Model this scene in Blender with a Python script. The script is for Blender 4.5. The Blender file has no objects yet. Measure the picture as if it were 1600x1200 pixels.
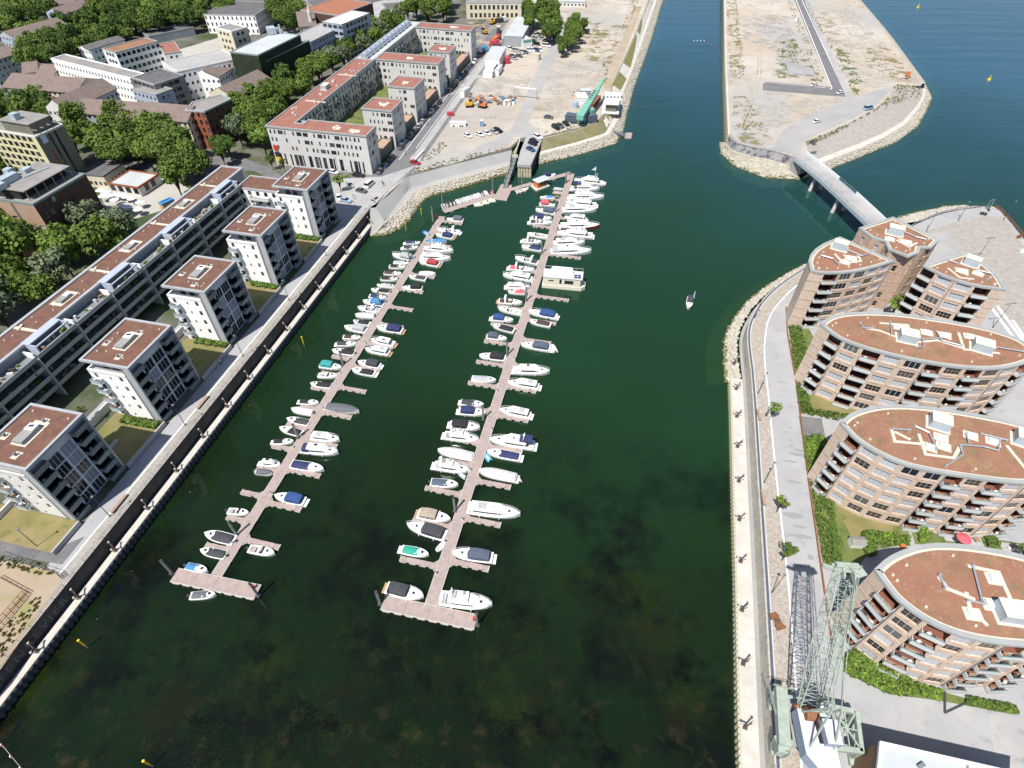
import bpy, bmesh, math, random
from mathutils import Vector, Matrix, geometry
S = bpy.context.scene
COL = S.collection
R = math.radians
random.seed(7)
# ------------------------------------------------------------------ camera, sky, sun, exposure
CAM_H = 110.0
PITCH, ROLL, FPX = R(45.5), R(0.2), 900.0
cam = bpy.data.objects.new('camera', bpy.data.cameras.new('camera')); COL.objects.link(cam)
cam.matrix_world = Matrix.Translation((0, 0, CAM_H)) @ Matrix.Rotation(math.pi / 2 - PITCH, 4, 'X') @ Matrix.Rotation(ROLL, 4, 'Z')
cam.data.sensor_width = 36; cam.data.lens = 36 * FPX / 1600
cam.data.clip_start = 1; cam.data.clip_end = 9000
S.camera = cam
SUN_EL, SUN_AZ = R(58.7), R(214.2)          # azimuth clockwise from +Y
w = bpy.data.worlds.new('World'); S.world = w; w.use_nodes = True
nt = w.node_tree; bg = nt.nodes['Background']
sky = nt.nodes.new('ShaderNodeTexSky'); sky.sky_type = 'NISHITA'; sky.sun_disc = False
sky.sun_elevation = SUN_EL; sky.sun_rotation = SUN_AZ; sky.air_density = 1.0; sky.dust_density = 0.6; sky.ozone_density = 1.2
nt.links.new(sky.outputs[0], bg.inputs[0]); bg.inputs[1].default_value = 0.088
sl = bpy.data.lights.new('sun', 'SUN'); sl.energy = 5.0; sl.angle = R(0.53); sl.color = (1.0, 0.955, 0.885)
so = bpy.data.objects.new('sun', sl); COL.objects.link(so); so.location = (-200, -300, 500)
sd = Vector((-math.sin(SUN_AZ) * math.cos(SUN_EL), -math.cos(SUN_AZ) * math.cos(SUN_EL), -math.sin(SUN_EL)))
so.rotation_euler = sd.to_track_quat('-Z', 'Y').to_euler()
S.view_settings.view_transform = 'Standard'; S.view_settings.look = 'None'
S.view_settings.exposure = 0.36; S.view_settings.gamma = 1.0; S.view_settings.use_curve_mapping = False
S.cycles.max_bounces = 6; S.cycles.transparent_max_bounces = 8
S.cycles.use_denoising = True
# ------------------------------------------------------------------ surveying: photo pixel -> point on a level plane
_cp, _sp = math.cos(PITCH), math.sin(PITCH)
_f = Vector((0, _cp, -_sp)); _u = Vector((0, _sp, _cp)); _r = Vector((1, 0, 0))
_r2 = math.cos(ROLL) * _r + math.sin(ROLL) * _u; _u2 = -math.sin(ROLL) * _r + math.cos(ROLL) * _u
def G(x, y, z=0.0):
 d = _f + (x - 800) / FPX * _r2 - (y - 600) / FPX * _u2
 k = (z - CAM_H) / d.z
 return Vector((d.x * k, d.y * k, z))
def g2(x, y, z=0.0):
 p = G(x, y, z); return (p.x, p.y)
YAW = R(12.8)                                # the harbour grid: s runs along the west quay, t across it
_A = (math.sin(YAW), math.cos(YAW)); _B = (math.cos(YAW), -math.sin(YAW))
def ST(s, t, z=None):
 p = (_A[0] * s + _B[0] * t, _A[1] * s + _B[1] * t)
 return p if z is None else Vector((p[0], p[1], z))
def st(x, y, z=0.0):
 p = G(x, y, z); return (p.x * _A[0] + p.y * _A[1], p.x * _B[0] + p.y * _B[1])
RZ_S = math.pi / 2 - YAW                     # heading of the s axis
ZL, ZR = 5.5, 5.5
# ------------------------------------------------------------------ materials
M = {}
def mat(name, col, rough=0.8, col2=None, scale=1.0, detail=4.0, spec=0.3, metal=0.0, bump=0.0, bscale=None, fac=(0.35, 0.65), emit=None, rnd=0.0, coord='Object', stretch=None, wave=None):
 m = bpy.data.materials.new(name); m.use_nodes = True; M[name] = m
 n = m.node_tree; b = n.nodes['Principled BSDF']
 b.inputs['Roughness'].default_value = rough; b.inputs['Metallic'].default_value = metal
 b.inputs['Specular IOR Level'].default_value = spec
 c1 = (*col, 1)
 b.inputs['Base Color'].default_value = c1
 tc = n.nodes.new('ShaderNodeTexCoord'); src = tc.outputs[coord]
 if stretch:
  mp = n.nodes.new('ShaderNodeMapping'); mp.inputs['Scale'].default_value = stretch[:3]
  if len(stretch) > 3: mp.inputs['Rotation'].default_value = (0, 0, stretch[3])
  n.links.new(src, mp.inputs[0]); src = mp.outputs[0]
 out = None
 if col2:
  t = n.nodes.new('ShaderNodeTexNoise'); t.inputs['Scale'].default_value = scale; t.inputs['Detail'].default_value = detail; t.inputs['Roughness'].default_value = 0.62
  n.links.new(src, t.inputs['Vector'])
  mr = n.nodes.new('ShaderNodeMapRange'); mr.inputs[1].default_value = fac[0]; mr.inputs[2].default_value = fac[1]
  n.links.new(t.outputs['Fac'], mr.inputs[0])
  mx = n.nodes.new('ShaderNodeMix'); mx.data_type = 'RGBA'
  mx.inputs[6].default_value = c1; mx.inputs[7].default_value = (*col2, 1)
  n.links.new(mr.outputs[0], mx.inputs[0]); out = mx.outputs[2]
 if rnd:
  oi = n.nodes.new('ShaderNodeObjectInfo')
  hs = n.nodes.new('ShaderNodeHueSaturation')
  if out: n.links.new(out, hs.inputs['Color'])
  else: hs.inputs['Color'].default_value = c1
  mr2 = n.nodes.new('ShaderNodeMapRange'); mr2.inputs[3].default_value = 1 - rnd; mr2.inputs[4].default_value = 1 + rnd
  n.links.new(oi.outputs['Random'], mr2.inputs[0]); n.links.new(mr2.outputs[0], hs.inputs['Value'])
  out = hs.outputs[0]
 if out: n.links.new(out, b.inputs['Base Color'])
 if bump:
  t2 = n.nodes.new('ShaderNodeTexNoise'); t2.inputs['Scale'].default_value = bscale or scale * 4; t2.inputs['Detail'].default_value = 3
  n.links.new(src, t2.inputs['Vector'])
  bp = n.nodes.new('ShaderNodeBump'); bp.inputs['Strength'].default_value = bump; bp.inputs['Distance'].default_value = 0.1
  n.links.new(t2.outputs['Fac'], bp.inputs['Height']); n.links.new(bp.outputs[0], b.inputs['Normal'])
 return m
def second(name, col3, scale, fac, detail=5.0, stretch=None):
 """lay one more noise-shaped stain of colour over a material"""
 m = M[name]; n = m.node_tree; b = n.nodes['Principled BSDF']
 l = b.inputs['Base Color'].links
 tc = n.nodes.new('ShaderNodeTexCoord'); src = tc.outputs['Object']
 mp = n.nodes.new('ShaderNodeMapping'); mp.inputs['Location'].default_value = (scale * 977 % 50, 31, 0)
 if stretch:
  mp.inputs['Scale'].default_value = stretch[:3]
  if len(stretch) > 3: mp.inputs['Rotation'].default_value = (0, 0, stretch[3])
 n.links.new(src, mp.inputs[0])
 t = n.nodes.new('ShaderNodeTexNoise'); t.inputs['Scale'].default_value = scale; t.inputs['Detail'].default_value = detail; t.inputs['Roughness'].default_value = .6
 n.links.new(mp.outputs[0], t.inputs['Vector'])
 mr = n.nodes.new('ShaderNodeMapRange'); mr.inputs[1].default_value = fac[0]; mr.inputs[2].default_value = fac[1]
 n.links.new(t.outputs['Fac'], mr.inputs[0])
 mx = n.nodes.new('ShaderNodeMix'); mx.data_type = 'RGBA'; mx.inputs[7].default_value = (*col3, 1)
 if l: n.links.new(l[0].from_socket, mx.inputs[6])
 else: mx.inputs[6].default_value = b.inputs['Base Color'].default_value
 n.links.new(mr.outputs[0], mx.inputs[0]); n.links.new(mx.outputs[2], b.inputs['Base Color'])
mat('asphalt', (.135, .135, .14), .9, (.19, .185, .18), .25, 6)
second('asphalt', (.09, .09, .095), 1.3, (.55, .75))
mat('road', (.15, .15, .16), .9, (.185, .18, .18), .2, 6)
mat('city_ground', (.12, .115, .1), .95, (.17, .16, .14), .06, 6)
second('city_ground', (.05, .075, .028), .035, (.42, .56))
mat('sand', (.4, .335, .265), .95, (.49, .445, .39), .03, 8, bump=.3, bscale=.8)
second('sand', (.3, .235, .17), .045, (.54, .72), 8)
second('sand', (.36, .35, .335), .02, (.5, .62), 6, (1, .45, 1, .4))
second('sand', (.29, .25, .2), .5, (.58, .7), 5, (.12, 1, 1, .9))
second('sand', (.32, .29, .25), .28, (.6, .74), 6, (1, .3, 1, -.5))
second('sand', (.24, .22, .11), .075, (.66, .74), 8)
mat('pale_sand', (.45, .43, .39), .95, (.38, .36, .33), .05, 8)
second('pale_sand', (.38, .34, .3), .2, (.6, .75), 6)
second('pale_sand', (.24, .22, .12), .06, (.64, .72), 8)
mat('dirt', (.34, .265, .19), .95, (.41, .35, .28), .08, 8, bump=.3, bscale=1)
second('dirt', (.26, .25, .1), .14, (.56, .68), 8)
mat('track_sand', (.33, .285, .235), .95, (.42, .38, .325), .5, 6)
mat('gravel_track', (.31, .305, .305), .95, (.38, .365, .345), .08, 7)
mat('concrete', (.33, .325, .325), .88, (.4, .39, .38), .12, 6)
second('concrete', (.26, .255, .25), .35, (.56, .72), 6)
mat('promenade', (.325, .325, .335), .9, (.37, .365, .37), .12, 6)
second('promenade', (.27, .268, .27), .5, (.56, .74), 7)
second('promenade', (.38, .375, .37), .16, (.54, .66), 5)
mat('slope_concrete', (.27, .27, .27), .9, (.33, .325, .315), .12, 6)
mat('pale_concrete', (.56, .53, .48), .85, (.46, .43, .39), .3, 6)
mat('beige_paving', (.31, .285, .26), .92, (.38, .355, .32), .5, 8)
second('beige_paving', (.25, .235, .21), 1.6, (.52, .66), 4)
mat('setts', (.33, .29, .25), .92, (.44, .39, .34), .9, 6, bump=.6, bscale=4)
second('setts', (.28, .25, .22), 2.6, (.5, .62), 2)
mat('stone', (.4, .365, .305), .95, (.5, .465, .4), .5, 5, rnd=.12)
second('stone', (.33, .3, .235), 1.5, (.5, .65), 4)
mat('algae_stone', (.2, .19, .085), .9, (.1, .1, .04), .8, 5)
mat('dark_wall', (.055, .05, .05), .9, (.09, .08, .075), .4, 5)
mat('graffiti_wall', (.3, .3, .31), .85, (.42, .41, .4), .35, 3)
second('graffiti_wall', (.12, .12, .15), .5, (.52, .58), 4)
second('graffiti_wall', (.2, .12, .17), .33, (.62, .68), 3)
mat('sheet_pile', (.06, .068, .08), .7, (.1, .1, .11), .6, 5)
mat('pale_pile', (.5, .47, .36), .85, (.34, .32, .17), .8, 5)
mat('lawn', (.095, .14, .035), .95, (.165, .18, .06), .16, 8, bump=.6, bscale=3)
second('lawn', (.06, .085, .022), .5, (.52, .68), 6)
mat('dry_grass', (.27, .215, .105), .95, (.16, .16, .055), .12, 8, bump=.6, bscale=3)
second('dry_grass', (.12, .125, .04), .35, (.58, .7), 6)
mat('embankment_grass', (.15, .165, .05), .95, (.22, .2, .085), .2, 8)
mat('dry_bank', (.23, .195, .12), .95, (.15, .145, .065), .2, 8)
mat('white_line', (.74, .74, .72), .8)
mat('stain', (.27, .27, .275), .9)
mat('white_wall', (.86, .86, .855), .75, (.81, .81, .805), .15, 4)
mat('offwhite_wall', (.66, .645, .61), .8, (.58, .57, .54), .2, 4)
mat('plaster_grey', (.53, .515, .5), .85, (.58, .565, .55), .2, 5)
mat('cream_wall', (.66, .6, .46), .85, (.6, .54, .41), .2, 4)
mat('yellow_tile', (.64, .6, .37), .7, (.58, .545, .33), .4, 4)
mat('olive_wall', (.155, .155, .12), .8, (.18, .175, .14), .3, 4)
mat('brown_tile', (.42, .29, .21), .8, (.37, .25, .18), .3, 4)
mat('brick_red', (.3, .105, .05), .85, (.24, .08, .042), .8, 5)
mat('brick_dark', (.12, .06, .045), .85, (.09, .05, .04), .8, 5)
mat('grey_wall', (.33, .345, .37), .8, (.28, .295, .32), .2, 4)
mat('blue_shade_wall', (.4, .45, .53), .8, (.36, .4, .48), .2, 4)  # on the housing slabs and avenue flats this blue is painted-in shade
mat('ochre_wall', (.55, .38, .17), .85, (.48, .33, .15), .3, 4)
mat('tile_roof', (.17, .13, .115), .9, (.21, .165, .145), .5, 5, bump=.5, bscale=6)
mat('slate_roof', (.105, .105, .11), .85, (.145, .14, .14), .4, 5)
mat('red_tile', (.36, .155, .09), .9, (.3, .12, .075), .5, 5)
mat('felt_roof', (.22, .21, .2), .9, (.3, .28, .26), .2, 6)
mat('light_roof', (.43, .465, .475), .7, (.5, .52, .525), .15, 5)
mat('sedum', (.195, .1, .072), .95, (.13, .068, .052), .7, 8, bump=.6, bscale=5)
second('sedum', (.15, .11, .05), .25, (.58, .72), 8)
mat('sedum_orange', (.33, .175, .11), .95, (.215, .115, .075), .35, 9, bump=.6, bscale=5)
second('sedum_orange', (.2, .165, .075), .8, (.5, .66), 8)
second('sedum_orange', (.285, .135, .088), .12, (.45, .62), 7)
second('sedum_orange', (.36, .25, .17), 1.4, (.56, .74), 6)
mat('sedum_pink', (.32, .15, .115), .95, (.26, .115, .09), .3, 8)
mat('coping', (.4, .415, .43), .45, (.35, .365, .38), .3, 3, spec=.5)
mat('pale_coping', (.36, .37, .365), .5, (.31, .32, .315), .3, 3)
mat('roof_gravel', (.6, .555, .47), .95, (.52, .48, .4), 2, 4)
mat('unit_side', (.4, .47, .52), .4, (.35, .41, .46), .5, 3, spec=.5)
mat('unit_top', (.62, .6, .5), .6)
mat('duct', (.5, .55, .62), .35, spec=.6, metal=.5)
mat('steel_dark', (.055, .055, .06), .6)
mat('steel_grey', (.25, .26, .27), .5, metal=.3)
mat('steel_brown', (.1, .075, .065), .7)
mat('panel_blue', (.2, .245, .33), .45, spec=.5, rnd=.2)
mat('frame_blue', (.55, .6, .68), .5)
mat('balcony_grey', (.56, .58, .58), .55, spec=.5)
mat('slab_grey', (.2, .21, .22), .8)
mat('rail_teal', (.2, .26, .26), .35, spec=.6)
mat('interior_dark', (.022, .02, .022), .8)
mat('red_reveal', (.2, .085, .055), .9)
mat('timber', (.33, .2, .125), .8, (.27, .16, .1), 2, 3)
mat('rust', (.19, .085, .045), .85, (.26, .12, .06), 2, 4)
mat('crane_green', (.37, .43, .375), .6, (.29, .34, .29), 1.2, 5)
second('crane_green', (.3, .22, .14), 2.2, (.62, .75), 5)
mat('crane_grey', (.6, .6, .61), .55, (.53, .53, .55), .5, 4)
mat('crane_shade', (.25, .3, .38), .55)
mat('mint', (.17, .4, .31), .45, spec=.5)
mat('deck_plank', (.395, .315, .29), .85, (.31, .25, .23), 1.2, 5, stretch=(1, 1, 1))
mat('float_white', (.52, .5, .45), .7)
mat('gel_white', (.78, .78, .76), .25, spec=.55, rnd=.06)
mat('gel_cream', (.68, .64, .53), .3, spec=.5)
mat('cockpit', (.42, .38, .33), .7, rnd=.3)
mat('deck_grey', (.55, .55, .54), .6)
mat('boat_glass', (.025, .032, .04), .12, spec=.6)
mat('teak', (.4, .255, .15), .7)
for nm, c in dict(tarp_black=(.03, .03, .034), tarp_navy=(.035, .045, .12), tarp_grey=(.13, .14, .16), tarp_white=(.62, .61, .6), tarp_blue=(.07, .24, .48), tarp_green=(.03, .36, .26), tarp_teal=(.05, .32, .33), tarp_red=(.4, .06, .07), tarp_pink=(.62, .12, .15), tarp_beige=(.4, .33, .26), tarp_brown=(.07, .05, .045), tarp_slate=(.09, .115, .16), tarp_royal=(.035, .085, .24), tarp_cyan=(.1, .45, .62), hull_red=(.2, .04, .03), tarp_dark=(.06, .063, .072), tarp_pale=(.42, .44, .46)).items():
 mat(nm, c, .75, tuple(x * .8 for x in c), 1.5, 3, bump=.35, bscale=2)
mat('tree_leaf', (.082, .14, .02), .7, (.13, .185, .034), .6, 2, spec=.25, rnd=.22)
mat('tree_leaf_dark', (.05, .095, .018), .75, (.075, .125, .026), .6, 2, spec=.2, rnd=.2)
mat('tree_leaf_silver', (.15, .185, .1), .7, (.11, .15, .075), .6, 2, rnd=.15)
mat('tree_leaf_lime', (.17, .26, .025), .7, (.12, .2, .03), .8, 2, rnd=.15)
mat('bark', (.085, .065, .05), .95, (.05, .04, .032), 3, 3)
mat('hedge', (.07, .125, .022), .9, (.11, .165, .035), 1.2, 4)
for nm, c in dict(car_black=(.012, .012, .014), car_white=(.75, .75, .75), car_silver=(.38, .39, .4), car_grey=(.1, .105, .115), car_blue=(.04, .08, .2), car_red=(.4, .02, .03), car_lightblue=(.3, .42, .55), car_green=(.05, .1, .06), mach_yellow=(.62, .37, .03), mach_orange=(.6, .17, .05), box_blue=(.07, .25, .5), box_green=(.04, .3, .16), box_white=(.72, .72, .72), box_red=(.45, .04, .06), box_cream=(.55, .52, .43), buoy_yellow=(.7, .5, .02), buoy_red=(.55, .05, .03), banner_yellow=(.75, .5, .03), skin=(.5, .33, .25), cloth_dark=(.03, .03, .05), cloth_white=(.6, .6, .6)).items():
 mat(nm, c, .35, spec=.5)
mat('tyre', (.02, .02, .02), .9)
mat('car_glass', (.02, .025, .03), .1, spec=.6)
mat('solar', (.02, .035, .12), .2, spec=.6)
mat('bed', (.014, .018, .009), .95, (.03, .027, .011), .05, 9)
mat('weed', (.085, .052, .018), .95, (.05, .034, .014), .4, 6)
def ragged(src, name, scale, lo, hi):
 """the same growth or spill, thinning out in irregular gaps that show the ground"""
 m = M[src].copy(); m.name = name; M[name] = m; n = m.node_tree; b = n.nodes['Principled BSDF']
 tc = n.nodes.new('ShaderNodeTexCoord'); t = n.nodes.new('ShaderNodeTexNoise'); t.inputs['Scale'].default_value = scale; t.inputs['Detail'].default_value = 9; t.inputs['Roughness'].default_value = .7
 n.links.new(tc.outputs['Object'], t.inputs['Vector']); r = n.nodes.new('ShaderNodeMapRange'); r.inputs[1].default_value = lo; r.inputs[2].default_value = hi
 n.links.new(t.outputs['Fac'], r.inputs[0]); n.links.new(r.outputs[0], b.inputs['Alpha'])
for a_, b_ in (('dry_grass', 'thin_grass'), ('gravel_track', 'thin_gravel'), ('pale_sand', 'thin_sand'), ('dirt', 'thin_dirt'), ('lawn', 'thin_lawn')): ragged(a_, b_, .14, .5, .62)
def glass_mat(name, dark, light, thr):
 m = mat(name, dark, .08, spec=.55); n = m.node_tree; b = n.nodes['Principled BSDF']
 oi = n.nodes.new('ShaderNodeObjectInfo'); mr = n.nodes.new('ShaderNodeMapRange')
 mr.inputs[1].default_value = thr; mr.inputs[2].default_value = 1.0
 n.links.new(oi.outputs['Random'], mr.inputs[0])
 mx = n.nodes.new('ShaderNodeMix'); mx.data_type = 'RGBA'; mx.inputs[6].default_value = (*dark, 1); mx.inputs[7].default_value = (*light, 1)
 n.links.new(mr.outputs[0], mx.inputs[0]); n.links.new(mx.outputs[2], b.inputs['Base Color'])
glass_mat('glass', (.018, .022, .028), (.16, .16, .155), .6)
glass_mat('glass_dark', (.014, .018, .022), (.08, .09, .1), .6)
mat('blind', (.4, .42, .46), .5, spec=.4, rnd=.12)
mat('frame_white', (.6, .6, .59), .6)
mat('frame_dark', (.07, .07, .075), .6)
mat('frame_tan', (.42, .34, .27), .7)
def brick_mat(name, c1, c2, mortar):
 m = mat(name, c1, .9); n = m.node_tree; b = n.nodes['Principled BSDF']
 tc = n.nodes.new('ShaderNodeTexCoord')
 t = n.nodes.new('ShaderNodeTexNoise'); t.inputs['Scale'].default_value = 1.1; t.inputs['Detail'].default_value = 7; t.inputs['Roughness'].default_value = .7
 n.links.new(tc.outputs['Object'], t.inputs['Vector'])
 mp = n.nodes.new('ShaderNodeMapping'); mp.inputs['Scale'].default_value = (2.2, 2.2, 7)
 n.links.new(tc.outputs['Object'], mp.inputs[0])
 t2 = n.nodes.new('ShaderNodeTexVoronoi'); t2.inputs['Scale'].default_value = 1.0
 n.links.new(mp.outputs[0], t2.inputs['Vector'])
 mr = n.nodes.new('ShaderNodeMapRange'); mr.inputs[1].default_value = .38; mr.inputs[2].default_value = .62
 n.links.new(t.outputs['Fac'], mr.inputs[0])
 a = n.nodes.new('ShaderNodeMix'); a.data_type = 'RGBA'; a.inputs[6].default_value = (*c1, 1); a.inputs[7].default_value = (*c2, 1)
 n.links.new(mr.outputs[0], a.inputs[0])
 sep = n.nodes.new('ShaderNodeSeparateColor'); n.links.new(t2.outputs['Color'], sep.inputs[0])
 mr2 = n.nodes.new('ShaderNodeMapRange'); mr2.inputs[1].default_value = .45; mr2.inputs[2].default_value = 1; mr2.inputs[4].default_value = .75
 n.links.new(sep.outputs[0], mr2.inputs[0])
 c = n.nodes.new('ShaderNodeMix'); c.data_type = 'RGBA'; c.inputs[7].default_value = (*mortar, 1)
 n.links.new(a.outputs[2], c.inputs[6]); n.links.new(mr2.outputs[0], c.inputs[0])
 n.links.new(c.outputs[2], b.inputs['Base Color'])
brick_mat('tan_brick', (.54, .43, .35), (.48, .365, .285), (.6, .52, .45))
brick_mat('tan_brick_dark', (.46, .335, .26), (.36, .24, .175), (.53, .425, .35))
# ivy wall of the dark office
mat('ivy', (.018, .026, .016), .9, (.03, .042, .02), .35, 7)
# ------------------------------------------------------------------ mesh helpers
class MB:
 def __init__(s): s.v = []; s.f = []; s.m = []
 def poly(s, pts, m=0):
  i = len(s.v); s.v.extend(tuple(p) for p in pts); s.f.append(tuple(range(i, i + len(pts)))); s.m.append(m)
 def box(s, c, d, rz=0.0, m=0, mt=None, bottom=True):
  cx, cy, cz = c; hx, hy, hz = d[0] / 2, d[1] / 2, d[2] / 2
  co, si = math.cos(rz), math.sin(rz); i = len(s.v)
  for z in (-hz, hz):
   for x, y in ((-hx, -hy), (hx, -hy), (hx, hy), (-hx, hy)):
    s.v.append((cx + x * co - y * si, cy + x * si + y * co, cz + z))
  fs = [(4, 5, 6, 7), (0, 1, 5, 4), (1, 2, 6, 5), (2, 3, 7, 6), (3, 0, 4, 7)] + ([(3, 2, 1, 0)] if bottom else [])
  for k, f in enumerate(fs):
   s.f.append(tuple(i + a for a in f)); s.m.append(mt if (k == 0 and mt is not None) else m)
 def flat(s, poly, z, m=0):
  """a level sheet over a possibly concave outline"""
  pts = [Vector((p[0], p[1], 0)) for p in poly]
  area = sum(pts[k - 1].x * pts[k].y - pts[k].x * pts[k - 1].y for k in range(len(pts)))
  if area < 0: pts.reverse()
  i = len(s.v)
  zz = z if callable(z) else (lambda p: z)
  s.v.extend((p.x, p.y, zz(p)) for p in pts)
  for a, b, c in geometry.tessellate_polygon([pts]):
   q = (pts[b] - pts[a]).cross(pts[c] - pts[a]).z
   s.f.append((i + a, i + b, i + c) if q > 0 else (i + a, i + c, i + b)); s.m.append(m)
 def wallring(s, poly, z0, z1, m=0, closed=True):
  n = len(poly)
  for k in range(n if closed else n - 1):
   a, b = poly[k], poly[(k + 1) % n]
   s.poly([(a[0], a[1], z0), (b[0], b[1], z0), (b[0], b[1], z1), (a[0], a[1], z1)], m)
 def prism(s, poly, z0, z1, m=0, mt=None):
  poly = ccw(poly); s.wallring(poly, z0, z1, m); s.flat(poly, z1, m if mt is None else mt)
 def tube(s, p, q, r, n=6, m=0, r2=None, cap=True):
  p, q = Vector(p), Vector(q); d = q - p
  if d.length < 1e-6: return
  d.normalize(); a = d.orthogonal().normalized(); b = d.cross(a); i = len(s.v); r2 = r if r2 is None else r2
  for P, rr in ((p, r), (q, r2)):
   for k in range(n):
    t = 2 * math.pi * k / n; s.v.append(tuple(P + rr * (math.cos(t) * a + math.sin(t) * b)))
  for k in range(n):
   j = (k + 1) % n; s.f.append((i + k, i + j, i + n + j, i + n + k)); s.m.append(m)
  if cap:
   s.f.append(tuple(i + n + k for k in range(n))); s.m.append(m)
   s.f.append(tuple(i + n - 1 - k for k in range(n))); s.m.append(m)
 def bar(s, p, q, wd, m=0): s.tube(p, q, wd * .707, 4, m)
 def strip(s, a, b, m=0):
  for k in range(len(a) - 1): s.poly([a[k], a[k + 1], b[k + 1], b[k]], m)
 def ringband(s, outer, inner, zo, zi, m=0):
  n = len(outer)
  for k in range(n):
   j = (k + 1) % n
   s.poly([(*outer[k], zo), (*outer[j], zo), (*inner[j], zi), (*inner[k], zi)], m)
 def mesh(s, name, mats):
  me = bpy.data.meshes.new(name); me.from_pydata(s.v, [], s.f)
  for x in (mats if isinstance(mats, (list, tuple)) else [mats]): me.materials.append(M[x] if isinstance(x, str) else x)
  if any(s.m): me.polygons.foreach_set('material_index', s.m)
  me.update(); return me
def ccw(p):
 a = sum(p[k - 1][0] * p[k][1] - p[k][0] * p[k - 1][1] for k in range(len(p)))
 return list(p) if a > 0 else list(reversed(p))
def inset(p, d):
 p = ccw(p); n = len(p); o = []
 for k in range(n):
  a, b, c = Vector(p[k - 1][:2]), Vector(p[k][:2]), Vector(p[(k + 1) % n][:2])
  e1 = (b - a).normalized(); e2 = (c - b).normalized(); n1 = Vector((-e1.y, e1.x)); n2 = Vector((-e2.y, e2.x))
  h = n1 + n2; L = h.length
  if L < 1e-4: o.append(tuple(b + n1 * d)); continue
  h /= L; o.append(tuple(b + h * (d / max(.45, h.dot(n1)))))
 return o
def resample(pts, n):
 pts = [Vector(p) for p in pts]; L = [0]
 for k in range(1, len(pts)): L.append(L[-1] + (pts[k] - pts[k - 1]).length)
 out = []
 for i in range(n):
  d = L[-1] * i / (n - 1); k = 1
  while k < len(L) - 1 and L[k] < d: k += 1
  f = (d - L[k - 1]) / max(1e-6, L[k] - L[k - 1]); out.append(pts[k - 1].lerp(pts[k], min(1, f)))
 return out
def smooth_line(pts, it=2):
 pts = [Vector(p) for p in pts]
 for _ in range(it):
  o = [pts[0]]
  for a, b in zip(pts, pts[1:]): o += [a.lerp(b, .25), a.lerp(b, .75)]
  pts = o + [pts[-1]]
 return pts
def props(o, label=None, cat=None, group=None, kind=None):
 if label: o['label'] = label
 if cat: o['category'] = cat
 if group: o['group'] = group
 if kind: o['kind'] = kind
 return o
def thing(name, label, cat, loc=(0, 0, 0), rz=0.0, group=None):
 o = bpy.data.objects.new(name, None); o.location = loc; o.rotation_euler = (0, 0, rz); o.empty_display_size = .3
 COL.objects.link(o); return props(o, label, cat, group)
def obj(name, me, parent=None, loc=(0, 0, 0), rz=0.0, world=False, scale=None):
 o = bpy.data.objects.new(name, me); o.location = loc; o.rotation_euler = (0, 0, rz)
 if scale: o.scale = scale
 COL.objects.link(o)
 if parent:
  o.parent = parent
  if world: o.location = Vector(loc) - parent.location
 return o
def wpart(name, mb, mats, root):
 """a part modelled in world coordinates under an unrotated root"""
 return obj(name, mb.mesh(name, mats), root, (0, 0, 0), 0, True)
def struct(name, mb, mats): return props(obj(name, mb.mesh(name, mats)), kind='structure')
def stuff(name, mb, mats, label=None, cat=None): return props(obj(name, mb.mesh(name, mats)), label, cat, kind='stuff')
def copy_tree(o, parent=None):
 c = o.copy(); COL.objects.link(c); c.parent = parent
 for ch in o.children: copy_tree(ch, c)
 return c
def ordinal(n): return ['first', 'second', 'third', 'fourth', 'fifth', 'sixth', 'seventh', 'eighth', 'ninth', 'tenth', 'eleventh', 'twelfth', 'thirteenth', 'fourteenth', 'fifteenth', 'sixteenth', 'seventeenth', 'eighteenth', 'nineteenth', 'twentieth', 'twenty-first', 'twenty-second', 'twenty-third', 'twenty-fourth', 'twenty-fifth', 'twenty-sixth', 'twenty-seventh', 'twenty-eighth', 'twenty-ninth', 'thirtieth', 'thirty-first', 'thirty-second', 'thirty-third', 'thirty-fourth', 'thirty-fifth', 'thirty-sixth'][n]
# ================================================================== SETTING: water, land, quays
def px(pts, z): return [g2(x, y, z) for x, y in pts]
def px3(pts): return [G(x, y, z) for x, y, z in pts]
def lift(pts, z): return [(p[0], p[1], z) for p in pts]
# water: turbid green, a little of the bed shows through in the shallows
m = bpy.data.materials.new('harbour_water'); M['water'] = m; m.use_nodes = True; n = m.node_tree
b = n.nodes['Principled BSDF']; b.inputs['Roughness'].default_value = .04; b.inputs['IOR'].default_value = 1.333; b.inputs['Specular IOR Level'].default_value = .6
tc = n.nodes.new('ShaderNodeTexCoord')
t1 = n.nodes.new('ShaderNodeTexNoise'); t1.inputs['Scale'].default_value = .012; t1.inputs['Detail'].default_value = 5
n.links.new(tc.outputs['Object'], t1.inputs['Vector'])
r1 = n.nodes.new('ShaderNodeMapRange'); r1.inputs[1].default_value = .35; r1.inputs[2].default_value = .65
n.links.new(t1.outputs['Fac'], r1.inputs[0])
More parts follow.
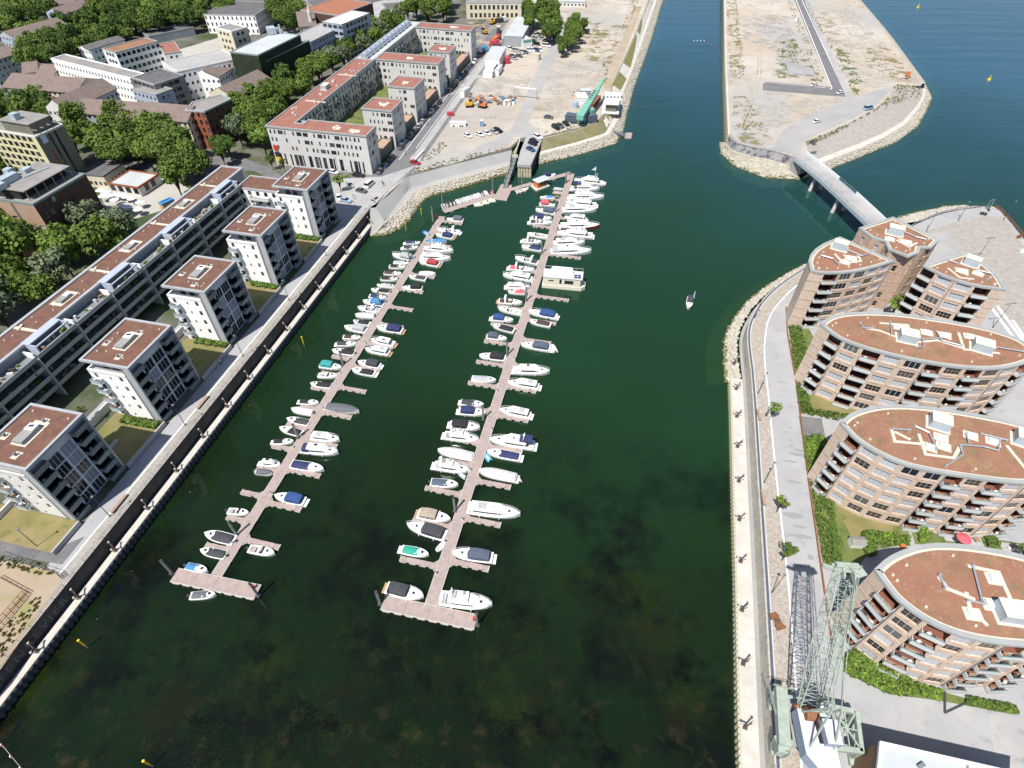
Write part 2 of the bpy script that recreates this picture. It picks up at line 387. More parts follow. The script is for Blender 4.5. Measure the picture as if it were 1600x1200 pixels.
# shallow weedy basin, deeper green harbour; bluer river further out paints in sky reflection
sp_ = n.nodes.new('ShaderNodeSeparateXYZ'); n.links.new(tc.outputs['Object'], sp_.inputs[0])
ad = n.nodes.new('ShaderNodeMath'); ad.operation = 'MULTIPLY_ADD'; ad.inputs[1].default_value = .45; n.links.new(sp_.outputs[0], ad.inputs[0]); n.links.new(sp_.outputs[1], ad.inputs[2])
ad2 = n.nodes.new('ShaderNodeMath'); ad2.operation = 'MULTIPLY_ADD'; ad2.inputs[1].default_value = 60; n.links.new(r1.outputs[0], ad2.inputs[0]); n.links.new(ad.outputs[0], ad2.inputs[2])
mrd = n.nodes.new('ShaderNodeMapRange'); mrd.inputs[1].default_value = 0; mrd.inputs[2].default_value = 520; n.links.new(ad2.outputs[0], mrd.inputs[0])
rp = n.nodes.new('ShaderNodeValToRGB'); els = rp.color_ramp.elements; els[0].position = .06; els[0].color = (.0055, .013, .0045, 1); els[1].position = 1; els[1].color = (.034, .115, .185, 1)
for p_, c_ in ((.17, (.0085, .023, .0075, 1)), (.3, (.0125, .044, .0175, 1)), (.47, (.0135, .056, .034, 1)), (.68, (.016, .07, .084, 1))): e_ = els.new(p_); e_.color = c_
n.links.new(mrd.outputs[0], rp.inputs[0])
def weed_layer(prev, col, scale, lo, hi, ymax, off):
 t = n.nodes.new('ShaderNodeTexNoise'); t.inputs['Scale'].default_value = scale; t.inputs['Detail'].default_value = 9; t.inputs['Roughness'].default_value = .66
 mp = n.nodes.new('ShaderNodeMapping'); mp.inputs['Location'].default_value = (off, off * .7, 0); n.links.new(tc.outputs['Object'], mp.inputs[0]); n.links.new(mp.outputs[0], t.inputs['Vector'])
 a_ = n.nodes.new('ShaderNodeMapRange'); a_.inputs[1].default_value = lo; a_.inputs[2].default_value = hi; n.links.new(t.outputs['Fac'], a_.inputs[0])
 y_ = n.nodes.new('ShaderNodeMapRange'); y_.inputs[1].default_value = ymax; y_.inputs[2].default_value = ymax - 32; n.links.new(sp_.outputs[1], y_.inputs[0])
 u_ = n.nodes.new('ShaderNodeMath'); u_.operation = 'MULTIPLY'; n.links.new(a_.outputs[0], u_.inputs[0]); n.links.new(y_.outputs[0], u_.inputs[1])
 m_ = n.nodes.new('ShaderNodeMix'); m_.data_type = 'RGBA'; m_.inputs[7].default_value = (*col, 1); n.links.new(prev, m_.inputs[6]); n.links.new(u_.outputs[0], m_.inputs[0]); return m_.outputs[2]
o_ = weed_layer(rp.outputs[0], (.004, .007, .005), .06, .47, .6, 95, 3)
o_ = weed_layer(o_, (.014, .026, .005), .07, .53, .66, 85, 21)
o_ = weed_layer(o_, (.0135, .0115, .005), .09, .52, .68, 62, 11)
o_ = weed_layer(o_, (.042, .034, .014), .22, .55, .7, 50, 71)
o_ = weed_layer(o_, (.002, .003, .0025), .1, .55, .66, 64, 41)
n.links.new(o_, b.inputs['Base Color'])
wv = n.nodes.new('ShaderNodeTexNoise'); wv.inputs['Scale'].default_value = .55; wv.inputs['Detail'].default_value = 4; wv.inputs['Roughness'].default_value = .55
mpw = n.nodes.new('ShaderNodeMapping'); mpw.inputs['Scale'].default_value = (.5, 1.2, 1); mpw.inputs['Rotation'].default_value = (0, 0, .5)
n.links.new(tc.outputs['Object'], mpw.inputs[0]); n.links.new(mpw.outputs[0], wv.inputs['Vector'])
wl = n.nodes.new('ShaderNodeTexNoise'); wl.inputs['Scale'].default_value = .075; wl.inputs['Detail'].default_value = 2
mpl = n.nodes.new('ShaderNodeMapping'); mpl.inputs['Scale'].default_value = (.22, 1.5, 1); mpl.inputs['Rotation'].default_value = (0, 0, .35)
n.links.new(tc.outputs['Object'], mpl.inputs[0]); n.links.new(mpl.outputs[0], wl.inputs['Vector'])
bp1 = n.nodes.new('ShaderNodeBump'); bp1.inputs['Strength'].default_value = .32; bp1.inputs['Distance'].default_value = .05
bp2 = n.nodes.new('ShaderNodeBump'); bp2.inputs['Strength'].default_value = .5; bp2.inputs['Distance'].default_value = .62
n.links.new(wv.outputs['Fac'], bp1.inputs['Height']); n.links.new(wl.outputs['Fac'], bp2.inputs['Height'])
n.links.new(bp1.outputs[0], bp2.inputs['Normal']); n.links.new(bp2.outputs[0], b.inputs['Normal'])
tr = n.nodes.new('ShaderNodeBsdfTransparent'); tr.inputs[0].default_value = (.75, .92, .7, 1)
ms = n.nodes.new('ShaderNodeMixShader'); ms.inputs[0].default_value = .26
n.links.new(b.outputs[0], ms.inputs[1]); n.links.new(tr.outputs[0], ms.inputs[2]); n.links.new(ms.outputs[0], n.nodes['Material Output'].inputs[0])
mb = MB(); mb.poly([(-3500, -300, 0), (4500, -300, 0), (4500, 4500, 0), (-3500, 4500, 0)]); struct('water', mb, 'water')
mb = MB(); mb.poly([(-3500, -300, -3.2), (4500, -300, -3.2), (4500, 4500, -3.2), (-3500, 4500, -3.2)]); struct('harbour_bed', mb, 'bed')
rr = random.Random(77); mb = MB()
for _ in range(16000):
 x_, y_ = rr.gauss(430, 170), 1215 - abs(rr.gauss(0, 62))
 if rr.random() < .3: x_, y_ = rr.uniform(350, 860), rr.uniform(960, 1200)
 p = G(x_, y_, 0)
 if math.sin(p.x * .35 + 1) + math.sin(p.y * .5 + p.x * .2) + rr.uniform(-.7, .7) < .45: continue
 a, L_ = rr.uniform(0, 6.3), rr.uniform(.12, .34); d = Vector((math.cos(a), math.sin(a), 0)) * L_; w_ = Vector((-d.y, d.x, 0)) * .3; q = Vector((p.x, p.y, rr.uniform(-.6, -.14)))
 mb.poly([q - d, q + w_, q + d * 1.2, q - w_], rr.random() < .25)
stuff('water_weed', mb, ['weed', 'dry_bank'], 'brown and olive water weed reaching the surface of the near basin', 'water weed')
# ---- west land ------------------------------------------------------------------
QT = -92.9                                   # top of the west quay wall (t)
site_edge = [(578, 325), (588, 317), (604, 300), (640, 275), (720, 254), (797, 234), (811, 222), (847, 216), (900, 203), (930, 192), (952, 173), (957, 134), (977, 90), (996, 47), (1015, 0)]
se = px(site_edge, ZL)
far = Vector(se[-1]) + (Vector(se[-1]) - Vector(se[-4])).normalized() * 1800
land_w = [ST(-110, QT), ST(177.5, QT)] + se[1:] + [tuple(far), (far.x, 4300), (-3400, 4300), (-3400, -280), ST(-110, QT - 300)]
mb = MB(); mb.flat(land_w, ZL); struct('ground', mb, 'city_ground')
# quay wall of dark stone, lower ledge with pale cap, sheet piling
mb = MB()
mb.poly([ST(-110, QT + .003, 2.0), ST(177.5, QT + .003, 2.0), ST(177.5, QT + .003, ZL), ST(-110, QT + .003, ZL)], 0)
mb.poly([ST(-110, QT, 2.0), ST(-110, -91.9, 2.0), ST(177.5, -91.9, 2.0), ST(177.5, QT, 2.0)][::1], 0)
mb.poly([ST(177.5, QT, ZL), ST(177.5, QT, -2), ST(177.5, -90.6, -2), ST(177.5, -90.6, 2.0), ST(177.5, QT, 2)], 0)
quay = thing('quay_wall', 'dark stone quay wall with pale cap and ribbed piling below the white apartment blocks', 'quay wall', ST(40, QT, 2))
wpart('masonry', mb, 'dark_wall', quay)
mb = MB()
for k in range(58):
 s0 = -110 + k * 4.955
 mb = MB(); mb.box((0, 0, 0), (4.925, 1.45, .32));
 if k == 0: capme = mb.mesh('cap_slab', 'pale_concrete')
 p = ST(s0 + 2.48, -91.32); obj('cap_slab', capme, quay, (p[0], p[1], 2.08), RZ_S, True)
mb = MB()
for a0, a1 in ((0, 1),):
 pts = [(-.6, 0), (-.42, .34), (.1, .34), (.28, 0), (.6, 0)]
 for (x0, y0), (x1, y1) in zip(pts, pts[1:]):
  mb.poly([(x0, -y0, -2.5), (x1, -y1, -2.5), (x1, -y1, 1.92), (x0, -y0, 1.92)])
 mb.poly([(-.6, 0, 1.92), (-.42, -.34, 1.92), (.1, -.34, 1.92), (.28, 0, 1.92)])
pileme = mb.mesh('sheet_pile', 'sheet_pile')
for k in range(239):
 p = ST(-109 + 1.2 * k, -90.75); obj('sheet_pile', pileme, quay, (p[0], p[1], 0), RZ_S + math.pi + math.pi, True)
# painted letters on the wall
cu = bpy.data.curves.new('wall_lettering', 'FONT'); cu.body = 'HAFENREVIER'; cu.size = 2.6; cu.extrude = .004; cu.space_character = 1.25; cu.align_x = 'LEFT'
tmp = bpy.data.objects.new('tmp', cu); COL.objects.link(tmp); bpy.context.view_layer.update()
me = bpy.data.meshes.new_from_object(tmp.evaluated_get(bpy.context.evaluated_depsgraph_get())); bpy.data.objects.remove(tmp)
mat('letter_paint', (.17, .165, .16), .9, (.1, .1, .1), 2, 4)
me.materials.clear(); me.materials.append(M['letter_paint'])
o = obj('wall_lettering', me, quay, ST(8.2, QT + .03, 2.6), 0, True)
o.rotation_euler = (math.pi / 2, 0, RZ_S)
props(o, 'large faded block letters along the dark wall')
# railing along the wall top
mb = MB()
for k in range(0, 96):
 s0 = -70 + k * 2.6
 mb.bar(ST(s0, QT - .15, ZL), ST(s0, QT - .15, ZL + 1.0), .05)
for z in (ZL + .5, ZL + 1.0): mb.bar(ST(-70, QT - .15, z), ST(177, QT - .15, z), .05)
o = stuff('quay_railing', mb, 'steel_grey', 'slim grey steel railing along the top of the dark quay wall', 'railing'); o['kind'] = 'thing'
# promenade surfaces (4 mm steps)
def sheet(name, pts, z, mt, kind='structure'):
 mb = MB(); mb.flat(pts, z); return struct(name, mb, mt)
sheet('quay_pavement', [ST(-70, QT - .02), ST(176, QT - .02), ST(176, -95.6), ST(-70, -95.6)], ZL + .012, 'beige_paving')
sheet('kerb_line', [ST(-70, -95.62), ST(170, -95.62), ST(170, -95.95), ST(-70, -95.95)], ZL + .016, 'white_line')
sheet('promenade', [ST(-70, -95.97), ST(176, -95.97), ST(176, -99.4), ST(-70, -99.4)], ZL + .012, 'promenade')
sheet('crossing_apron', px([(0, 866), (40, 872), (97, 882), (133, 838), (97, 853), (0, 835)], ZL), ZL + .02, 'asphalt')
sheet('vacant_plot', px([(-60, 868), (20, 878), (92, 893), (94, 915), (-20, 1075), (-80, 1140)], ZL), ZL + .024, 'dirt')
# paved joints across the strip: slabs near the camera that can be told apart
mb = MB()
for k in range(150):
 s0 = 0 + k * 1.15
 mb.box((*ST(s0, -93.75), ZL + .014), (.05, 1.5, .012), RZ_S, bottom=False)
props(struct('paving_joints', mb, 'slab_grey'), kind='stuff')
# ---- building site ---------------------------------------------------------------
site = [(590, 318), (640, 272), (797, 230), (815, 214), (850, 212), (900, 201), (930, 190), (951, 172), (956, 134), (995, 47), (1014, 0), (1030, -60), (860, -60), (826, 0), (815, 30), (752, 110), (668, 226)]
sheet('building_site', px(site, ZL), ZL + .008, 'sand')
street = [(566, 268), (590, 268), (596, 262), (745, 45), (800, -5), (830, -60), (870, -60), (830, 0), (818, 30), (757, 110), (660, 250), (647, 268), (600, 300), (580, 318), (540, 345), (533, 300), (550, 275)]
sheet('street', px(street, ZL), ZL + .016, 'road')
sheet('footpath', px([(640, 247), (648, 240), (750, 98), (806, 20), (812, 22), (757, 103), (665, 232), (652, 262)], ZL), ZL + .03, 'concrete')
mb = MB()
for a, b_ in (((623, 250), (735, 101)), ((650, 232), (752, 93))):
 p, q = G(*a, ZL + .03), G(*b_, ZL + .03); d = (q - p).normalized(); nn = Vector((-d.y, d.x, 0)) * .12
 mb.poly([p - nn, q - nn, q + nn, p + nn])
struct('road_markings', mb, 'white_line')
sheet('harbour_square', px([(512, 288), (536, 279), (596, 276), (650, 258), (604, 300), (588, 318), (577, 325), (540, 350), (524, 340)], ZL), ZL + .02, 'concrete')
sheet('site_track', px([(797, 205), (830, 130), (858, 75), (890, 20), (902, 20), (880, 70), (852, 125), (826, 190), (845, 207), (815, 216)], ZL), ZL + .02, 'gravel_track')
sheet('quay_track', px([(648, 262), (700, 258), (760, 240), (795, 226), (812, 200), (800, 200), (775, 216), (735, 236), (690, 248), (655, 252)], ZL), ZL + .024, 'gravel_track')
sheet('dirt_field', px([(690, 60), (735, 30), (770, 16), (812, 18), (795, 40), (760, 90), (745, 105), (735, 70)], ZL), ZL + .022, 'thin_dirt')
sheet('pale_field', px([(735, 115), (790, 112), (836, 118), (812, 152), (700, 150)], ZL), ZL + .018, 'thin_sand')
sheet('concrete_field', px([(866, 95), (950, 97), (945, 135), (905, 175), (840, 180), (836, 160)], ZL), ZL + .018, 'thin_sand')
sheet('bank_path', px([(938, 128), (972, 62), (990, 10), (1003, 10), (984, 62), (957, 130), (952, 150)], ZL), ZL + .02, 'dirt')
# tyre tracks
mb = MB()
for z_, tr_ in ((ZL, [[(700, 190), (750, 180), (800, 190), (830, 175)], [(690, 215), (740, 190), (790, 178), (820, 150)], [(760, 140), (800, 125), (830, 128), (870, 110), (930, 108)], [(855, 170), (890, 150), (930, 128), (940, 105)], [(850, 120), (900, 118), (945, 120)], [(740, 90), (775, 60), (800, 30)], [(745, 70), (770, 40), (790, 25)], [(850, 190), (880, 172), (900, 150), (905, 110)], [(720, 150), (770, 150), (810, 148)]]), (6.0, [[(1160, 200), (1180, 150), (1190, 90), (1180, 20)], [(1170, 205), (1210, 165), (1260, 165), (1310, 156)], [(1330, 130), (1360, 110), (1345, 60), (1320, 20)], [(1340, 140), (1385, 118), (1370, 70), (1330, 25)], [(1160, 120), (1200, 108), (1240, 112)], [(1230, 60), (1250, 110), (1285, 128)]])):
 for l_ in tr_:
  q = smooth_line(px3([(x, y, z_ + .034) for x, y in l_]), 2)
  for d0 in (-.9, .9):
   a_ = []; b_ = []
   for k in range(len(q)):
    t = (q[min(k + 1, len(q) - 1)] - q[max(0, k - 1)]).normalized(); n_ = Vector((t.y, -t.x, 0)); a_.append(q[k] + n_ * (d0 - .28)); b_.append(q[k] + n_ * (d0 + .28))
   mb.strip(b_, a_)
props(struct('tyre_tracks', mb, 'track_sand'), kind='structure')
# weeds and scrub on the ground, as low clumps
def scrub(name, areas, n, mt, z, smin=.3, smax=.9, seed=1):
 rr = random.Random(seed); mb = MB()
 for poly, k in areas:
  P = px(poly, z); xs = [p[0] for p in P]; ys = [p[1] for p in P]; c = 0; tries = 0
  while c < k and tries < k * 30:
   tries += 1; x, y = rr.uniform(min(xs), max(xs)), rr.uniform(min(ys), max(ys))
   if not inside(x, y, P): continue
   c += 1; s_ = rr.uniform(smin, smax); a = rr.uniform(0, 6.3)
   for q in range(3):
    t = a + q * 2.1; dx, dy = math.cos(t) * s_, math.sin(t) * s_
    mb.poly([(x - dx, y - dy, z), (x + dx, y + dy, z), (x + dx * .7 + dy * .3, y + dy * .7, z + s_ * .8), (x - dx * .8, y - dy * .8 + dx * .2, z + s_ * .7)])
 return stuff(name, mb, mt)
def inside(x, y, P):
 r = False
 for k in range(len(P)):
  (x1, y1), (x2, y2) = P[k - 1][:2], P[k][:2]
  if (y1 > y) != (y2 > y) and x < (x2 - x1) * (y - y1) / (y2 - y1) + x1: r = not r
 return r
# ---- revetments -------------------------------------------------------------------
def strips(name, lines, mts, n=40, nm=None):
 L = [resample(px3(l), n) for l in lines]
 for k in range(len(L) - 1):
  mb = MB(); mb.strip(L[k], L[k + 1]); mb.f = [tuple(reversed(f)) for f in mb.f]; struct(nm[k] if nm else name, mb, mts[k])
 return L
SL = strips('revetment', [
 [(586, 325, 5.5), (604, 300, 5.5), (640, 275, 5.5), (720, 254, 5.5), (800, 234, 5.5)],
 [(602, 344, 3.0), (626, 312, 3.0), (640, 294, 3.0), (720, 271, 3.0), (797, 252, 3.0)],
 [(598, 352, 2.7), (630, 319, 2.7), (644, 299, 2.7), (720, 277, 2.7), (796, 258, 2.7)],
 [(577, 368, .1), (602, 367, .1), (626, 356, .1), (641, 342, .1), (651, 325, .1), (660, 315, .1), (674, 306, .1), (700, 299, .1), (740, 287, .1), (798, 270, .1)],
 [(590, 385, -2.6), (612, 380, -2.6), (640, 370, -2.6), (664, 350, -2.6), (676, 330, -2.6), (700, 318, -2.6), (740, 305, -2.6), (798, 288, -2.6)]],
 ['slope_concrete', 'concrete', 'stone', 'algae_stone'], nm=['revetment', 'revetment_ledge', 'stone_bank', 'bank_foot'])
mb = MB(); mb.poly(px3([(577.6, 325, 5.5), (579, 348, 2.7), (602, 346, 2.9), (588, 324, 5.5)])); mb.poly(px3([(579, 348, 2.7), (577, 368, .1), (600, 367, .1), (602, 346, 2.9)]))
struct('revetment_corner', mb, 'slope_concrete')
SE = strips('revetment', [
 [(847, 216, 5.5), (900, 203, 5.5), (930, 192, 5.5), (952, 173, 5.5), (957, 134, 5.5), (977, 90, 5.5), (996, 47, 5.5), (1015, 0, 5.5), (1030, -40, 5.5)],
 [(845, 236, 3.2), (900, 222, 3.2), (945, 208, 3.2), (962, 182, 3.2), (970, 141, 3.2), (986, 104, 3.2), (1003, 55, 3.2), (1022, 0, 3.2), (1036, -40, 3.2)],
 [(843, 241, 3.0), (903, 226, 3.0), (951, 211, 3.0), (967, 184, 3.0), (974, 143, 3.0), (990, 104, 3.0), (1007, 55, 3.0), (1026, 0, 3.0), (1040, -40, 3.0)],
 [(840, 257, .1), (905, 241, .1), (962, 224, .1), (973, 206, .1), (979, 180, .1), (990, 138, .1), (1001, 108, .1), (1018, 61, .1), (1036, 0, .1), (1048, -40, .1)],
 [(840, 275, -2.6), (915, 254, -2.6), (975, 234, -2.6), (985, 208, -2.6), (990, 180, -2.6), (1001, 138, -2.6), (1012, 108, -2.6), (1028, 61, -2.6), (1045, 0, -2.6), (1056, -40, -2.6)]],
 ['pale_concrete', 'pale_concrete', 'stone', 'algae_stone'], nm=['embankment', 'embankment_path', 'stone_bank', 'bank_foot'], n=60)
def bank_patch(name, quad, zt, zb, mt, off=.05):
 mb = MB(); mb.poly(px3([(x, y, z + off) for (x, y), z in zip(quad, (zt, zt, zb, zb))])); mb.f = [tuple(reversed(f)) for f in mb.f]; struct(name, mb, mt)
for q in ([(957, 134), (968, 112), (979, 123), (970, 141)], [(974, 98), (993, 55), (1001, 55), (985, 106)], [(996, 49), (1006, 21), (1015, 19), (1002, 56)], [(1011, 8), (1015, -8), (1024, -8), (1020, 6)]):
 bank_patch('grass_bank', q, 5.5, 3.2, 'embankment_grass')
mb = MB(); a = resample(px3([(847, 216.5, 5.54), (900, 203.5, 5.54), (930, 192.5, 5.54), (951, 174, 5.54)]), 16); c_ = resample(px3([(845, 236, 3.26), (900, 222, 3.26), (945, 208, 3.26), (960, 184, 3.26)]), 16)
mb.strip(a, c_); mb.f = [tuple(reversed(f)) for f in mb.f]; struct('grass_bank', mb, 'dry_bank')
# individual stones on the banks
def stone_mesh(seed):
 rr = random.Random(seed); bm = bmesh.new(); bmesh.ops.create_icosphere(bm, subdivisions=1, radius=1)
 for v in bm.verts: v.co *= rr.uniform(.7, 1.15)
 v = [tuple(x.co) for x in bm.verts]; f = [tuple(y.index for y in x.verts) for x in bm.faces]; bm.free(); return v, f
STN = [stone_mesh(k) for k in range(4)]
def stones(name, La, Lb, n, seed, smin=.25, smax=.6, lo=0, hi=1.06, mt=('stone', 'algae_stone')):
 rr = random.Random(seed); mb = MB(); k_ = len(La) - 1
 for _ in range(n):
  u = rr.uniform(0, k_ - .001); i = int(u); f = u - i; w_ = rr.uniform(lo, hi)
  p = La[i].lerp(La[i + 1], f).lerp(Lb[i].lerp(Lb[i + 1], f), w_)
  v, fs = STN[rr.randrange(4)]; s_ = rr.uniform(smin, smax); c, s2 = math.cos(rr.uniform(0, 6)), math.sin(rr.uniform(0, 6)); o = len(mb.v)
  sx, sy, sz = s_ * rr.uniform(.8, 1.3), s_ * rr.uniform(.7, 1.1), s_ * .55
  mb.v += [(p.x + x * sx * c - y * sy * s2, p.y + x * sx * s2 + y * sy * c, p.z + z * sz) for x, y, z in v]
  mi = 1 if w_ > .82 + rr.uniform(-.05, .1) else 0
  mb.f += [tuple(o + a for a in ff) for ff in fs]; mb.m += [mi] * len(fs)
 return stuff(name, mb, mt)
stones('bank_stones', SL[2], SL[3], 2200, 1); stones('bank_stones', SE[2], SE[3], 2600, 2)
# ---- slipway (boat ramp) standing on piles ----------------------------------------
slip = thing('boat_ramp', 'concrete boat ramp on round piles reaching out over the water with parked cars', 'boat ramp', G(819, 262, 0))
mb = MB(); RP = px([(808, 259), (829.5, 260), (838, 240), (850, 213), (826, 205), (813, 238)], 5.0)
mb.prism(RP, 4.4, 5.525); wpart('deck_slab', mb, 'concrete', slip)
mb = MB()
for k in range(5):
 p = Vector(RP[0]).lerp(Vector(RP[1]), (k + .5) / 5); mb = MB(); mb.tube((0, 0, -2.5), (0, 0, 4.4), .62, 10)
 if k == 0: rpme = mb.mesh('pile', 'pale_pile')
 obj('pile', rpme, slip, (p.x + .35, p.y + .8, 0), 0, True)
mb = MB(); q0, q1 = Vector(RP[1]), Vector(RP[3]); nd = (q1 - q0).normalized()
mb.poly([(q0.x - .1, q0.y + .8, -2), (q1.x - .2, q1.y, -2), (q1.x - .2, q1.y, 4.4), (q0.x - .1, q0.y + .8, 4.4)])
q0, q1 = Vector(RP[0]), Vector(RP[5]); mb.poly([(q1.x + .1, q1.y, -2), (q0.x + .1, q0.y + .8, -2), (q0.x + .1, q0.y + .8, 4.4), (q1.x + .1, q1.y, 4.4)])
wpart('side_wall', mb, 'dark_wall', slip)
mb = MB(); mb.poly(px3([(797, 240, 3.4), (806, 243, 3.4), (813, 219, 5.55), (807, 217, 5.55)])); struct('grass_bank', mb, 'lawn')
# ---- peninsula (mole) ---------------------------------------------------------------
ZP = 6.0
pen_w = [(1131.5, -60), (1132, 0), (1134, 100), (1139, 212)]
pen_s = [(1143, 218), (1152, 225), (1175, 231), (1205, 236), (1230, 243), (1243, 248), (1262, 240), (1260, 222), (1300, 203), (1337, 186), (1375, 163), (1392, 149), (1402, 134), (1440, 134), (1424, 108), (1386, 55), (1340, 0), (1310, -40)]
PEN = px(pen_w + pen_s, ZP)
pv = (Vector(PEN[0]) - Vector(PEN[2])).normalized(); p0 = Vector(PEN[0]) + pv * 2000; pe = (Vector(PEN[-1]) - Vector(PEN[-3])).normalized(); p1 = Vector(PEN[-1]) + pe * 2000
PEN2 = [tuple(p0)] + PEN + [tuple(p1)]
mb = MB(); mb.flat(PEN2, ZP); struct('mole_ground', mb, 'sand')
mw = thing('mole_wall', 'long sheet piled wall of the bare sandy mole facing the canal', 'quay wall', G(1130, 213, 0))
a = resample([(*g2(1125, -40, 0.0), 0)] + [(*g2(x, y, 0), 0) for x, y in ((1125.5, 0), (1127.5, 100), (1131, 213))], 3)
wl_ = [Vector(PEN[0]), Vector(PEN[1]), Vector(PEN[2]), Vector(PEN[3])]
mb = MB(); mb.wallring([tuple(p0)] + [tuple(p) for p in wl_], -2.5, ZP, closed=False); mb.f = [tuple(reversed(f)) for f in mb.f]; wpart('masonry', mb, 'concrete', mw)
mb = MB(); mb.box((0, 0, 0), (.55, .55, 7)); bm_ = mb.mesh('buttress', 'pale_pile')
mb = MB(); mb.bar((0, 0, 0), (1.6, 0, -5.2), .3); bm2 = mb.mesh('brace', 'steel_dark')
q0, q1 = wl_[3], wl_[0]; d_ = (q1 - q0); nseg = 90; dd = d_ / nseg; rz_ = math.atan2(dd.y, dd.x)
W4 = resample([(*p, 0) for p in wl_[::-1]], nseg)
for p, q in zip(W4, W4[1:]):
 obj('buttress', bm_, mw, (p.x - .28, p.y, 2.4), rz_, True); obj('brace', bm2, mw, (p.x - .42, p.y + .4, 5.6), rz_, True)
mb = MB(); mb.box((0, 0, 0), (1, 1, 1))
for a_, b_ in zip(wl_, wl_[1:]):
 mbb = MB(); c_ = (a_ + b_) / 2; mbb.box((c_.x, c_.y, ZP + .08), ((b_ - a_).length, .9, .3), math.atan2((b_ - a_).y, (b_ - a_).x)); wpart('coping', mbb, 'pale_concrete', mw)
# rounded end: graffiti wall over a stone bank
gw = smooth_line(px3([(1139, 212, ZP), (1143, 218, ZP), (1152, 225, ZP), (1175, 231, ZP), (1205, 236, ZP), (1230, 243, ZP), (1243, 248, ZP)]), 2)
gb = [Vector((p.x, p.y, 2.6)) for p in gw]
mb = MB(); mb.strip(gb, gw)
grw = thing('graffiti_wall', 'curved concrete wall covered in faded grey graffiti at the end of the mole', 'wall', gb[len(gb) // 2]); wpart('wall', mb, 'graffiti_wall', grw)
mb = MB(); mb.strip([p + Vector((0, 0, .05)) for p in gw], [p + Vector((.3, .9, .05)) for p in gw]); mb.f = [tuple(reversed(f)) for f in mb.f]
for p in gw[::2]: mb.bar(p, p + Vector((0, 0, 1.1)), .08)
for p, q in zip(gw, gw[1:]): mb.bar(p + Vector((0, 0, 1.1)), q + Vector((0, 0, 1.1)), .08)
wpart('railing', mb, 'steel_grey', grw)
PB = [resample(l, 36) for l in ([Vector((p.x, p.y, 2.6)) for p in gw], px3([(1124, 222, .1), (1127, 240, .1), (1148, 259, .1), (1195, 277, .1), (1252, 280, .1)]), px3([(1118, 228, -2.6), (1122, 250, -2.6), (1145, 275, -2.6), (1195, 294, -2.6), (1252, 292, -2.6)]))]
for k, (nm, mt_) in enumerate((('stone_bank', 'stone'), ('bank_foot', 'algae_stone'))):
 mb = MB(); mb.strip(PB[k], PB[k + 1]); mb.f = [tuple(reversed(f)) for f in mb.f]; struct(nm, mb, mt_)
stones('bank_stones', PB[0], PB[1], 900, 3)
PS = strips('mole_slope', [
 [(1250, 243, 6.0), (1258, 222, 6.0), (1300, 203, 6.0), (1337, 186, 6.0), (1375, 163, 6.0), (1392, 149, 6.0), (1402, 134, 6.0), (1436, 134, 6.0)],
 [(1272, 251, 3.2), (1300, 240, 3.2), (1340, 225, 3.2), (1375, 210, 3.2), (1410, 190, 3.2), (1432, 166, 3.2), (1441, 150, 3.2), (1442, 138, 3.2)],
 [(1276, 258, 2.9), (1305, 246, 2.9), (1345, 231, 2.9), (1380, 215, 2.9), (1415, 194, 2.9), (1436, 168, 2.9), (1445, 151, 2.9), (1446, 138, 2.9)],
 [(1252, 280, .1), (1292, 266, .1), (1342, 246, .1), (1400, 222, .1), (1434, 197, .1), (1449, 170, .1), (1456, 152, .1), (1444, 128, .1)],
 [(1252, 292, -2.6), (1296, 276, -2.6), (1346, 257, -2.6), (1406, 232, -2.6), (1444, 204, -2.6), (1462, 174, -2.6), (1470, 152, -2.6), (1458, 128, -2.6)]],
 ['beige_paving', 'pale_concrete', 'stone', 'algae_stone'], nm=['mole_slope', 'slope_path', 'stone_bank', 'bank_foot'])
stones('bank_stones', PS[2], PS[3], 1200, 4)
PR = strips('river_bank', [
 [(1436, 134, 6.0), (1424, 108, 6.0), (1386, 55, 6.0), (1340, 0, 6.0), (1310, -40, 6.0), (1200, -180, 6.0)],
 [(1446, 129, .1), (1429, 106, .1), (1391, 54, .1), (1345, 0, .1), (1315, -40, .1), (1206, -180, .1)],
 [(1460, 126, -2.6), (1440, 104, -2.6), (1400, 53, -2.6), (1352, 0, -2.6), (1322, -40, -2.6), (1210, -180, -2.6)]], ['stone', 'algae_stone'], nm=['river_bank', 'bank_foot'])
sheet('mole_road', px([(1237, -10), (1298, 136), (1200, 127), (1192, 131), (1192, 141), (1300, 150), (1322, 153), (1331, 150), (1262, 0), (1257, -10)], ZP), ZP + .012, 'road')
mb = MB()
for a, b_ in (((1244, 0), (1300, 138)), ((1253, 0), (1318, 140)), ((1300, 138), (1297, 139.5)), ((1198, 128), (1290, 137))):
 p, q = G(*a, ZP + .02), G(*b_, ZP + .02); d = (q - p).normalized(); nn = Vector((-d.y, d.x, 0)) * .22; mb.poly([p - nn, q - nn, q + nn, p + nn])
struct('road_markings', mb, 'white_line')
sheet('mole_footpath', px([(1256, 0), (1262, 0), (1331, 150), (1322, 152)], ZP), ZP + .024, 'concrete')
sheet('mole_apron', px([(1300, 150), (1335, 152), (1385, 137), (1392, 140), (1372, 162), (1335, 184), (1298, 201), (1257, 219), (1250, 243), (1236, 240), (1205, 233), (1222, 205), (1262, 178), (1322, 158)], ZP), ZP + .016, 'gravel_track')
sheet('pale_field', px([(1200, 143), (1318, 154), (1318, 160), (1258, 178), (1222, 196), (1185, 216), (1160, 208), (1165, 160)], ZP), ZP + .008, 'thin_sand')
sheet('pale_field', px([(1280, 20), (1325, 5), (1375, 60), (1410, 100), (1424, 118), (1400, 132), (1350, 140), (1330, 120), (1310, 80)], ZP), ZP + .008, 'thin_sand')
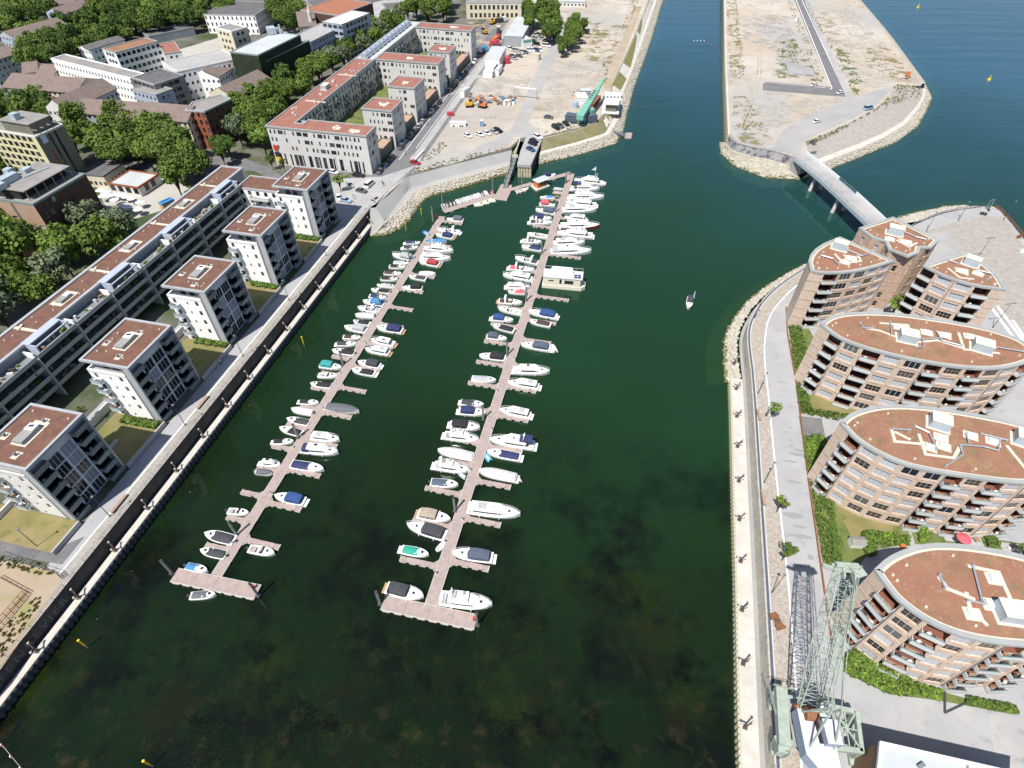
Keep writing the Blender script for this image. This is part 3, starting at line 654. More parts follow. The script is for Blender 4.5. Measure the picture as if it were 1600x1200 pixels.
sheet('gravel_patch', px([(1160, 30), (1225, 18), (1245, 60), (1248, 95), (1185, 70), (1160, 60)], ZP), ZP + .01, 'thin_gravel')
sheet('grass_verge', px([(1135, 0), (1150, 0), (1156, 30), (1154, 52), (1160, 70), (1159, 92), (1165, 104), (1160, 118), (1153, 113), (1150, 124), (1145, 118), (1143, 132), (1140, 112), (1138, 60)], ZP), ZP + .012, 'thin_grass')
sheet('grass_patch', px([(1146, 150), (1165, 150), (1190, 190), (1205, 215), (1190, 228), (1160, 222), (1144, 205)], ZP), ZP + .02, 'thin_grass')
sheet('grass_patch', px([(1355, 75), (1385, 70), (1418, 105), (1424, 122), (1395, 125), (1350, 100)], ZP), ZP + .02, 'thin_grass')
sheet('grass_patch', px([(1210, 55), (1240, 60), (1262, 90), (1285, 128), (1240, 122), (1205, 122), (1215, 90)], ZP), ZP + .02, 'thin_lawn')
sheet('grass_patch', px([(1305, 75), (1325, 78), (1352, 135), (1335, 148), (1318, 110)], ZP), ZP + .02, 'thin_lawn')
sheet('grass_patch', px([(900, 30), (980, 40), (972, 62), (955, 100), (905, 92)], ZL), ZL + .026, 'thin_grass')
sheet('dirt_patch', px([(1275, 22), (1290, 18), (1304, 38), (1318, 62), (1324, 74), (1312, 76), (1298, 68), (1286, 44)], ZP), ZP + .02, 'thin_dirt')
scrub('scrub_grass', [([(1228, 0), (1236, 0), (1288, 125), (1278, 128)], 120), ([(1255, 0), (1261, 0), (1345, 150), (1337, 152)], 130), ([(1388, 145), (1402, 132), (1438, 135), (1440, 150), (1420, 155), (1385, 168), (1375, 165)], 160), ([(1258, 222), (1300, 205), (1337, 188), (1375, 166), (1372, 170), (1300, 212), (1262, 226)], 110), ([(1150, 10), (1157, 40), (1163, 118), (1155, 125), (1148, 60)], 110), ([(1216, 62), (1230, 70), (1270, 80), (1262, 90), (1222, 88)], 60), ([(1315, 85), (1325, 85), (1348, 132), (1335, 135)], 50)], 0, 'embankment_grass', ZP, .2, .55, 5)
scrub('scrub_grass', [([(650, 262), (700, 250), (770, 233), (795, 232), (720, 252), (645, 272)], 120), ([(655, 250), (690, 222), (700, 226), (672, 252)], 60), ([(980, 45), (998, 0), (985, 0), (972, 45)], 120), ([(905, 48), (970, 52), (968, 56), (905, 54)], 40), ([(940, 97), (952, 97), (948, 130), (943, 128)], 40), ([(850, 205), (900, 195), (925, 185), (920, 190), (900, 202), (850, 213)], 50), ([(0, 868), (60, 880), (92, 892), (70, 900), (0, 885)], 60), ([(0, 985), (60, 930), (70, 940), (0, 1030)], 60)], 0, 'embankment_grass', ZL, .2, .5, 6)
# rubble heap on the mole
rr = random.Random(9); mb = MB(); HP = px([(1212, 92), (1230, 98), (1268, 108), (1272, 118), (1232, 117), (1230, 104)], ZP); hx = [p[0] for p in HP]; hy = [p[1] for p in HP]
for _ in range(2600):
 x, y = rr.uniform(min(hx), max(hx)), rr.uniform(min(hy), max(hy))
 if inside(x, y, HP):
  v, fs = STN[rr.randrange(4)]; s_ = rr.uniform(.3, .9); o = len(mb.v); mb.v += [(x + a * s_, y + b * s_, ZP + .2 + c * s_ * .8) for a, b, c in v]; mb.f += [tuple(o + q for q in f) for f in fs]; mb.m += [0] * len(fs)
stuff('rubble_heap', mb, 'slope_concrete', 'long heap of broken grey concrete rubble on the mole', 'rubble')
# ---- east quay -----------------------------------------------------------------------
QE = [(1157, 1215), (1155, 1150), (1153, 1050), (1150, 900), (1146, 760), (1143, 640), (1141, 592)]
qe = [Vector((*g2(x, y, 1.5), 0)) for x, y in QE]
ext = qe[0] + (qe[0] - qe[3]).normalized() * 60
qe = [ext] + qe
curve_px = [(1141, 592), (1138, 560), (1137, 530), (1145, 505), (1165, 475), (1195, 448), (1235, 423), (1262, 410)]
cv = smooth_line([Vector((*g2(x, y, 1.5), 0)) for x, y in curve_px], 2)
east_edge = qe + cv[1:]
def off(line, d, z):
 o = []
 for k, p in enumerate(line):
  a = line[max(0, k - 1)]; b_ = line[min(len(line) - 1, k + 1)]; t = (b_ - a).normalized(); o.append(Vector((p.x + t.y * d, p.y - t.x * d, z)))
 return o
# outer point of the south mole and plaza
plaza = [(1290, 395), (1345, 368), (1390, 340), (1410, 357), (1440, 345), (1480, 330), (1537, 322.5), (1555, 324), (1566, 331), (1600, 372), (1700, 500), (2000, 900)]
PL = px(plaza, ZR)
top_line = off(east_edge, 4.3, ZR)
land_e = [tuple(p[:2]) for p in top_line] + [tuple(PL[1])] + [tuple(p) for p in PL[3:]] + [(420, 60), (420, -280), (0, -280)]
mb = MB(); mb.flat(land_e, ZR); struct('east_ground', mb, 'promenade')
EQ = thing('sheet_pile_quay', 'long east quay with scalloped sheet piling and pale concrete coping beside the brick apartments', 'quay', (east_edge[3].x, east_edge[3].y, 0))
mb = MB(); mb.strip([Vector((p.x, p.y, -2.6)) for p in qe], [Vector((p.x, p.y, 1.9)) for p in qe]); wpart('backing', mb, 'pale_pile', EQ)
mb = MB(); n_ = 10
for k in range(n_):
 a0, a1 = math.pi * k / n_, math.pi * (k + 1) / n_
 mb.poly([(.5 * math.cos(a1), .36 * math.sin(a1), -2.6), (.5 * math.cos(a0), .36 * math.sin(a0), -2.6), (.5 * math.cos(a0), .36 * math.sin(a0), 2.05), (.5 * math.cos(a1), .36 * math.sin(a1), 2.05)])
mb.poly([(.5 * math.cos(math.pi * k / n_), .36 * math.sin(math.pi * k / n_), 2.05) for k in range(n_ + 1)])
spme = mb.mesh('sheet_pile', 'pale_pile')
lens = [(b_ - a_).length for a_, b_ in zip(qe, qe[1:])]; tot = sum(lens); cnt = int(tot / 1.03)
for p, q in zip(resample(qe, cnt), resample(qe, cnt)[1:]):
 d = q - p
 if p.y < 12: continue
 obj('sheet_pile', spme, EQ, p, math.atan2(d.y, d.x), True)
slab = resample(qe, 60)
for p, q in zip(slab, slab[1:]):
 if q.y < 8: continue
 a = off([p, q], .02, 0); b_ = off([p, q], 2.95, 0); t = (q - p).normalized() * .012
 mb = MB(); mb.prism([(a[0] + t)[:2], (a[1] - t)[:2], (b_[1] - t)[:2], (b_[0] + t)[:2]], 1.5, 2.08); wpart('coping_slab', mb, 'pale_concrete', EQ)
l0, l1, l2, l3 = off(east_edge, 2.96, 2.06), off(east_edge, 3.75, 2.06), off(east_edge, 4.05, ZR), off(east_edge, 4.3, ZR)
mb = MB(); mb.strip(l0, l1); mb.f = [tuple(reversed(f)) for f in mb.f]; wpart('walkway', mb, 'slope_concrete', EQ)
mb = MB(); mb.strip(l1, l2); mb.strip(l2, l3); mb.f = [tuple(reversed(f)) for f in mb.f]; wpart('parapet_wall', mb, 'stone', EQ)
CVL = [off(cv, 2.2, 2.1), off(cv, -.6, .1), off(cv, -5, -2.6)]
for k, (nm, mt_) in enumerate((('stone_bank', 'stone'), ('bank_foot', 'algae_stone'))):
 mb = MB(); mb.strip(CVL[k], CVL[k + 1]); mb.f = [tuple(reversed(f)) for f in mb.f]
 mb.f = [tuple(reversed(f)) for f in mb.f]; struct(nm, mb, mt_)
stones('bank_stones', CVL[0], CVL[1], 1300, 5, .3, .7)
mb = MB(); mb.strip(off(qe, -.5, -.4), off(qe, -6, -2.7)); struct('bank_foot', mb, 'bed')
ed = east_edge[1:]
def band(name, d0, d1, z, mt, line=None):
 mb = MB(); L = line or ed; mb.strip(off(L, d0, z), off(L, d1, z)); mb.f = [tuple(reversed(f)) for f in mb.f]; return struct(name, mb, mt)
band('drain_channel', 4.35, 4.82, ZR + .012, 'tarp_slate')
band('kerb_stone', 4.84, 5.1, ZR + .014, 'pale_concrete')
# kerb line between setts and promenade + planting edge
wl2 = [(1258, 1300), (1248, 1160), (1238, 1010), (1230, 900), (1212, 750), (1200, 620), (1194, 570), (1193, 535), (1200, 492), (1230, 457), (1252, 440)]
a = smooth_line(px3([(x, y, ZR + .02) for x, y in wl2]), 2); mb = MB(); mb.strip(a, off(a, .32, ZR + .02)); mb.f = [tuple(reversed(f)) for f in mb.f]; struct('kerb_line', mb, 'white_line')
si = [p for p in off(ed, 5.12, ZR + .01) if p.y > -20]; mb = MB(); mb.strip(resample(si, 60), resample([Vector((p.x, p.y, ZR + .01)) for p in a], 60)); mb.f = [tuple(reversed(f)) for f in mb.f]; struct('sett_paving', mb, 'setts')
pe_ = px3([(1300, 1010, ZR + .016), (1280, 870, ZR + .016), (1262, 745, ZR + .016), (1244, 600, ZR + .016), (1230, 520, ZR + .016), (1228, 480, ZR + .016)])
# plaza paving and bank on the river side
sheet('plaza_paving', px([(1378, 385), (1420, 372), (1440, 362), (1530, 337), (1570, 339), (1600, 385), (1640, 440), (1640, 560), (1540, 480), (1508, 400), (1494, 395), (1482, 375)], ZR), ZR + .01, 'beige_paving')
sheet('plaza_band', px([(1445, 362), (1536, 331), (1556, 332), (1569, 342), (1600, 386), (1603, 384), (1571, 338), (1557, 328), (1536, 327), (1442, 358)], ZR), ZR + .016, 'concrete')
BK = strips('river_bank', [
 [(1392, 352, 5.5), (1440, 345, 5.5), (1480, 330, 5.5), (1537, 322.5, 5.5), (1556, 324, 5.5), (1566, 331, 5.5), (1600, 372, 5.5), (1700, 500, 5.5)],
 [(1376, 352, .1), (1410, 337, .1), (1440, 330, .1), (1480, 322, .1), (1505, 320, .1), (1540, 328, .1), (1600, 390, .1), (1700, 520, .1)],
 [(1372, 345, -2.6), (1408, 330, -2.6), (1440, 322, -2.6), (1482, 314, -2.6), (1510, 313, -2.6), (1550, 320, -2.6), (1612, 385, -2.6), (1712, 515, -2.6)]], ['pale_concrete', 'algae_stone'], nm=['stone_bank', 'bank_foot'])
stones('bank_stones', BK[0][:22], BK[1][:22], 700, 6)
mb = MB(); e_ = smooth_line(px3([(1403, 366, ZR), (1440, 346, ZR), (1480, 331, ZR), (1537, 323.5, ZR)]), 1)
for p, q in zip(e_, e_[1:]):
 for z in (.5, 1.05): mb.bar(p + Vector((0, 0, z)), q + Vector((0, 0, z)), .12)
 mb.bar(p, p + Vector((0, 0, 1.05)), .09)
props(obj('plaza_railing', mb.mesh('plaza_railing', 'steel_dark')), 'dark railing along the stone bank at the tip of the paved plaza', 'railing')
mb = MB(); e_ = smooth_line(px3([(1555, 324.5, ZR), (1566, 332, ZR), (1600, 373, ZR), (1660, 450, ZR)]), 2)
for p, q in zip(e_, e_[1:]):
 mb.bar(p + Vector((0, 0, .5)), q + Vector((0, 0, .5)), .25); mb.bar(p + Vector((0, 0, 1.0)), q + Vector((0, 0, 1.0)), .14); mb.bar(p, p + Vector((0, 0, 1.0)), .12)
props(obj('river_railing', mb.mesh('river_railing', 'rust')), 'reddish railing on the river edge of the paved plaza', 'railing')
# zebra-like bars by the brick block
mb = MB()
for a, b_ in (((1549, 480), (1600, 550)), ((1558, 478), (1608, 545)), ((1582, 500), (1620, 555))):
 p, q = G(*a, ZR + .03), G(*b_, ZR + .03); d = (q - p).normalized(); nn = Vector((-d.y, d.x, 0)) * .45; mb.poly([p - nn, q - nn, q + nn, p + nn])
struct('parking_markings', mb, 'white_line')
# wet stains on the promenade
rr = random.Random(3); mb = MB()
for x, y, a_, b_ in ((1247, 710, 2.0, .5), (1235, 721, 1.6, .3), (1240, 753, 1.6, .4), (1240, 805, 2.2, .8), (1250, 823, 1.6, .35), (1252, 838, 2.4, .5), (1247, 703, 1.0, .4), (1236, 697, .5, .4), (1234, 668, .4, .3), (1228, 675, .5, .25), (1267, 871, .7, .6), (1248, 884, 1.4, .4), (1255, 640, .3, .2), (1236, 688, .4, .25), (1252, 640, .25, .2)):
 c = G(x, y, ZR + .016); P = []
 for k in range(14):
  t = k / 14 * 6.283; r_ = rr.uniform(.75, 1.2); P.append((c.x + math.cos(t) * a_ * r_ * .95 + rr.uniform(-.1, .1), c.y + math.sin(t) * b_ * r_ - math.cos(t) * a_ * .15))
 mb.flat(P, ZR + .018)
props(struct('damp_patches', mb, 'stain'), kind='structure')
# ================================================================== BUILDINGS: tools
WIN = {}
def window_mesh(kind, w_, h):
 key = (kind, round(w_, 2), round(h, 2))
 if key in WIN: return WIN[key]
 mb = MB(); x0, x1 = -w_ / 2, w_ / 2; f = .09
 fm, gm = {'w': ('frame_white', 'glass'), 'd': ('frame_dark', 'glass_dark'), 't': ('frame_tan', 'glass_dark'), 'b': ('frame_white', 'blind'), 'p': ('frame_blue', 'panel_blue'), 'q': ('frame_blue', 'glass_dark'), 'v': ('frame_dark', 'glass_dark')}[kind]
 mb.poly([(x0, .05, 0), (x1, .05, 0), (x1, .05, h), (x0, .05, h)], 1)
 def bar(a, b_, c, d, y=-.01): mb.poly([(a, y, c), (b_, y, c), (b_, y, d), (a, y, d)], 0)
 bar(x0, x1, 0, f); bar(x0, x1, h - f, h); bar(x0, x0 + f, f, h - f); bar(x1 - f, x1, f, h - f)
 nc = max(1, round(w_ / (.8 if kind in 'bt' else 1.1)))
 for k in range(1, nc): xx = x0 + w_ * k / nc; bar(xx - f / 2, xx + f / 2, f, h - f)
 if kind in 'bt' and h > 1.5: bar(x0 + f, x1 - f, h * .48, h * .48 + .07, -.012)
 if kind == 'b':
  for k in range(1, 8):
   zz = h * k / 8; mb.poly([(x0 + f, .03, zz), (x1 - f, .03, zz), (x1 - f, .045, zz + .04), (x0 + f, .045, zz + .04)], 1)
 WIN[key] = mb.mesh('window', [fm, gm]); return WIN[key]
DEPTH = {'w': .16, 'd': .2, 't': .3, 'b': .3, 'p': .1, 'q': .12, 'v': .25, 'L': 1.7, 'H': .8}
def facade(mb, wins, A, B, z0, z1, ops, m=0, mrev=None):
 """wall A->B (outside on the right hand) with real openings; ops = (u0,u1,v0,v1,kind)"""
 A, B = Vector((A[0], A[1])), Vector((B[0], B[1])); d = B - A; L = d.length; d /= L; nin = Vector((-d.y, d.x)); H = z1 - z0
 ops = [o for o in ops if o[0] > .05 and o[1] < L - .05 and o[3] < H - .02 and o[2] >= 0]
 def pt(u, v, y=0): return (A.x + d.x * u + nin.x * y, A.y + d.y * u + nin.y * y, z0 + v)
 # horizontal bands: per band of v, cut only by the openings in it
 vs = sorted({0.0, H, *[round(o[2], 3) for o in ops], *[round(o[3], 3) for o in ops]})
 for v0, v1 in zip(vs, vs[1:]):
  if v1 - v0 < 1e-3: continue
  row = sorted([o for o in ops if o[2] < v1 - 1e-3 and o[3] > v0 + 1e-3], key=lambda o: o[0]); u = 0.0
  for o in row:
   if o[0] > u + 1e-4: mb.poly([pt(u, v0), pt(o[0], v0), pt(o[0], v1), pt(u, v1)], m)
   u = max(u, o[1])
  if u < L - 1e-4: mb.poly([pt(u, v0), pt(L, v0), pt(L, v1), pt(u, v1)], m)
 r = m if mrev is None else mrev
 for u0, u1, v0, v1, k in ops:
  D = DEPTH[k]
  mb.poly([pt(u0, v0), pt(u1, v0), pt(u1, v0, D), pt(u0, v0, D)], r); mb.poly([pt(u0, v1, D), pt(u1, v1, D), pt(u1, v1), pt(u0, v1)], r)
  mb.poly([pt(u0, v0), pt(u0, v0, D), pt(u0, v1, D), pt(u0, v1)], r); mb.poly([pt(u1, v0, D), pt(u1, v0), pt(u1, v1), pt(u1, v1, D)], r)
  kk = {'L': 'd', 'H': 'v'}.get(k, k)
  wins.append((kk, u1 - u0, v1 - v0, pt((u0 + u1) / 2, v0, D - .06), math.atan2(d.y, d.x)))
def put_windows(root, wins):
 for k, w_, h, p, rz in wins[:300]: obj('window', window_mesh(k, w_, h), root, p, rz, True)
 if len(wins) > 300:
  mb = MB()
  for k, w_, h, p, rz in wins[300:]:
   me = window_mesh(k, w_, h); c, s_ = math.cos(rz), math.sin(rz); o = len(mb.v)
   mb.v += [(p[0] + v.co.x * c - v.co.y * s_, p[1] + v.co.x * s_ + v.co.y * c, p[2] + v.co.z) for v in me.vertices]
   mb.f += [tuple(o + q for q in f.vertices) for f in me.polygons]; mb.m += [0 if f.material_index == 0 else 1 for f in me.polygons]
  o = wpart('windows', mb, ['frame_white', 'glass_dark'], root); o['kind'] = 'stuff'
def grid_ops(L, H, floors, fh, sill, w_, h, gap, kind='w', m0=1.2, skip=0.0, rr=None, z_off=0.0, kinds=None):
 n_ = max(1, int((L - 2 * m0 + gap - w_) / gap) + 1 if L > 2 * m0 + w_ else 0)
 if L < 2 * m0 + w_ * .8: return []
 tot_ = (n_ - 1) * gap; u_ = (L - tot_) / 2; o = []
 for f in range(floors):
  for k in range(n_):
   if skip and rr.random() < skip: continue
   kd = rr.choice(kinds) if kinds else kind
   c = u_ + k * gap; o.append((c - w_ / 2, c + w_ / 2, z_off + f * fh + sill, z_off + f * fh + sill + h, kd))
 return o
def flat_roof(root, poly, z, roof='felt_roof', cop='coping', cw=.45, ch=.35, gravel=None, gw_=.6):
 poly = ccw(poly); inn = inset(poly, cw)
 mb = MB(); ou = inset(poly, -.06)
 mb.wallring(ou, z - .25, z + ch); mb.ringband(ou, inn, z + ch, z + ch); mb.wallring(list(reversed(inn)), z, z + ch)
 wpart('coping', mb, cop, root)
 mb = MB(); mb.flat(inn, z + .02); wpart('roof', mb, roof, root)
 if gravel:
  g2_ = inset(poly, cw + gw_); mb = MB(); mb.ringband(inn, g2_, z + .045, z + .045); wpart('gravel_strip', mb, gravel, root)
def roof_unit(root, c, d, rz, z, pad=True):
 """plant box on a gravel pad"""
 if pad:
  mb = MB(); mb.box((0, 0, .03), (d[0] + .9, d[1] + .9, .17)); obj('gravel_pad', mb.mesh('gravel_pad', 'roof_gravel'), root, (c[0], c[1], z), rz, True)
 mb = MB(); mb.box((0, 0, d[2] / 2 + .1), d); u_ = obj('plant_box', mb.mesh('plant_box', 'unit_side'), root, (c[0], c[1], z), rz, True)
 mb = MB(); mb.box((0, 0, d[2] + .16), (d[0] + .15, d[1] + .15, .1)); obj('lid', mb.mesh('lid', 'unit_top'), u_)
def pipe_run(root, pts, z, r=.14, mt='duct'):
 mb = MB()
 for a, b_ in zip(pts, pts[1:]): mb.tube((*a, z), (*b_, z), r, 6)
 for a in (pts[0], pts[-1]): mb.tube((*a, z - .35), (*a, z + .25), r * 1.5, 6)
 wpart('duct', mb, mt, root)
GP = [0]
def gravel_path(root, pts, z, w_=.62):
 for a, b_ in zip(pts, pts[1:]):
  a, b_ = Vector(a), Vector(b_); d = b_ - a; GP[0] = (GP[0] + 1) % 37; mb = MB(); mb.box((0, 0, 0), (d.length + w_, w_, .05 + GP[0] * .0022)); obj('gravel_path', mb.mesh('gravel_path', 'roof_gravel'), root, (*((a + b_) / 2), z + .05), math.atan2(d.y, d.x), True)
def bld(name, label, poly, z0, z1, wall='plaster_grey', roof='felt_roof', floors=0, fh=3.0, win=(1.2, 1.5, 2.6), kind='w', sill=.95, cat='building', flat=True, cop='coping', group=None, skip=0, seed=0, m0=1.2, edges=None, mats=None, z_off=0.0, rev=None, kinds=None):
 poly = ccw(poly); c = sum((Vector(p[:2]) for p in poly), Vector((0, 0))) / len(poly)
 root = thing(name, label, cat, (c.x, c.y, z0), 0, group); mb = MB(); wins = []; rr = random.Random(seed); ms = mats or [wall]
 for k in range(len(poly)):
  A, B = Vector(poly[k][:2]), Vector(poly[(k + 1) % len(poly)][:2]); d = B - A; mid = (A + B) / 2
  if edges and k in edges:
   ops, mi = edges[k]; ops = ops(d.length, z1 - z0) if callable(ops) else ops
  else:
   mi = 0; out = Vector((d.y, -d.x))
   ops = grid_ops(d.length, z1 - z0, floors, fh, sill, *win, kind=kind, skip=skip, rr=rr, m0=m0, z_off=z_off, kinds=kinds) if floors and out.dot(-mid) > 0 else []
  facade(mb, wins, A, B, z0, z1, ops, mi, rev)
 wpart('wall', mb, ms, root); put_windows(root, wins)
 if flat: flat_roof(root, poly, z1, roof, cop)
 return root
def gable(root, p, z, rise, mt, wall, over=.5, chim=0, dorm=0, seed=0, hip=0.0):
 """gabled roof over a rectangle whose long sides are p0-p1 and p2-p3"""
 p = [Vector(q[:2]) for q in p]; rr = random.Random(seed)
 e0, e1 = (p[0] + p[3]) / 2, (p[1] + p[2]) / 2; ax = (e1 - e0).normalized(); sd_ = (p[1] - p[0]).normalized()
 r0, r1 = e0 + ax * hip, e1 - ax * hip
 if not hip:
  mb = MB()
  mb.poly([(*p[3], z), (*p[0], z), (*e0, z + rise)]); mb.poly([(*p[1], z), (*p[2], z), (*e1, z + rise)]); wpart('gable', mb, wall, root)
 mb = MB(); up = .22; hw = (p[0] - e0).length; sl_ = rise / hw; o = over
 def side(a, b_, e_a, e_b):
  oa = (a - e0).normalized() if False else None
  n_ = ((a + b_) / 2 - (e_a + e_b) / 2).normalized()
  A_2 = a + n_ * o - ax * o; B_2 = b_ + n_ * o + ax * o; E_a, E_b = e_a - ax * (o if not hip else 0), e_b + ax * (o if not hip else 0)
  zl = z - sl_ * o
  mb.poly([(*A_2, zl + up), (*B_2, zl + up), (*E_b, z + rise + up), (*E_a, z + rise + up)]); mb.poly([(*A_2, zl), (*A_2, zl + up), (*B_2, zl + up), (*B_2, zl)])
  mb.poly([(*A_2, zl), (*B_2, zl), (*E_b, z + rise), (*E_a, z + rise)])
  return n_
 n1 = side(p[0], p[1], r0, r1); n2 = side(p[2], p[3], r1, r0)
 for a, b_, e in ((p[3], p[0], r0), (p[1], p[2], r1)):
  if hip: mb.poly([(*a, z + up), (*b_, z + up), (*e, z + rise + up)])
 rf = wpart('roof', mb, mt, root); L = (r1 - r0).length
 for k in range(chim):
  c = r0 + ax * L * (k + .5 + rr.uniform(-.2, .2)) / max(1, chim) + n1 * rr.uniform(-.1, .35) * hw; mb = MB(); mb.box((0, 0, 0), (.8, .6, 1.8), 0); mb.box((0, 0, .98), (.95, .75, .12), 0, 1)
  obj('chimney', mb.mesh('chimney', ['brick_dark', 'steel_dark']), rf, (c.x, c.y, z + rise + .2), math.atan2(ax.y, ax.x), True).location = Vector((c.x, c.y, z + rise * .95 + .3)) - root.location
 for k in range(dorm):
  for nn in ((n1, n2) if seed % 2 else (n1, n2)):
   if nn.dot(-e0) < 0: continue
   c = r0 + ax * L * (k + .5) / dorm + nn * hw * .55; zz = z + rise * .45
   mb = MB(); mb.box((0, 0, .7), (1.5, 2.4, 1.5), 0, 0, 2); mb.poly([(-.55, -1.215, .3), (.55, -1.215, .3), (.55, -1.215, 1.25), (-.55, -1.215, 1.25)], 1)
   o2 = obj('dormer', mb.mesh('dormer', [mt, 'glass', 'slate_roof']), rf, (0, 0, 0), math.atan2(nn.y, nn.x) + math.pi / 2); o2.location = Vector((c.x, c.y, zz)) - root.location
 return rf
# ------------------------------------------------------------------ five white apartment blocks by the west quay
def rectST(s0, s1, t0, t1): return [ST(s0, t0), ST(s0, t1), ST(s1, t1), ST(s1, t0)]
BALC = {}
def balcony(root, p, rz, w_, d, rail='balcony_grey', slab='slab_grey', h=.95, seed=0, furn=True):
 key = (round(w_, 1), round(d, 1), rail, slab, seed % 4 if furn else 9)
 if key not in BALC:
  mb = MB(); mb.box((0, -d / 2, .1), (w_, d, .2), 0, 0); mb.box((0, -d + .04, .1 + h / 2 + .1), (w_, .08, h), 0, 1)
  for sx in (-1, 1): mb.box((sx * (w_ / 2 - .04), -d / 2, .1 + h / 2 + .1), (.08, d - .16, h), 0, 1)
  mb.box((0, -d + .04, h + .24), (w_ + .04, .14, .07), 0, 2)
  if furn:
   rr = random.Random(seed % 4)
   for k in range(3):
    x = rr.uniform(-w_ / 2 + .4, w_ / 2 - .4); y = -rr.uniform(.35, d - .4); q = rr.choice([3, 4, 5, 6]); hh = rr.uniform(.4, 1.0)
    mb.box((x, y, .2 + hh / 2), (rr.uniform(.4, .9), .45, hh), rr.uniform(0, 1), q)
  BALC[key] = mb.mesh('balcony', [slab, rail, 'rail_teal', 'timber', 'hedge', 'tarp_white', 'steel_dark'])
 return obj('balcony', BALC[key], root, p, rz, True)
RZT = RZ_S                                    # wall facing the water runs along +s with outside on the right (+t)
def white_block(s0, s1, label, seed, gray=False):
 t0, t1 = -112.5, -100.4; z0, zr = ZL, 23.5; fh = 3.0; rr = random.Random(seed)
 root = thing('apartment_block', label, 'apartment block', ST((s0 + s1) / 2, (t0 + t1) / 2, z0), 0, 'white apartment blocks along the west quay')
 W_ = 'offwhite_wall' if gray else 'white_wall'
 zb = zr - 3.1                             # parapet of the white body, the set-back top floor sits above
 bt1 = t1 - 1.5
 # body: front face (towards -s), back, court side
 mb = MB(); wins = []
 L = bt1 - t0
 ops = []
 for f in range(5):
  v = f * fh + 1.0
  for u, w_, h in ((1.6, .9, 1.5), (5.2, .5, 1.0), (8.0, .9, 1.5)):
   if f == 0 and u > 6: continue
   if f in (1, 2, 3) and u < 2: ops.append((u - .5, u + .6, f * fh + .2, f * fh + 2.4, 'w')); continue
   ops.append((u - w_ / 2, u + w_ / 2, v, v + h, 'w'))
 facade(mb, wins, ST(s0, t0), ST(s0, bt1 - .9), z0, zb, ops)
 facade(mb, wins, ST(s1, bt1), ST(s1, t0), z0, zb, grid_ops(L, zb - z0, 5, fh, 1.0, 1.0, 1.5, 3, 'w'))
 facade(mb, wins, ST(s1, t0), ST(s0, t0), z0, zb, grid_ops(s1 - s0, zb - z0, 5, fh, 1.0, 1.0, 1.5, 3, 'w'))
 wpart('wall', mb, W_, root)
 # water side: recessed loggias at both ends, framed panels between
 mb = MB(); Lw = s1 - s0; e = 3.9
 opsw = []
 for f in range(6):
  opsw += [(.35, e - .2, f * fh + .25, f * fh + 2.75, 'L'), (Lw - e + .2, Lw - .35, f * fh + .25, f * fh + 2.75, 'L')]
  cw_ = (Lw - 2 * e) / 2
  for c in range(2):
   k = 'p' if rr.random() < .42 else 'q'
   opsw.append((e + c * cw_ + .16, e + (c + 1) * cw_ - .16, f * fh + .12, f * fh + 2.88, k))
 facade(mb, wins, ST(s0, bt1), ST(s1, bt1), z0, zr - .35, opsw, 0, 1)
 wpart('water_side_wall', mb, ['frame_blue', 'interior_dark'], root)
 # recessed strip between white face and the corner fin, on the front
 mb = MB(); facade(mb, wins, ST(s0 + .1, bt1 - .92), ST(s0 + .1, bt1), z0, zr - .35, [], 0); wpart('recess', mb, 'slab_grey', root)
 put_windows(root, wins)
 for f in range(6):
  for ss, sd_ in ((s0 + e / 2 - .1, 1), (s1 - e / 2 + .1, 2)):
   p = ST(ss, bt1, z0 + f * fh); balcony(root, p, RZT, e - .3, 1.5, 'slab_grey' if f % 2 else 'rail_teal', seed=seed + f + sd_)
 for f in range(1, 5):                     # small glazed balconies on the white face
  p = ST(s0, t0 + 1.7, z0 + f * fh); balcony(root, p, RZ_S - math.pi / 2, 2.5, 1.25, 'unit_side', 'white_wall', seed=seed + f)
 # fins
 for ss in (s0 + .02, s1 - .02):
  mb = MB(); mb.box((0, 0, 0), (.36, 1.62, zr - z0 - .4)); p = ST(ss, t1 - .75, (z0 + zr - .4) / 2); obj('corner_fin', mb.mesh('corner_fin', 'coping'), root, p, RZ_S, True)
 # set-back top floor on the white part
 mb = MB(); w2 = []
 facade(mb, w2, ST(s0 + 1.3, t0 + 1.0), ST(s0 + 1.3, bt1 - .9), zb, zr - .35, grid_ops(L - 1.9, 2.7, 1, 3, .3, 1.6, 2.1, 2.4, 'd', .8))
 facade(mb, w2, ST(s1, t0 + 1.0), ST(s0 + 1.3, t0 + 1.0), zb, zr - .35, [])
 facade(mb, w2, ST(s1 - .05, bt1), ST(s1 - .05, t0 + 1), zb, zr - .35, []); wpart('top_floor_wall', mb, 'grey_wall', root); put_windows(root, w2)
 mb = MB(); mb.flat([ST(s0, t0), ST(s0, bt1), ST(s1, bt1), ST(s1, t0)], zb - .3); wpart('terrace', mb, 'concrete', root)
 mb = MB(); q = [ST(s0, t0), ST(s0, bt1 - .9), ST(s0 + .3, bt1 - .9), ST(s0 + .3, t0 + .3), ST(s1, t0 + .3), ST(s1, t0)]; mb.prism(q, zb - .3, zb + .55); wpart('terrace_parapet', mb, W_, root)
 # roof slab with coping, sedum, gravel border and plant
 rp = rectST(s0 - .15, s1 + .1, t0 - .1, t1 + .05)
 mb = MB(); mb.flat(rp, zr - .36); mb.f = [tuple(reversed(f)) for f in mb.f]; mb.wallring(ccw(rp), zr - .36, zr - .2); wpart('soffit', mb, 'coping', root)
 flat_roof(root, rp, zr, 'sedum', 'coping', .5, .3, None)
 c = ST((s0 + s1) / 2 + .5, -106.6)
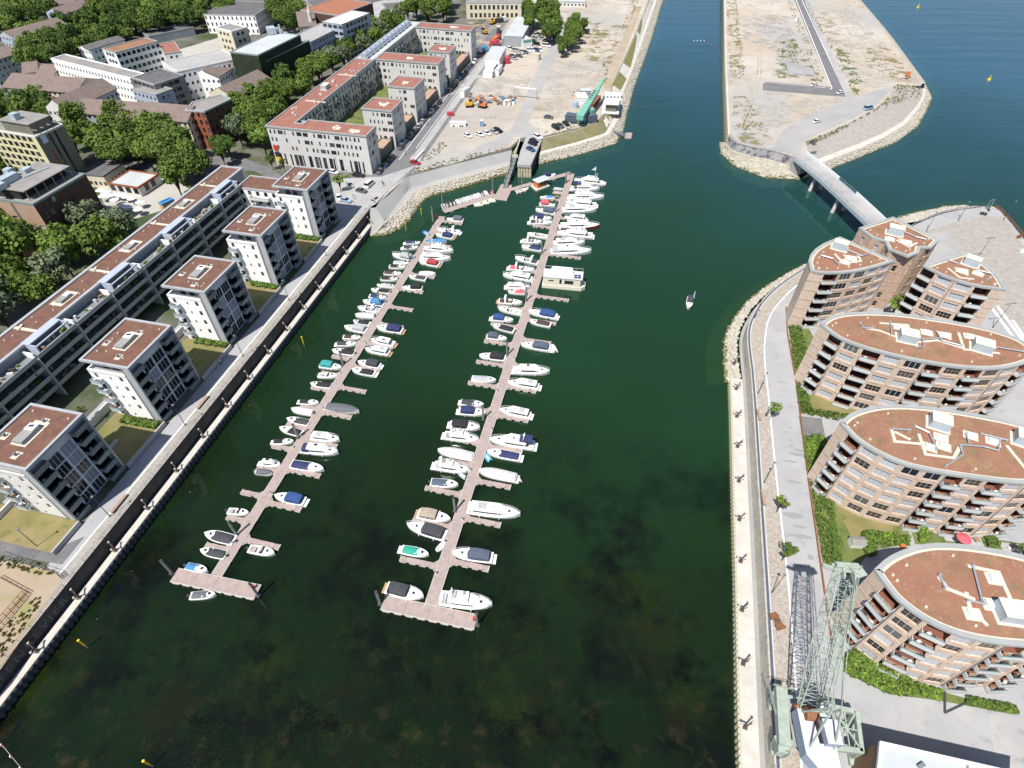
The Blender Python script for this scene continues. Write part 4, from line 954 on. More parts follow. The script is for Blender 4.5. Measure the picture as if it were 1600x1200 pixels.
 mb = MB(); mb.box((0, 0, .05), (6.2, 3.4, .1)); obj('gravel_pad', mb.mesh('gravel_pad', 'roof_gravel'), root, (*c, zr), RZ_S, True)
 mb = MB(); mb.box((-.7, 0, .45), (4.2, 2.2, .9)); ub = obj('plant_box', mb.mesh('plant_box', 'slope_concrete'), root, (*c, zr), RZ_S, True)
 mb = MB(); mb.box((.9, 0, 1.0), (1.7, 2.0, .16)); mb.box((1.05, .1, 1.1), (.5, .9, .12), .3, 1); obj('skylight', mb.mesh('skylight', ['box_white', 'glass']), ub)
 for ds, dt in ((3.6, .4), (-4.6, 1.6), (-1.2, -4.2)):
  p = ST((s0 + s1) / 2 + ds, -106.6 + dt); mb = MB(); mb.box((0, 0, .04), (1.7, 1.3, .08)); mb.box((0, 0, .45), (.5, .35, .7), 0, 1); obj('vent', mb.mesh('vent', ['roof_gravel', 'steel_grey']), root, (*p, zr), RZ_S, True)
 for k in range(7):
  p = ST(rr.uniform(s0 + 1.5, s1 - 1.5), rr.uniform(t0 + 1.5, t1 - 1.5)); mb = MB(); mb.tube((0, 0, 0), (0, 0, .25), .2, 6); obj('drain_cap', mb.mesh('drain_cap', 'roof_gravel'), root, (*p, zr), 0, True)
 return root
BL = ['off-white apartment block nearest the vacant sandy plot, with white-framed water side and sedum roof', 'white apartment block second from the sandy plot, lawn courtyard in front of it', 'white apartment block with glazed grid, middle one of the five on the quay', 'white apartment block fourth from the sandy plot along the quay', 'white apartment block by the harbour square, last of the five on the quay']
for (a, b_), l, k in zip(((41.2, 55.2), (68.6, 83.3), (96.6, 110.6), (123.6, 138.3), (151.3, 165.9)), BL, range(5)): white_block(a, b_, l, 10 + k, k == 0)
# ------------------------------------------------------------------ long row with terraces behind the white blocks
def long_row():
 s0, s1, t0, t1 = -30.0, 167.0, -141.7, -134.2; z0, zr = ZL, 20.0; fh = 3.0
 root = thing('terraced_apartment_row', 'very long low apartment row with sedum roof and deep shaded balconies behind the white blocks', 'apartment row', ST(70, -138, z0))
 mb = MB(); wins = []
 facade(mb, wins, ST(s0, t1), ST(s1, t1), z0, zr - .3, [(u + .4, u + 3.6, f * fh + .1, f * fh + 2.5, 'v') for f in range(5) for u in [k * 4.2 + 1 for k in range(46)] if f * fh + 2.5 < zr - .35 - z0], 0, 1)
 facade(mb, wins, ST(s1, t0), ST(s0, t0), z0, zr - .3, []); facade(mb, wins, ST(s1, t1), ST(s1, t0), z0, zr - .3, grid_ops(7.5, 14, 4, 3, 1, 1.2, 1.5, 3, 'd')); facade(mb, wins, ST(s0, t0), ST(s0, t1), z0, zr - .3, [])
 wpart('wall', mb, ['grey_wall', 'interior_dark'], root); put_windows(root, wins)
 flat_roof(root, rectST(s0, s1, t0, t1 + .6), zr, 'sedum', 'coping', .8, .3)
 mb = MB()
 mod = 12.55; k = 0; s = s0 + 1
 fin = MB(); fin.box((0, 0, 0), (.35, 4.6, 11.8)); finme = fin.mesh('fin_wall', 'grey_wall')
 fn2 = MB(); fn2.box((0, 0, 0), (.3, 3.4, 2.2)); fn2me = fn2.mesh('screen_wall', 'white_wall')
 bmesh_ = {}
 rr = random.Random(4)
 def slab_me(L, seed):
  key = (round(L, 1), seed % 5)
  if key in bmesh_: return bmesh_[key]
  mb = MB(); mb.box((0, 0, .12), (L, 4.2, .25), 0, 0); mb.box((0, -2.12, .6), (L, .1, .95), 0, 1); mb.box((0, -2.12, 1.12), (L + .02, .16, .07), 0, 2); r2 = random.Random(seed)
  for q in range(7):
   x, y, hh = r2.uniform(-L / 2 + .5, L / 2 - .5), r2.uniform(-1.8, .5), r2.uniform(.4, 1.1); mb.box((x, y, .25 + hh / 2), (r2.uniform(.4, 1.4), .5, hh), r2.uniform(0, 3), r2.choice([3, 4, 4, 5, 6, 7]))
  bmesh_[key] = mb.mesh('balcony', ['slab_grey', 'rail_teal', 'coping', 'timber', 'hedge', 'tarp_white', 'steel_dark', 'tarp_beige']); return bmesh_[key]
 while s < s1 - mod:
  p = ST(s, t1 + 2.2, z0 + 5.95); obj('fin_wall', finme, root, p, RZ_S, True)
  p = ST(s + .1, t1 + 1.8, zr - 2.0); obj('screen_wall', fn2me, root, p, RZ_S, True)
  L = mod - .4
  for f in range(1, 5):
   p = ST(s + mod / 2, t1 + 2.1, z0 + f * fh - .1); obj('balcony', slab_me(L, k * 3 + f), root, p, RZ_S, True)
  if k % 2 == 0:                       # framed terrace box with a roof slab
   mbb = MB(); hgt = 2.6; zt = z0 + 12.1
   mbb.box((0, 1.5, hgt), (L * .8, 2.3, .3)); mbb.box((-L * .4 + .15, .6, hgt / 2), (.3, 4.0, hgt)); mbb.box((L * .4 - .15, .6, hgt / 2), (.3, 4.0, hgt)); mbb.box((0, -1.75, hgt), (L * .8, .35, .3))
   obj('terrace_frame', mbb.mesh('terrace_frame', 'blue_shade_wall'), root, ST(s + mod / 2, t1 + 2.4, zt), RZ_S, True)
  # roof furniture
  c = ST(s + mod / 2, (t0 + t1) / 2)
  if k % 2:
   mbb = MB(); mbb.box((0, 0, .04), (6, 3.6, .08), 0, 1); mbb.box((-.5, -.3, .4), (3.2, 2.0, .75)); mbb.box((.8, -.5, .9), (1.4, 1.4, .15), 0, 2); obj('rooflight', mbb.mesh('rooflight', ['slope_concrete', 'roof_gravel', 'box_white']), root, (*c, zr), RZ_S, True)
  else:
   mbb = MB(); mbb.box((0, 0, .05), (.9, 6.6, .1)); mbb.box((.2, 1.5, .2), (2, .6, .3), .3); obj('gravel_path', mbb.mesh('gravel_path', 'roof_gravel'), root, (*c, zr), RZ_S, True)
  for q in range(4):
   p = ST(s + rr.uniform(1, mod - 1), rr.uniform(t0 + 1.4, t1 - 1)); mbb = MB(); mbb.tube((0, 0, 0), (0, 0, .3), .18, 6); obj('vent', mbb.mesh('vent', 'roof_gravel'), root, (*p, zr), 0, True)
  s += mod; k += 1
 return root
long_row()
# low white link block at the end of the row
b_ = bld('link_block', 'low white block with balconies linking the long row to the last white apartment block', [ST(158, -131.5), ST(158, -113.5), ST(167, -113.5), ST(167, -131.5)], ZL, 17.5, 'white_wall', 'sedum', 4, 3.0, (1.3, 1.6, 3.0), 'd')
for f in (1, 2, 3): balcony(b_, ST(158, -123, ZL + f * 3), RZ_S - math.pi / 2, 7, 1.8, 'offwhite_wall', seed=f)
# gardens between row and blocks
for k, (a, b_) in enumerate(((33.8, 41), (55.4, 68.4), (83.5, 96.4), (110.8, 123.4), (138.5, 151.1))):
 sheet('courtyard_lawn' if k else 'courtyard_lawn', [ST(a, -113 - 16 * (k == 0)), ST(a, -99.9), ST(b_, -99.9), ST(b_, -113 - 16 * (k == 0))], ZL + .9, 'dry_grass')
 mb = MB(); mb.prism([ST(a, -99.9), ST(a, -99.5), ST(b_, -99.5), ST(b_, -99.9)], ZL, ZL + 1.2); props(obj('garden_wall', mb.mesh('garden_wall', 'concrete')), ['low concrete wall round the dry grass plot beside the off-white block', 'garden wall between the first and second white blocks', 'garden wall between the second and third white blocks', 'garden wall between the third and fourth white blocks', 'garden wall between the fourth and fifth white blocks'][k], 'wall')
sheet('courtyard_path', [ST(-30, -127), ST(-30, -113.2), ST(158, -113.2), ST(158, -127)], ZL + .05, 'city_ground')
mb = MB(); mb.prism([ST(30, -116.2), ST(30, -115.8), ST(150, -115.8), ST(150, -116.2)], ZL, ZL + 2.2); props(obj('garden_wall', mb.mesh('garden_wall', 'offwhite_wall')), 'long pale garden wall between the terraced row and the white blocks', 'wall')
mb = MB(); mb.flat([ST(20, -119.6), ST(20, -116.2), ST(150, -116.2), ST(150, -119.6)], ZL + .07); struct('courtyard_walk', mb, 'promenade')
for s_ in (57.5, 85.5, 112.8):
 mb = MB(); mb.box((0, 0, .25), (3.2, .9, .5), 0, 0); mb.box((0, 1.2, .25), (2.6, .7, .5), 0, 0); mb.box((0, 1.2, .55), (2.4, .5, .2), 0, 1)
 props(obj('planter_bench', mb.mesh('planter_bench', ['concrete', 'hedge']), None, ST(s_ + 2, -106.5, ZL + .9), RZ_S), {57.5: 'concrete bench and planter on the first courtyard lawn', 85.5: 'concrete bench and planter on the second courtyard lawn', 112.8: 'concrete bench and planter on the third courtyard lawn'}[s_], 'bench')
# ------------------------------------------------------------------ grey perimeter block beyond the square
def perimeter():
 z0, zr = ZL, 20.6; root = thing('perimeter_block', 'pale grey six-storey perimeter block with red sedum roofs, small towers and a green courtyard', 'apartment block', ST(275, -122, z0))
 W_ = ['plaster_grey']; rr = random.Random(5); mb = MB(); wins = []; H = zr - .3 - z0
 def front(L, base=True, seed=0, dense=True):
  r2 = random.Random(seed); o = []; u = .9
  while u < L - 1.8:
   w_ = r2.choice([.7, .7, .8, 1.5, 2.1])
   for f in range(2 if base else 0, 5):
    if r2.random() < (.82 if dense else .55): o.append((u, u + (w_ if r2.random() < .8 else .6), f * 2.95 + .65, f * 2.95 + 2.25, 'd'))
   if base and r2.random() < .85: o.append((u, u + r2.choice([.7, .7, 1.5]), .15, 4.9, 'v'))
   u += 1.75 + (.9 if w_ > 1 else 0)
  return o
 def wall(A, B, z1=None, **k): facade(mb, wins, ST(*A), ST(*B), z0, (z1 or zr) - .3, front(math.dist(A, B), **k))
 # front wing and spine
 wall((200.5, -143.6), (200.5, -102.3), seed=1); wall((200.5, -102.3), (209.8, -102.3), seed=2); wall((209.8, -102.3), (209.8, -134.2), seed=3, base=False, dense=False)
 facade(mb, wins, ST(354, -144), ST(200.5, -143.6), z0, zr - .3, [])
 # courtyard face with balconies
 facade(mb, wins, ST(209.8, -134.2), ST(354, -134.2), z0, zr - .3, [(u, u + 1.1, f * 2.95 + .5, f * 2.95 + 2.3, 'v') for f in range(5) for u in [k * 3.1 + 1 for k in range(46)]])
 for f in range(1, 5):
  for k in range(16):
   if rr.random() < .8: balcony(root, ST(214 + k * 9.0, -134.2, z0 + f * 2.95), RZ_S, 4.2, 1.6, 'slab_grey', seed=k + f)
 mb.f, mb.m = mb.f, mb.m
 def wing(s0, s1, ta, seed, base=True):
  wall((s0, ta), (s0, -102.0), seed=seed, base=base, dense=True); wall((s0, -102.0), (s1, -102.0), seed=seed + 1, base=base); wall((s1, -102.0), (s1, ta), seed=seed + 2, base=False, dense=False)
  if ta > -120: wall((s1, ta), (s0, ta), seed=seed + 3, base=False, dense=False)
 wing(225.8, 238.4, -114.8, 20); wing(252.8, 266.2, -114.3, 30); wing(286.6, 297.5, -134.2, 40); wing(304.4, 316, -113.3, 50); wing(344, 354, -134.2, 60)
 wpart('wall', mb, W_, root); put_windows(root, wins)
 def roof(poly, nm='sedum_pink'): flat_roof(root, poly, zr, nm, 'pale_coping', .45, .3)
 roof([ST(200.3, -144), ST(200.3, -102.1), ST(210, -102.1), ST(210, -130.5), ST(206, -130.5), ST(206, -134), ST(285, -134), ST(285, -144)])
 for a, b_, t in ((225.6, 238.6, -115), (252.6, 266.4, -114.5), (304.2, 316.2, -113.5)): roof(rectST(a, b_, t, -101.8))
 roof(rectST(286.4, 297.7, -133.9, -101.8)); roof(rectST(343.8, 354.2, -133.9, -101.8)); roof(rectST(285.2, 354.2, -144, -134.1), 'light_roof')
 # dark roof terrace corner
 for a, b_, t in ((232, 232.2, -108), (259, 259.6, -108), (310, 310, -107), (292, 292, -118), (349, 349, -113), (205, 205, -116), (204, 204, -108)):
  c = ST(a, t); mbb = MB(); r2 = random.Random(int(a)); mbb.box((0, 0, .05), (2.6, 2.6, .1))
  for _ in range(5): mbb.box((r2.uniform(-2, 2), r2.uniform(-2, 2), .1), (r2.uniform(.5, 1.6), r2.uniform(.5, 1.6), r2.uniform(.1, .6)), 0, r2.choice([0, 1]))
  obj('vent', mbb.mesh('vent', ['roof_gravel', 'box_white']), root, (*c, zr), RZ_S, True)
 for k in range(9):
  s = 214 + k * 8 + rr.uniform(-2, 2); c = ST(s, -139 + rr.uniform(-2.5, 2.5)); mbb = MB(); r2 = random.Random(k)
  for _ in range(3): mbb.box((r2.uniform(-1.5, 1.5), r2.uniform(-1.5, 1.5), .15), (r2.uniform(.5, 1.4), r2.uniform(.4, 1), r2.uniform(.15, .7)), 0, r2.choice([0, 0, 1]))
  if k in (2, 6): mbb.box((0, 0, .05), (1, 9, .13))
  obj('vent', mbb.mesh('vent', ['roof_gravel', 'unit_side']), root, (*c, zr), RZ_S, True)
 roof_unit(root, ST(244, -139.5), (4.2, 2.4, 1.6), RZ_S, zr)
 for k in range(12):                       # long silver air handling plant
  s = 288 + k * 5.3; mbb = MB(); r2 = random.Random(k + 30); mbb.box((0, 0, 1.0), (4.2, 2.6, 2.0)); mbb.box((r2.uniform(-1, 1), 1.8, .7), (2.2, 1.0, 1.4)); mbb.tube((-2, -1.7, .8), (2, -1.7, .8), .4, 8); mbb.box((1, .3, 2.2), (1.2, 1.4, .5))
  obj('plant_box', mbb.mesh('plant_box', 'duct'), root, ST(s, -139.5, zr), RZ_S, True)
 # low plinth walls with terraces between the towers, courtyard lawn
 for k, (a, b_) in enumerate(((210, 225.6), (238.6, 252.6), (266.4, 286.4), (297.7, 304.2), (316.2, 343.8))):
  mbb = MB(); mbb.wallring(ccw([ST(a, -108), ST(a, -103.4), ST(b_, -103.4), ST(b_, -108)]), z0, z0 + 4.0, 0); mbb.flat([ST(a, -108), ST(a, -103.4), ST(b_, -103.4), ST(b_, -108)], z0 + 3.6, 1)
  wpart('plinth', mbb, ['olive_wall', 'brown_tile'], root)
 for a, b_ in ((210, 286.4), (297.7, 343.8)):
  mbb = MB(); mbb.flat([ST(a, -134.1), ST(a, -108.1), ST(b_, -108.1), ST(b_, -134.1)], z0 + 3.2); wpart('courtyard_deck', mbb, 'lawn', root)
 return root
perimeter()
# ------------------------------------------------------------------ brick apartment blocks on the east quay (curved plans)
def lens(label, roof_poly, face, cols, z0=ZR, zr=23.5, seed=0, floors=6, wall='tan_brick', units=(), paths=(), pipes=(), cat='apartment block', lids=()):
 """roof_poly: plan outline; face: visible part of it (polyline, outside on the right); cols: column kinds along the face"""
 poly = ccw(roof_poly); c = sum((Vector(p) for p in poly), Vector((0, 0))) / len(poly); rr = random.Random(seed); fh = 3.0
 root = thing('brick_apartment_block', label, cat, (c.x, c.y, z0)); wins = []; mb = MB(); balc = []
 F = [Vector((*p, 0)) for p in face]; Ls = [(b_ - a).length for a, b_ in zip(F, F[1:])]; tot = sum(Ls)
 wsum = sum(w_ for k, w_ in cols); pts = [F[0]]; acc = 0
 dens = resample(F, 400)
 for k, w_ in cols: acc += w_ / wsum; pts.append(dens[min(399, round(acc * 399))])
 for (kind, w_), A, B in zip(cols, pts, pts[1:]):
  L = (B - A).length; ops = []
  if kind == 'W':
   m_ = L * .13
   for f in range(floors): ops.append((m_, L - m_, f * fh + .75, f * fh + 2.6, rr.choice(['b', 'b', 't', 't', 'b', 'w'])))
  elif kind == 'n':
   for f in range(floors):
    if rr.random() < .8: ops.append((L * .5 - .55, L * .5 + .55, f * fh + .6, f * fh + 2.5, 't' if rr.random() < .7 else 'b'))
  elif kind == 'L':
   m_ = L * .06
   for f in range(floors):
    ops.append((m_, L - m_, f * fh + .2, f * fh + 2.75, 'L')); balc.append((A.lerp(B, .5), math.atan2((B - A).y, (B - A).x), L - 2 * m_, f))
  facade(mb, wins, A, B, z0, zr - .1, ops, 0, 1 if kind == 'L' else 0)
  if kind == 'W':
   d = (B - A).normalized(); nin = Vector((-d.y, d.x, 0))
   for f in range(1, floors):       # projecting string course under each storey
    mbb = None
 # the rest of the outline
 fs, fe = F[0], F[-1]
 i0 = min(range(len(poly)), key=lambda k: (Vector(poly[k]) - fs.xy).length); i1 = min(range(len(poly)), key=lambda k: (Vector(poly[k]) - fe.xy).length)
 rest = []; k = i1
 while True:
  rest.append(poly[k]);
  if k == i0: break
  k = (k + 1) % len(poly)
 for A, B in zip(rest, rest[1:]):
  L = math.dist(A, B); facade(mb, wins, A, B, z0, zr - .1, grid_ops(L, 18, floors, fh, .75, min(2.8, L * .6), 1.8, 4.4, 'b', .5) if L > 3 else [])
 wpart('wall', mb, [wall, 'red_reveal'], root); put_windows(root, wins)
 # string courses
 for f in range(1, floors):
  mb = MB()
  for A, B in zip(pts, pts[1:]):
   d = (B - A); L = d.length; d.normalize(); mb.box(((A.x + B.x) / 2 + d.y * .03, (A.y + B.y) / 2 - d.x * .03, z0 + f * fh + .32), (L, .12, .14), math.atan2(d.y, d.x))
  wpart('string_course', mb, 'tan_brick_dark', root)
 for p, rz, w_, f in balc:
  if f == floors - 1 and rr.random() < .35: balcony(root, (p.x, p.y, z0 + f * fh), rz, w_ + .1, .9, 'balcony_grey', 'timber', seed=rr.randrange(9))
  else: balcony(root, (p.x, p.y, z0 + f * fh), rz, w_ + .1, 1.0, 'balcony_grey', seed=rr.randrange(9))
 for A, B, (kind, w_) in list(zip(pts, pts[1:], cols))[2::4]:
  d = (B - A).normalized(); mb = MB(); mb.tube((A.x + d.y * .12, A.y - d.x * .12, z0), (A.x + d.y * .12, A.y - d.x * .12, zr - .1), .08, 6); wpart('downpipe', mb, 'steel_grey', root)
 flat_roof(root, poly, zr, 'sedum_orange', 'pale_coping', .7, .3, 'roof_gravel', .42)
 for (x, y), rz, d in units: roof_unit(root, (x, y), d, rz, zr)
 for p in paths: gravel_path(root, p, zr)
 for p in pipes: pipe_run(root, p, zr + .45)
 for k, p in enumerate(lids):
  mb = MB(); mb.box((0, 0, .25), (1.5, 1.1, .5)); mb.box((0, 0, .03), (2.6, 2.1, .14 + k * .003), 0, 1); obj('skylight', mb.mesh('skylight', ['box_white', 'roof_gravel']), root, (*p, zr), units[0][1] if units else 0, True)
 gi = inset(poly, 2.2)
 for k in range(0, len(gi), max(1, len(gi) // 9)):
  mb = MB(); mb.tube((0, 0, 0), (0, 0, .35), .22, 6); obj('drain_cap', mb.mesh('drain_cap', 'roof_gravel'), root, (*gi[k], zr), 0, True)
 return root
def pxz(z, *l): return [g2(x, y, z) for x, y in l]
def sm(l, it=2): return [tuple(p.xy) for p in smooth_line([Vector((*p, 0)) for p in l], it)]
ZT = 23.5
def plant_px(c, z, rz_px, d):                # centre px, a second px giving the long direction
 a, b_ = Vector(g2(*c, z)), Vector(g2(*rz_px, z)); return (tuple(a), math.atan2((b_ - a).y, (b_ - a).x), d)
LW = [('.', .7)]
# block B (second from the bridge)
loB = sm(pxz(ZT, (1281, 507), (1310, 530), (1360, 548), (1440, 567), (1520, 578), (1575, 577), (1625, 560)))
upB = sm(pxz(ZT, (1625, 560), (1600, 532), (1540, 512), (1470, 500), (1400, 490), (1340, 488), (1300, 493), (1281, 507)))
colsB = [('.', 3.0), ('L', 3.6), ('W', 4.4), ('L', 4.0), ('W', 4.4), ('W', 4.4), ('L', 3.8), ('W', 4.4), ('L', 3.8), ('W', 4.4), ('W', 4.4), ('L', 3.8), ('.', 2.5)]
def roof_kit(z, boxes, skylights, paths, pipes):
 u = [plant_px(c, z, r_, d) for c, r_, d in boxes]
 return dict(units=u, lids=pxz(z, *skylights), paths=[pxz(z, *p) for p in paths + [[(x - 9, y - 5), (x + 9, y - 2), (x + 9, y + 6)] for x, y in skylights[::2]]], pipes=[pxz(z, *p) for p in pipes])
kB = roof_kit(ZT, [((1416, 530), (1430, 533), (3.7, 2.9, 1.9)), ((1532, 545), (1546, 549), (3.7, 2.9, 1.9))], [(1405, 512), (1448, 520), (1475, 524), (1515, 526)], [[(1376, 505), (1418, 508), (1424, 524)], [(1348, 512), (1375, 517), (1398, 526)], [(1498, 521), (1506, 546), (1560, 552)], [(1430, 535), (1465, 532), (1500, 543)]], [[(1343, 507), (1348, 514), (1362, 514)], [(1390, 505), (1392, 524)], [(1430, 545), (1442, 544), (1440, 532), (1470, 530)], [(1462, 520), (1470, 534), (1500, 542)], [(1552, 544), (1600, 552)]])
lens('brick apartment block with boat-shaped sedum roof, next to the three-part group', loB + upB[1:-1], loB, colsB, seed=2, **kB)
# block C
loC = sm(pxz(ZT, (1312, 661), (1340, 692), (1400, 724), (1450, 737), (1520, 748), (1600, 758), (1660, 752)))
upC = sm(pxz(ZT, (1660, 752), (1660, 690), (1600, 663), (1500, 643), (1420, 633), (1370, 634), (1330, 645), (1312, 661)))
colsC = [('.', 3.2), ('L', 4.0), ('W', 4.6), ('W', 4.6), ('W', 4.6), ('W', 4.6), ('L', 4.2), ('W', 4.4), ('L', 4.2), ('W', 4.4), ('W', 4.4), ('L', 4)]
kC = roof_kit(ZT, [((1465, 664), (1478, 668), (3.4, 2.9, 1.9)), ((1598, 690), (1610, 694), (3.4, 2.9, 1.9))], [(1470, 684), (1474, 698), (1516, 681), (1551, 690), (1452, 699)], [[(1393, 672), (1398, 690), (1440, 694)], [(1400, 676), (1420, 686)], [(1436, 680), (1446, 710), (1490, 716), (1500, 698)], [(1574, 698), (1600, 730)]], [[(1393, 672), (1420, 674)], [(1428, 668), (1450, 678), (1462, 704)], [(1476, 730), (1503, 712), (1498, 697), (1535, 700), (1558, 706), (1560, 690)], [(1508, 680), (1512, 694)], [(1532, 680), (1572, 690)]])
lens('brick apartment block with boat-shaped sedum roof beside the walled lawn', loC + upC[1:-1], loC, colsC, seed=3, **kC)
# block D (nearest, behind the crane)
loD = sm(pxz(ZT, (1366, 890), (1378, 908), (1404, 942), (1460, 980), (1520, 1001), (1600, 1012), (1680, 1010)))
upD = sm(pxz(ZT, (1680, 1010), (1680, 900), (1600, 867), (1500, 850), (1440, 850), (1390, 868), (1366, 890)))
colsD = [('.', 3.4), ('L', 4.6), ('W', 4.8), ('L', 4.8), ('W', 4.6), ('W', 4.6), ('L', 4.6), ('W', 4.6), ('L', 4)]
kD = roof_kit(ZT, [((1574, 960), (1588, 962), (3.4, 2.9, 1.9))], [(1554, 905), (1548, 945), (1520, 960)], [[(1468, 904), (1480, 920), (1520, 936)], [(1515, 885), (1560, 895), (1580, 940)], [(1510, 928), (1515, 950), (1540, 975)]], [[(1466, 900), (1474, 920)], [(1518, 886), (1532, 940)], [(1510, 940), (1535, 945)]])
lens('brick apartment block with curved sedum roof standing behind the green lattice crane', loD + upD[1:-1], loD, colsD, seed=4, **kD)
# three-part group at the bridge
loA = sm(pxz(ZT, (1266, 424), (1287, 428), (1325, 427), (1362, 420), (1397, 409)), 1)
upA = pxz(ZT, (1397, 409), (1312, 371)) + sm(pxz(ZT, (1312, 371), (1278, 385), (1262, 404), (1266, 424)), 1)[1:]
kA = roof_kit(ZT, [((1311, 388), (1322, 391), (3.5, 2.5, 1.9))], [(1328, 404), (1320, 410)], [[(1305, 398), (1318, 412), (1345, 408), (1340, 398)]], [[(1282, 401), (1300, 406), (1310, 416)], [(1322, 392), (1346, 402), (1358, 398)]])
lens('brick block with rounded quay end, foremost of the three at the bridge', loA + upA[1:-1], loA, [('.', 3.4), ('L', 4.2), ('W', 4.4), ('W', 4.4), ('W', 4.4), ('W', 4.4), ('.', .6)], seed=5, **kA)
A2 = pxz(ZT + .8, (1342, 357), (1363, 372), (1382, 378), (1388, 390), (1420, 402), (1435, 396), (1437, 388), (1455, 388), (1467, 376), (1395, 340))
lo2 = pxz(ZT + .8, (1342, 357), (1363, 372), (1382, 378), (1388, 390), (1420, 402), (1435, 396), (1437, 388), (1455, 388), (1467, 376))
k2 = roof_kit(ZT + .8, [((1397, 365), (1410, 368), (3.8, 2.5, 2.0))], [(1414, 379), (1390, 374)], [[(1402, 376), (1420, 386), (1432, 380)]], [[(1412, 364), (1430, 372), (1446, 376)]])
r2 = lens('taller angular brick block at the end of the bridge', A2, lo2, [('n', 6), ('n', 5), ('n', 3.6), ('n', 9.2), ('n', 4), ('.', 2), ('n', 4.5), ('.', 3.8)], zr=ZT + .8, seed=6, wall='tan_brick_dark', **k2)
lo3 = sm(pxz(ZT, (1442, 416), (1482, 436), (1525, 448), (1572, 454)), 1)
up3 = sm(pxz(ZT, (1572, 454), (1558, 430), (1532, 408), (1506, 396)), 1) + pxz(ZT, (1442, 416))
k3 = roof_kit(ZT, [((1516, 413), (1528, 417), (3.5, 2.5, 1.9))], [(1502, 424), (1528, 428)], [[(1482, 420), (1500, 434), (1520, 436)]], [[(1480, 408), (1496, 414)], [(1526, 424), (1550, 430), (1540, 440)]])
lens('brick block with pointed plan beside the paved plaza, rearmost of the three at the bridge', lo3 + up3[1:-1], lo3, [('L', 3.8), ('W', 4.6), ('W', 4.6), ('L', 4.2), ('.', 3)], seed=7, **k3)
# paths, lawns and forecourts round the brick blocks
def lawn_px(name, pts, mt='lawn', dz=.02): return sheet(name, px(pts, ZR), ZR + dz, mt)
lawn_px('garden_lawn', [(1245, 598), (1262, 572), (1300, 600), (1350, 640), (1310, 650), (1262, 648), (1250, 640)], 'lawn')
lawn_px('dry_lawn', [(1262, 640), (1268, 618), (1310, 622), (1345, 640), (1318, 650), (1280, 648)], 'dry_grass', .04)
lawn_px('garden_lawn', [(1254, 682), (1282, 680), (1296, 690), (1268, 742), (1261, 735)], 'lawn')
lawn_px('drive', [(1248, 650), (1284, 654), (1292, 684), (1253, 682)], 'asphalt')
lawn_px('drive_slab', [(1284, 656), (1312, 660), (1300, 682), (1290, 684)], 'concrete', .024)
lawn_px('garden_lawn', [(1264, 750), (1300, 775), (1340, 800), (1420, 820), (1420, 850), (1360, 860), (1330, 900), (1286, 885)], 'lawn')
lawn_px('dry_lawn', [(1305, 790), (1345, 800), (1400, 815), (1390, 835), (1330, 838)], 'dry_grass', .03)
lawn_px('garden_lawn', [(1420, 820), (1600, 850), (1600, 866), (1430, 850)], 'lawn')
lawn_px('garden_lawn', [(1232, 508), (1262, 510), (1290, 560), (1258, 590), (1243, 598)], 'lawn')
lawn_px('garden_lawn', [(1318, 1050), (1320, 1020), (1345, 1015), (1400, 1050), (1470, 1080), (1560, 1105), (1590, 1118), (1470, 1095), (1390, 1085)], 'lawn')
lawn_px('plaza_ramp', [(1445, 366), (1480, 360), (1500, 395), (1470, 420), (1450, 405)], 'gravel_track', .03)
lawn_px('forecourt', [(1545, 1115), (1640, 1125), (1640, 1230), (1560, 1230)], 'concrete', .02)
# raised planting edge along the promenade
mb = MB()
for a, b_ in zip(pe_, pe_[1:]):
 d = b_ - a; c = (a + b_) / 2; mb.box((c.x, c.y, ZR + .2), (d.length, .25, .4), math.atan2(d.y, d.x))
props(obj('planting_kerb', mb.mesh('planting_kerb', 'rust')), 'rusty steel edging between the promenade and the brick block gardens', 'kerb')
# long white-roofed hall at the lower edge
P = px([(1376, 1158), (1640, 1218), (1640, 1320), (1366, 1260)], 15.0)
hall = bld('market_hall', 'long hall with a pale flat roof at the foot of the crane', P, ZR, 14.6, 'timber', 'light_roof', 0, cop='box_white')
mb = MB(); p, q = G(1512, 1195, 14.7), G(1510, 1215, 14.7); mb.bar(p, q, .2); p2 = G(1438, 1197, 14.7); mb.box((p2.x, p2.y, 15), (1.0, .5, .5), .4); wpart('roof_hatch', mb, 'steel_grey', hall)
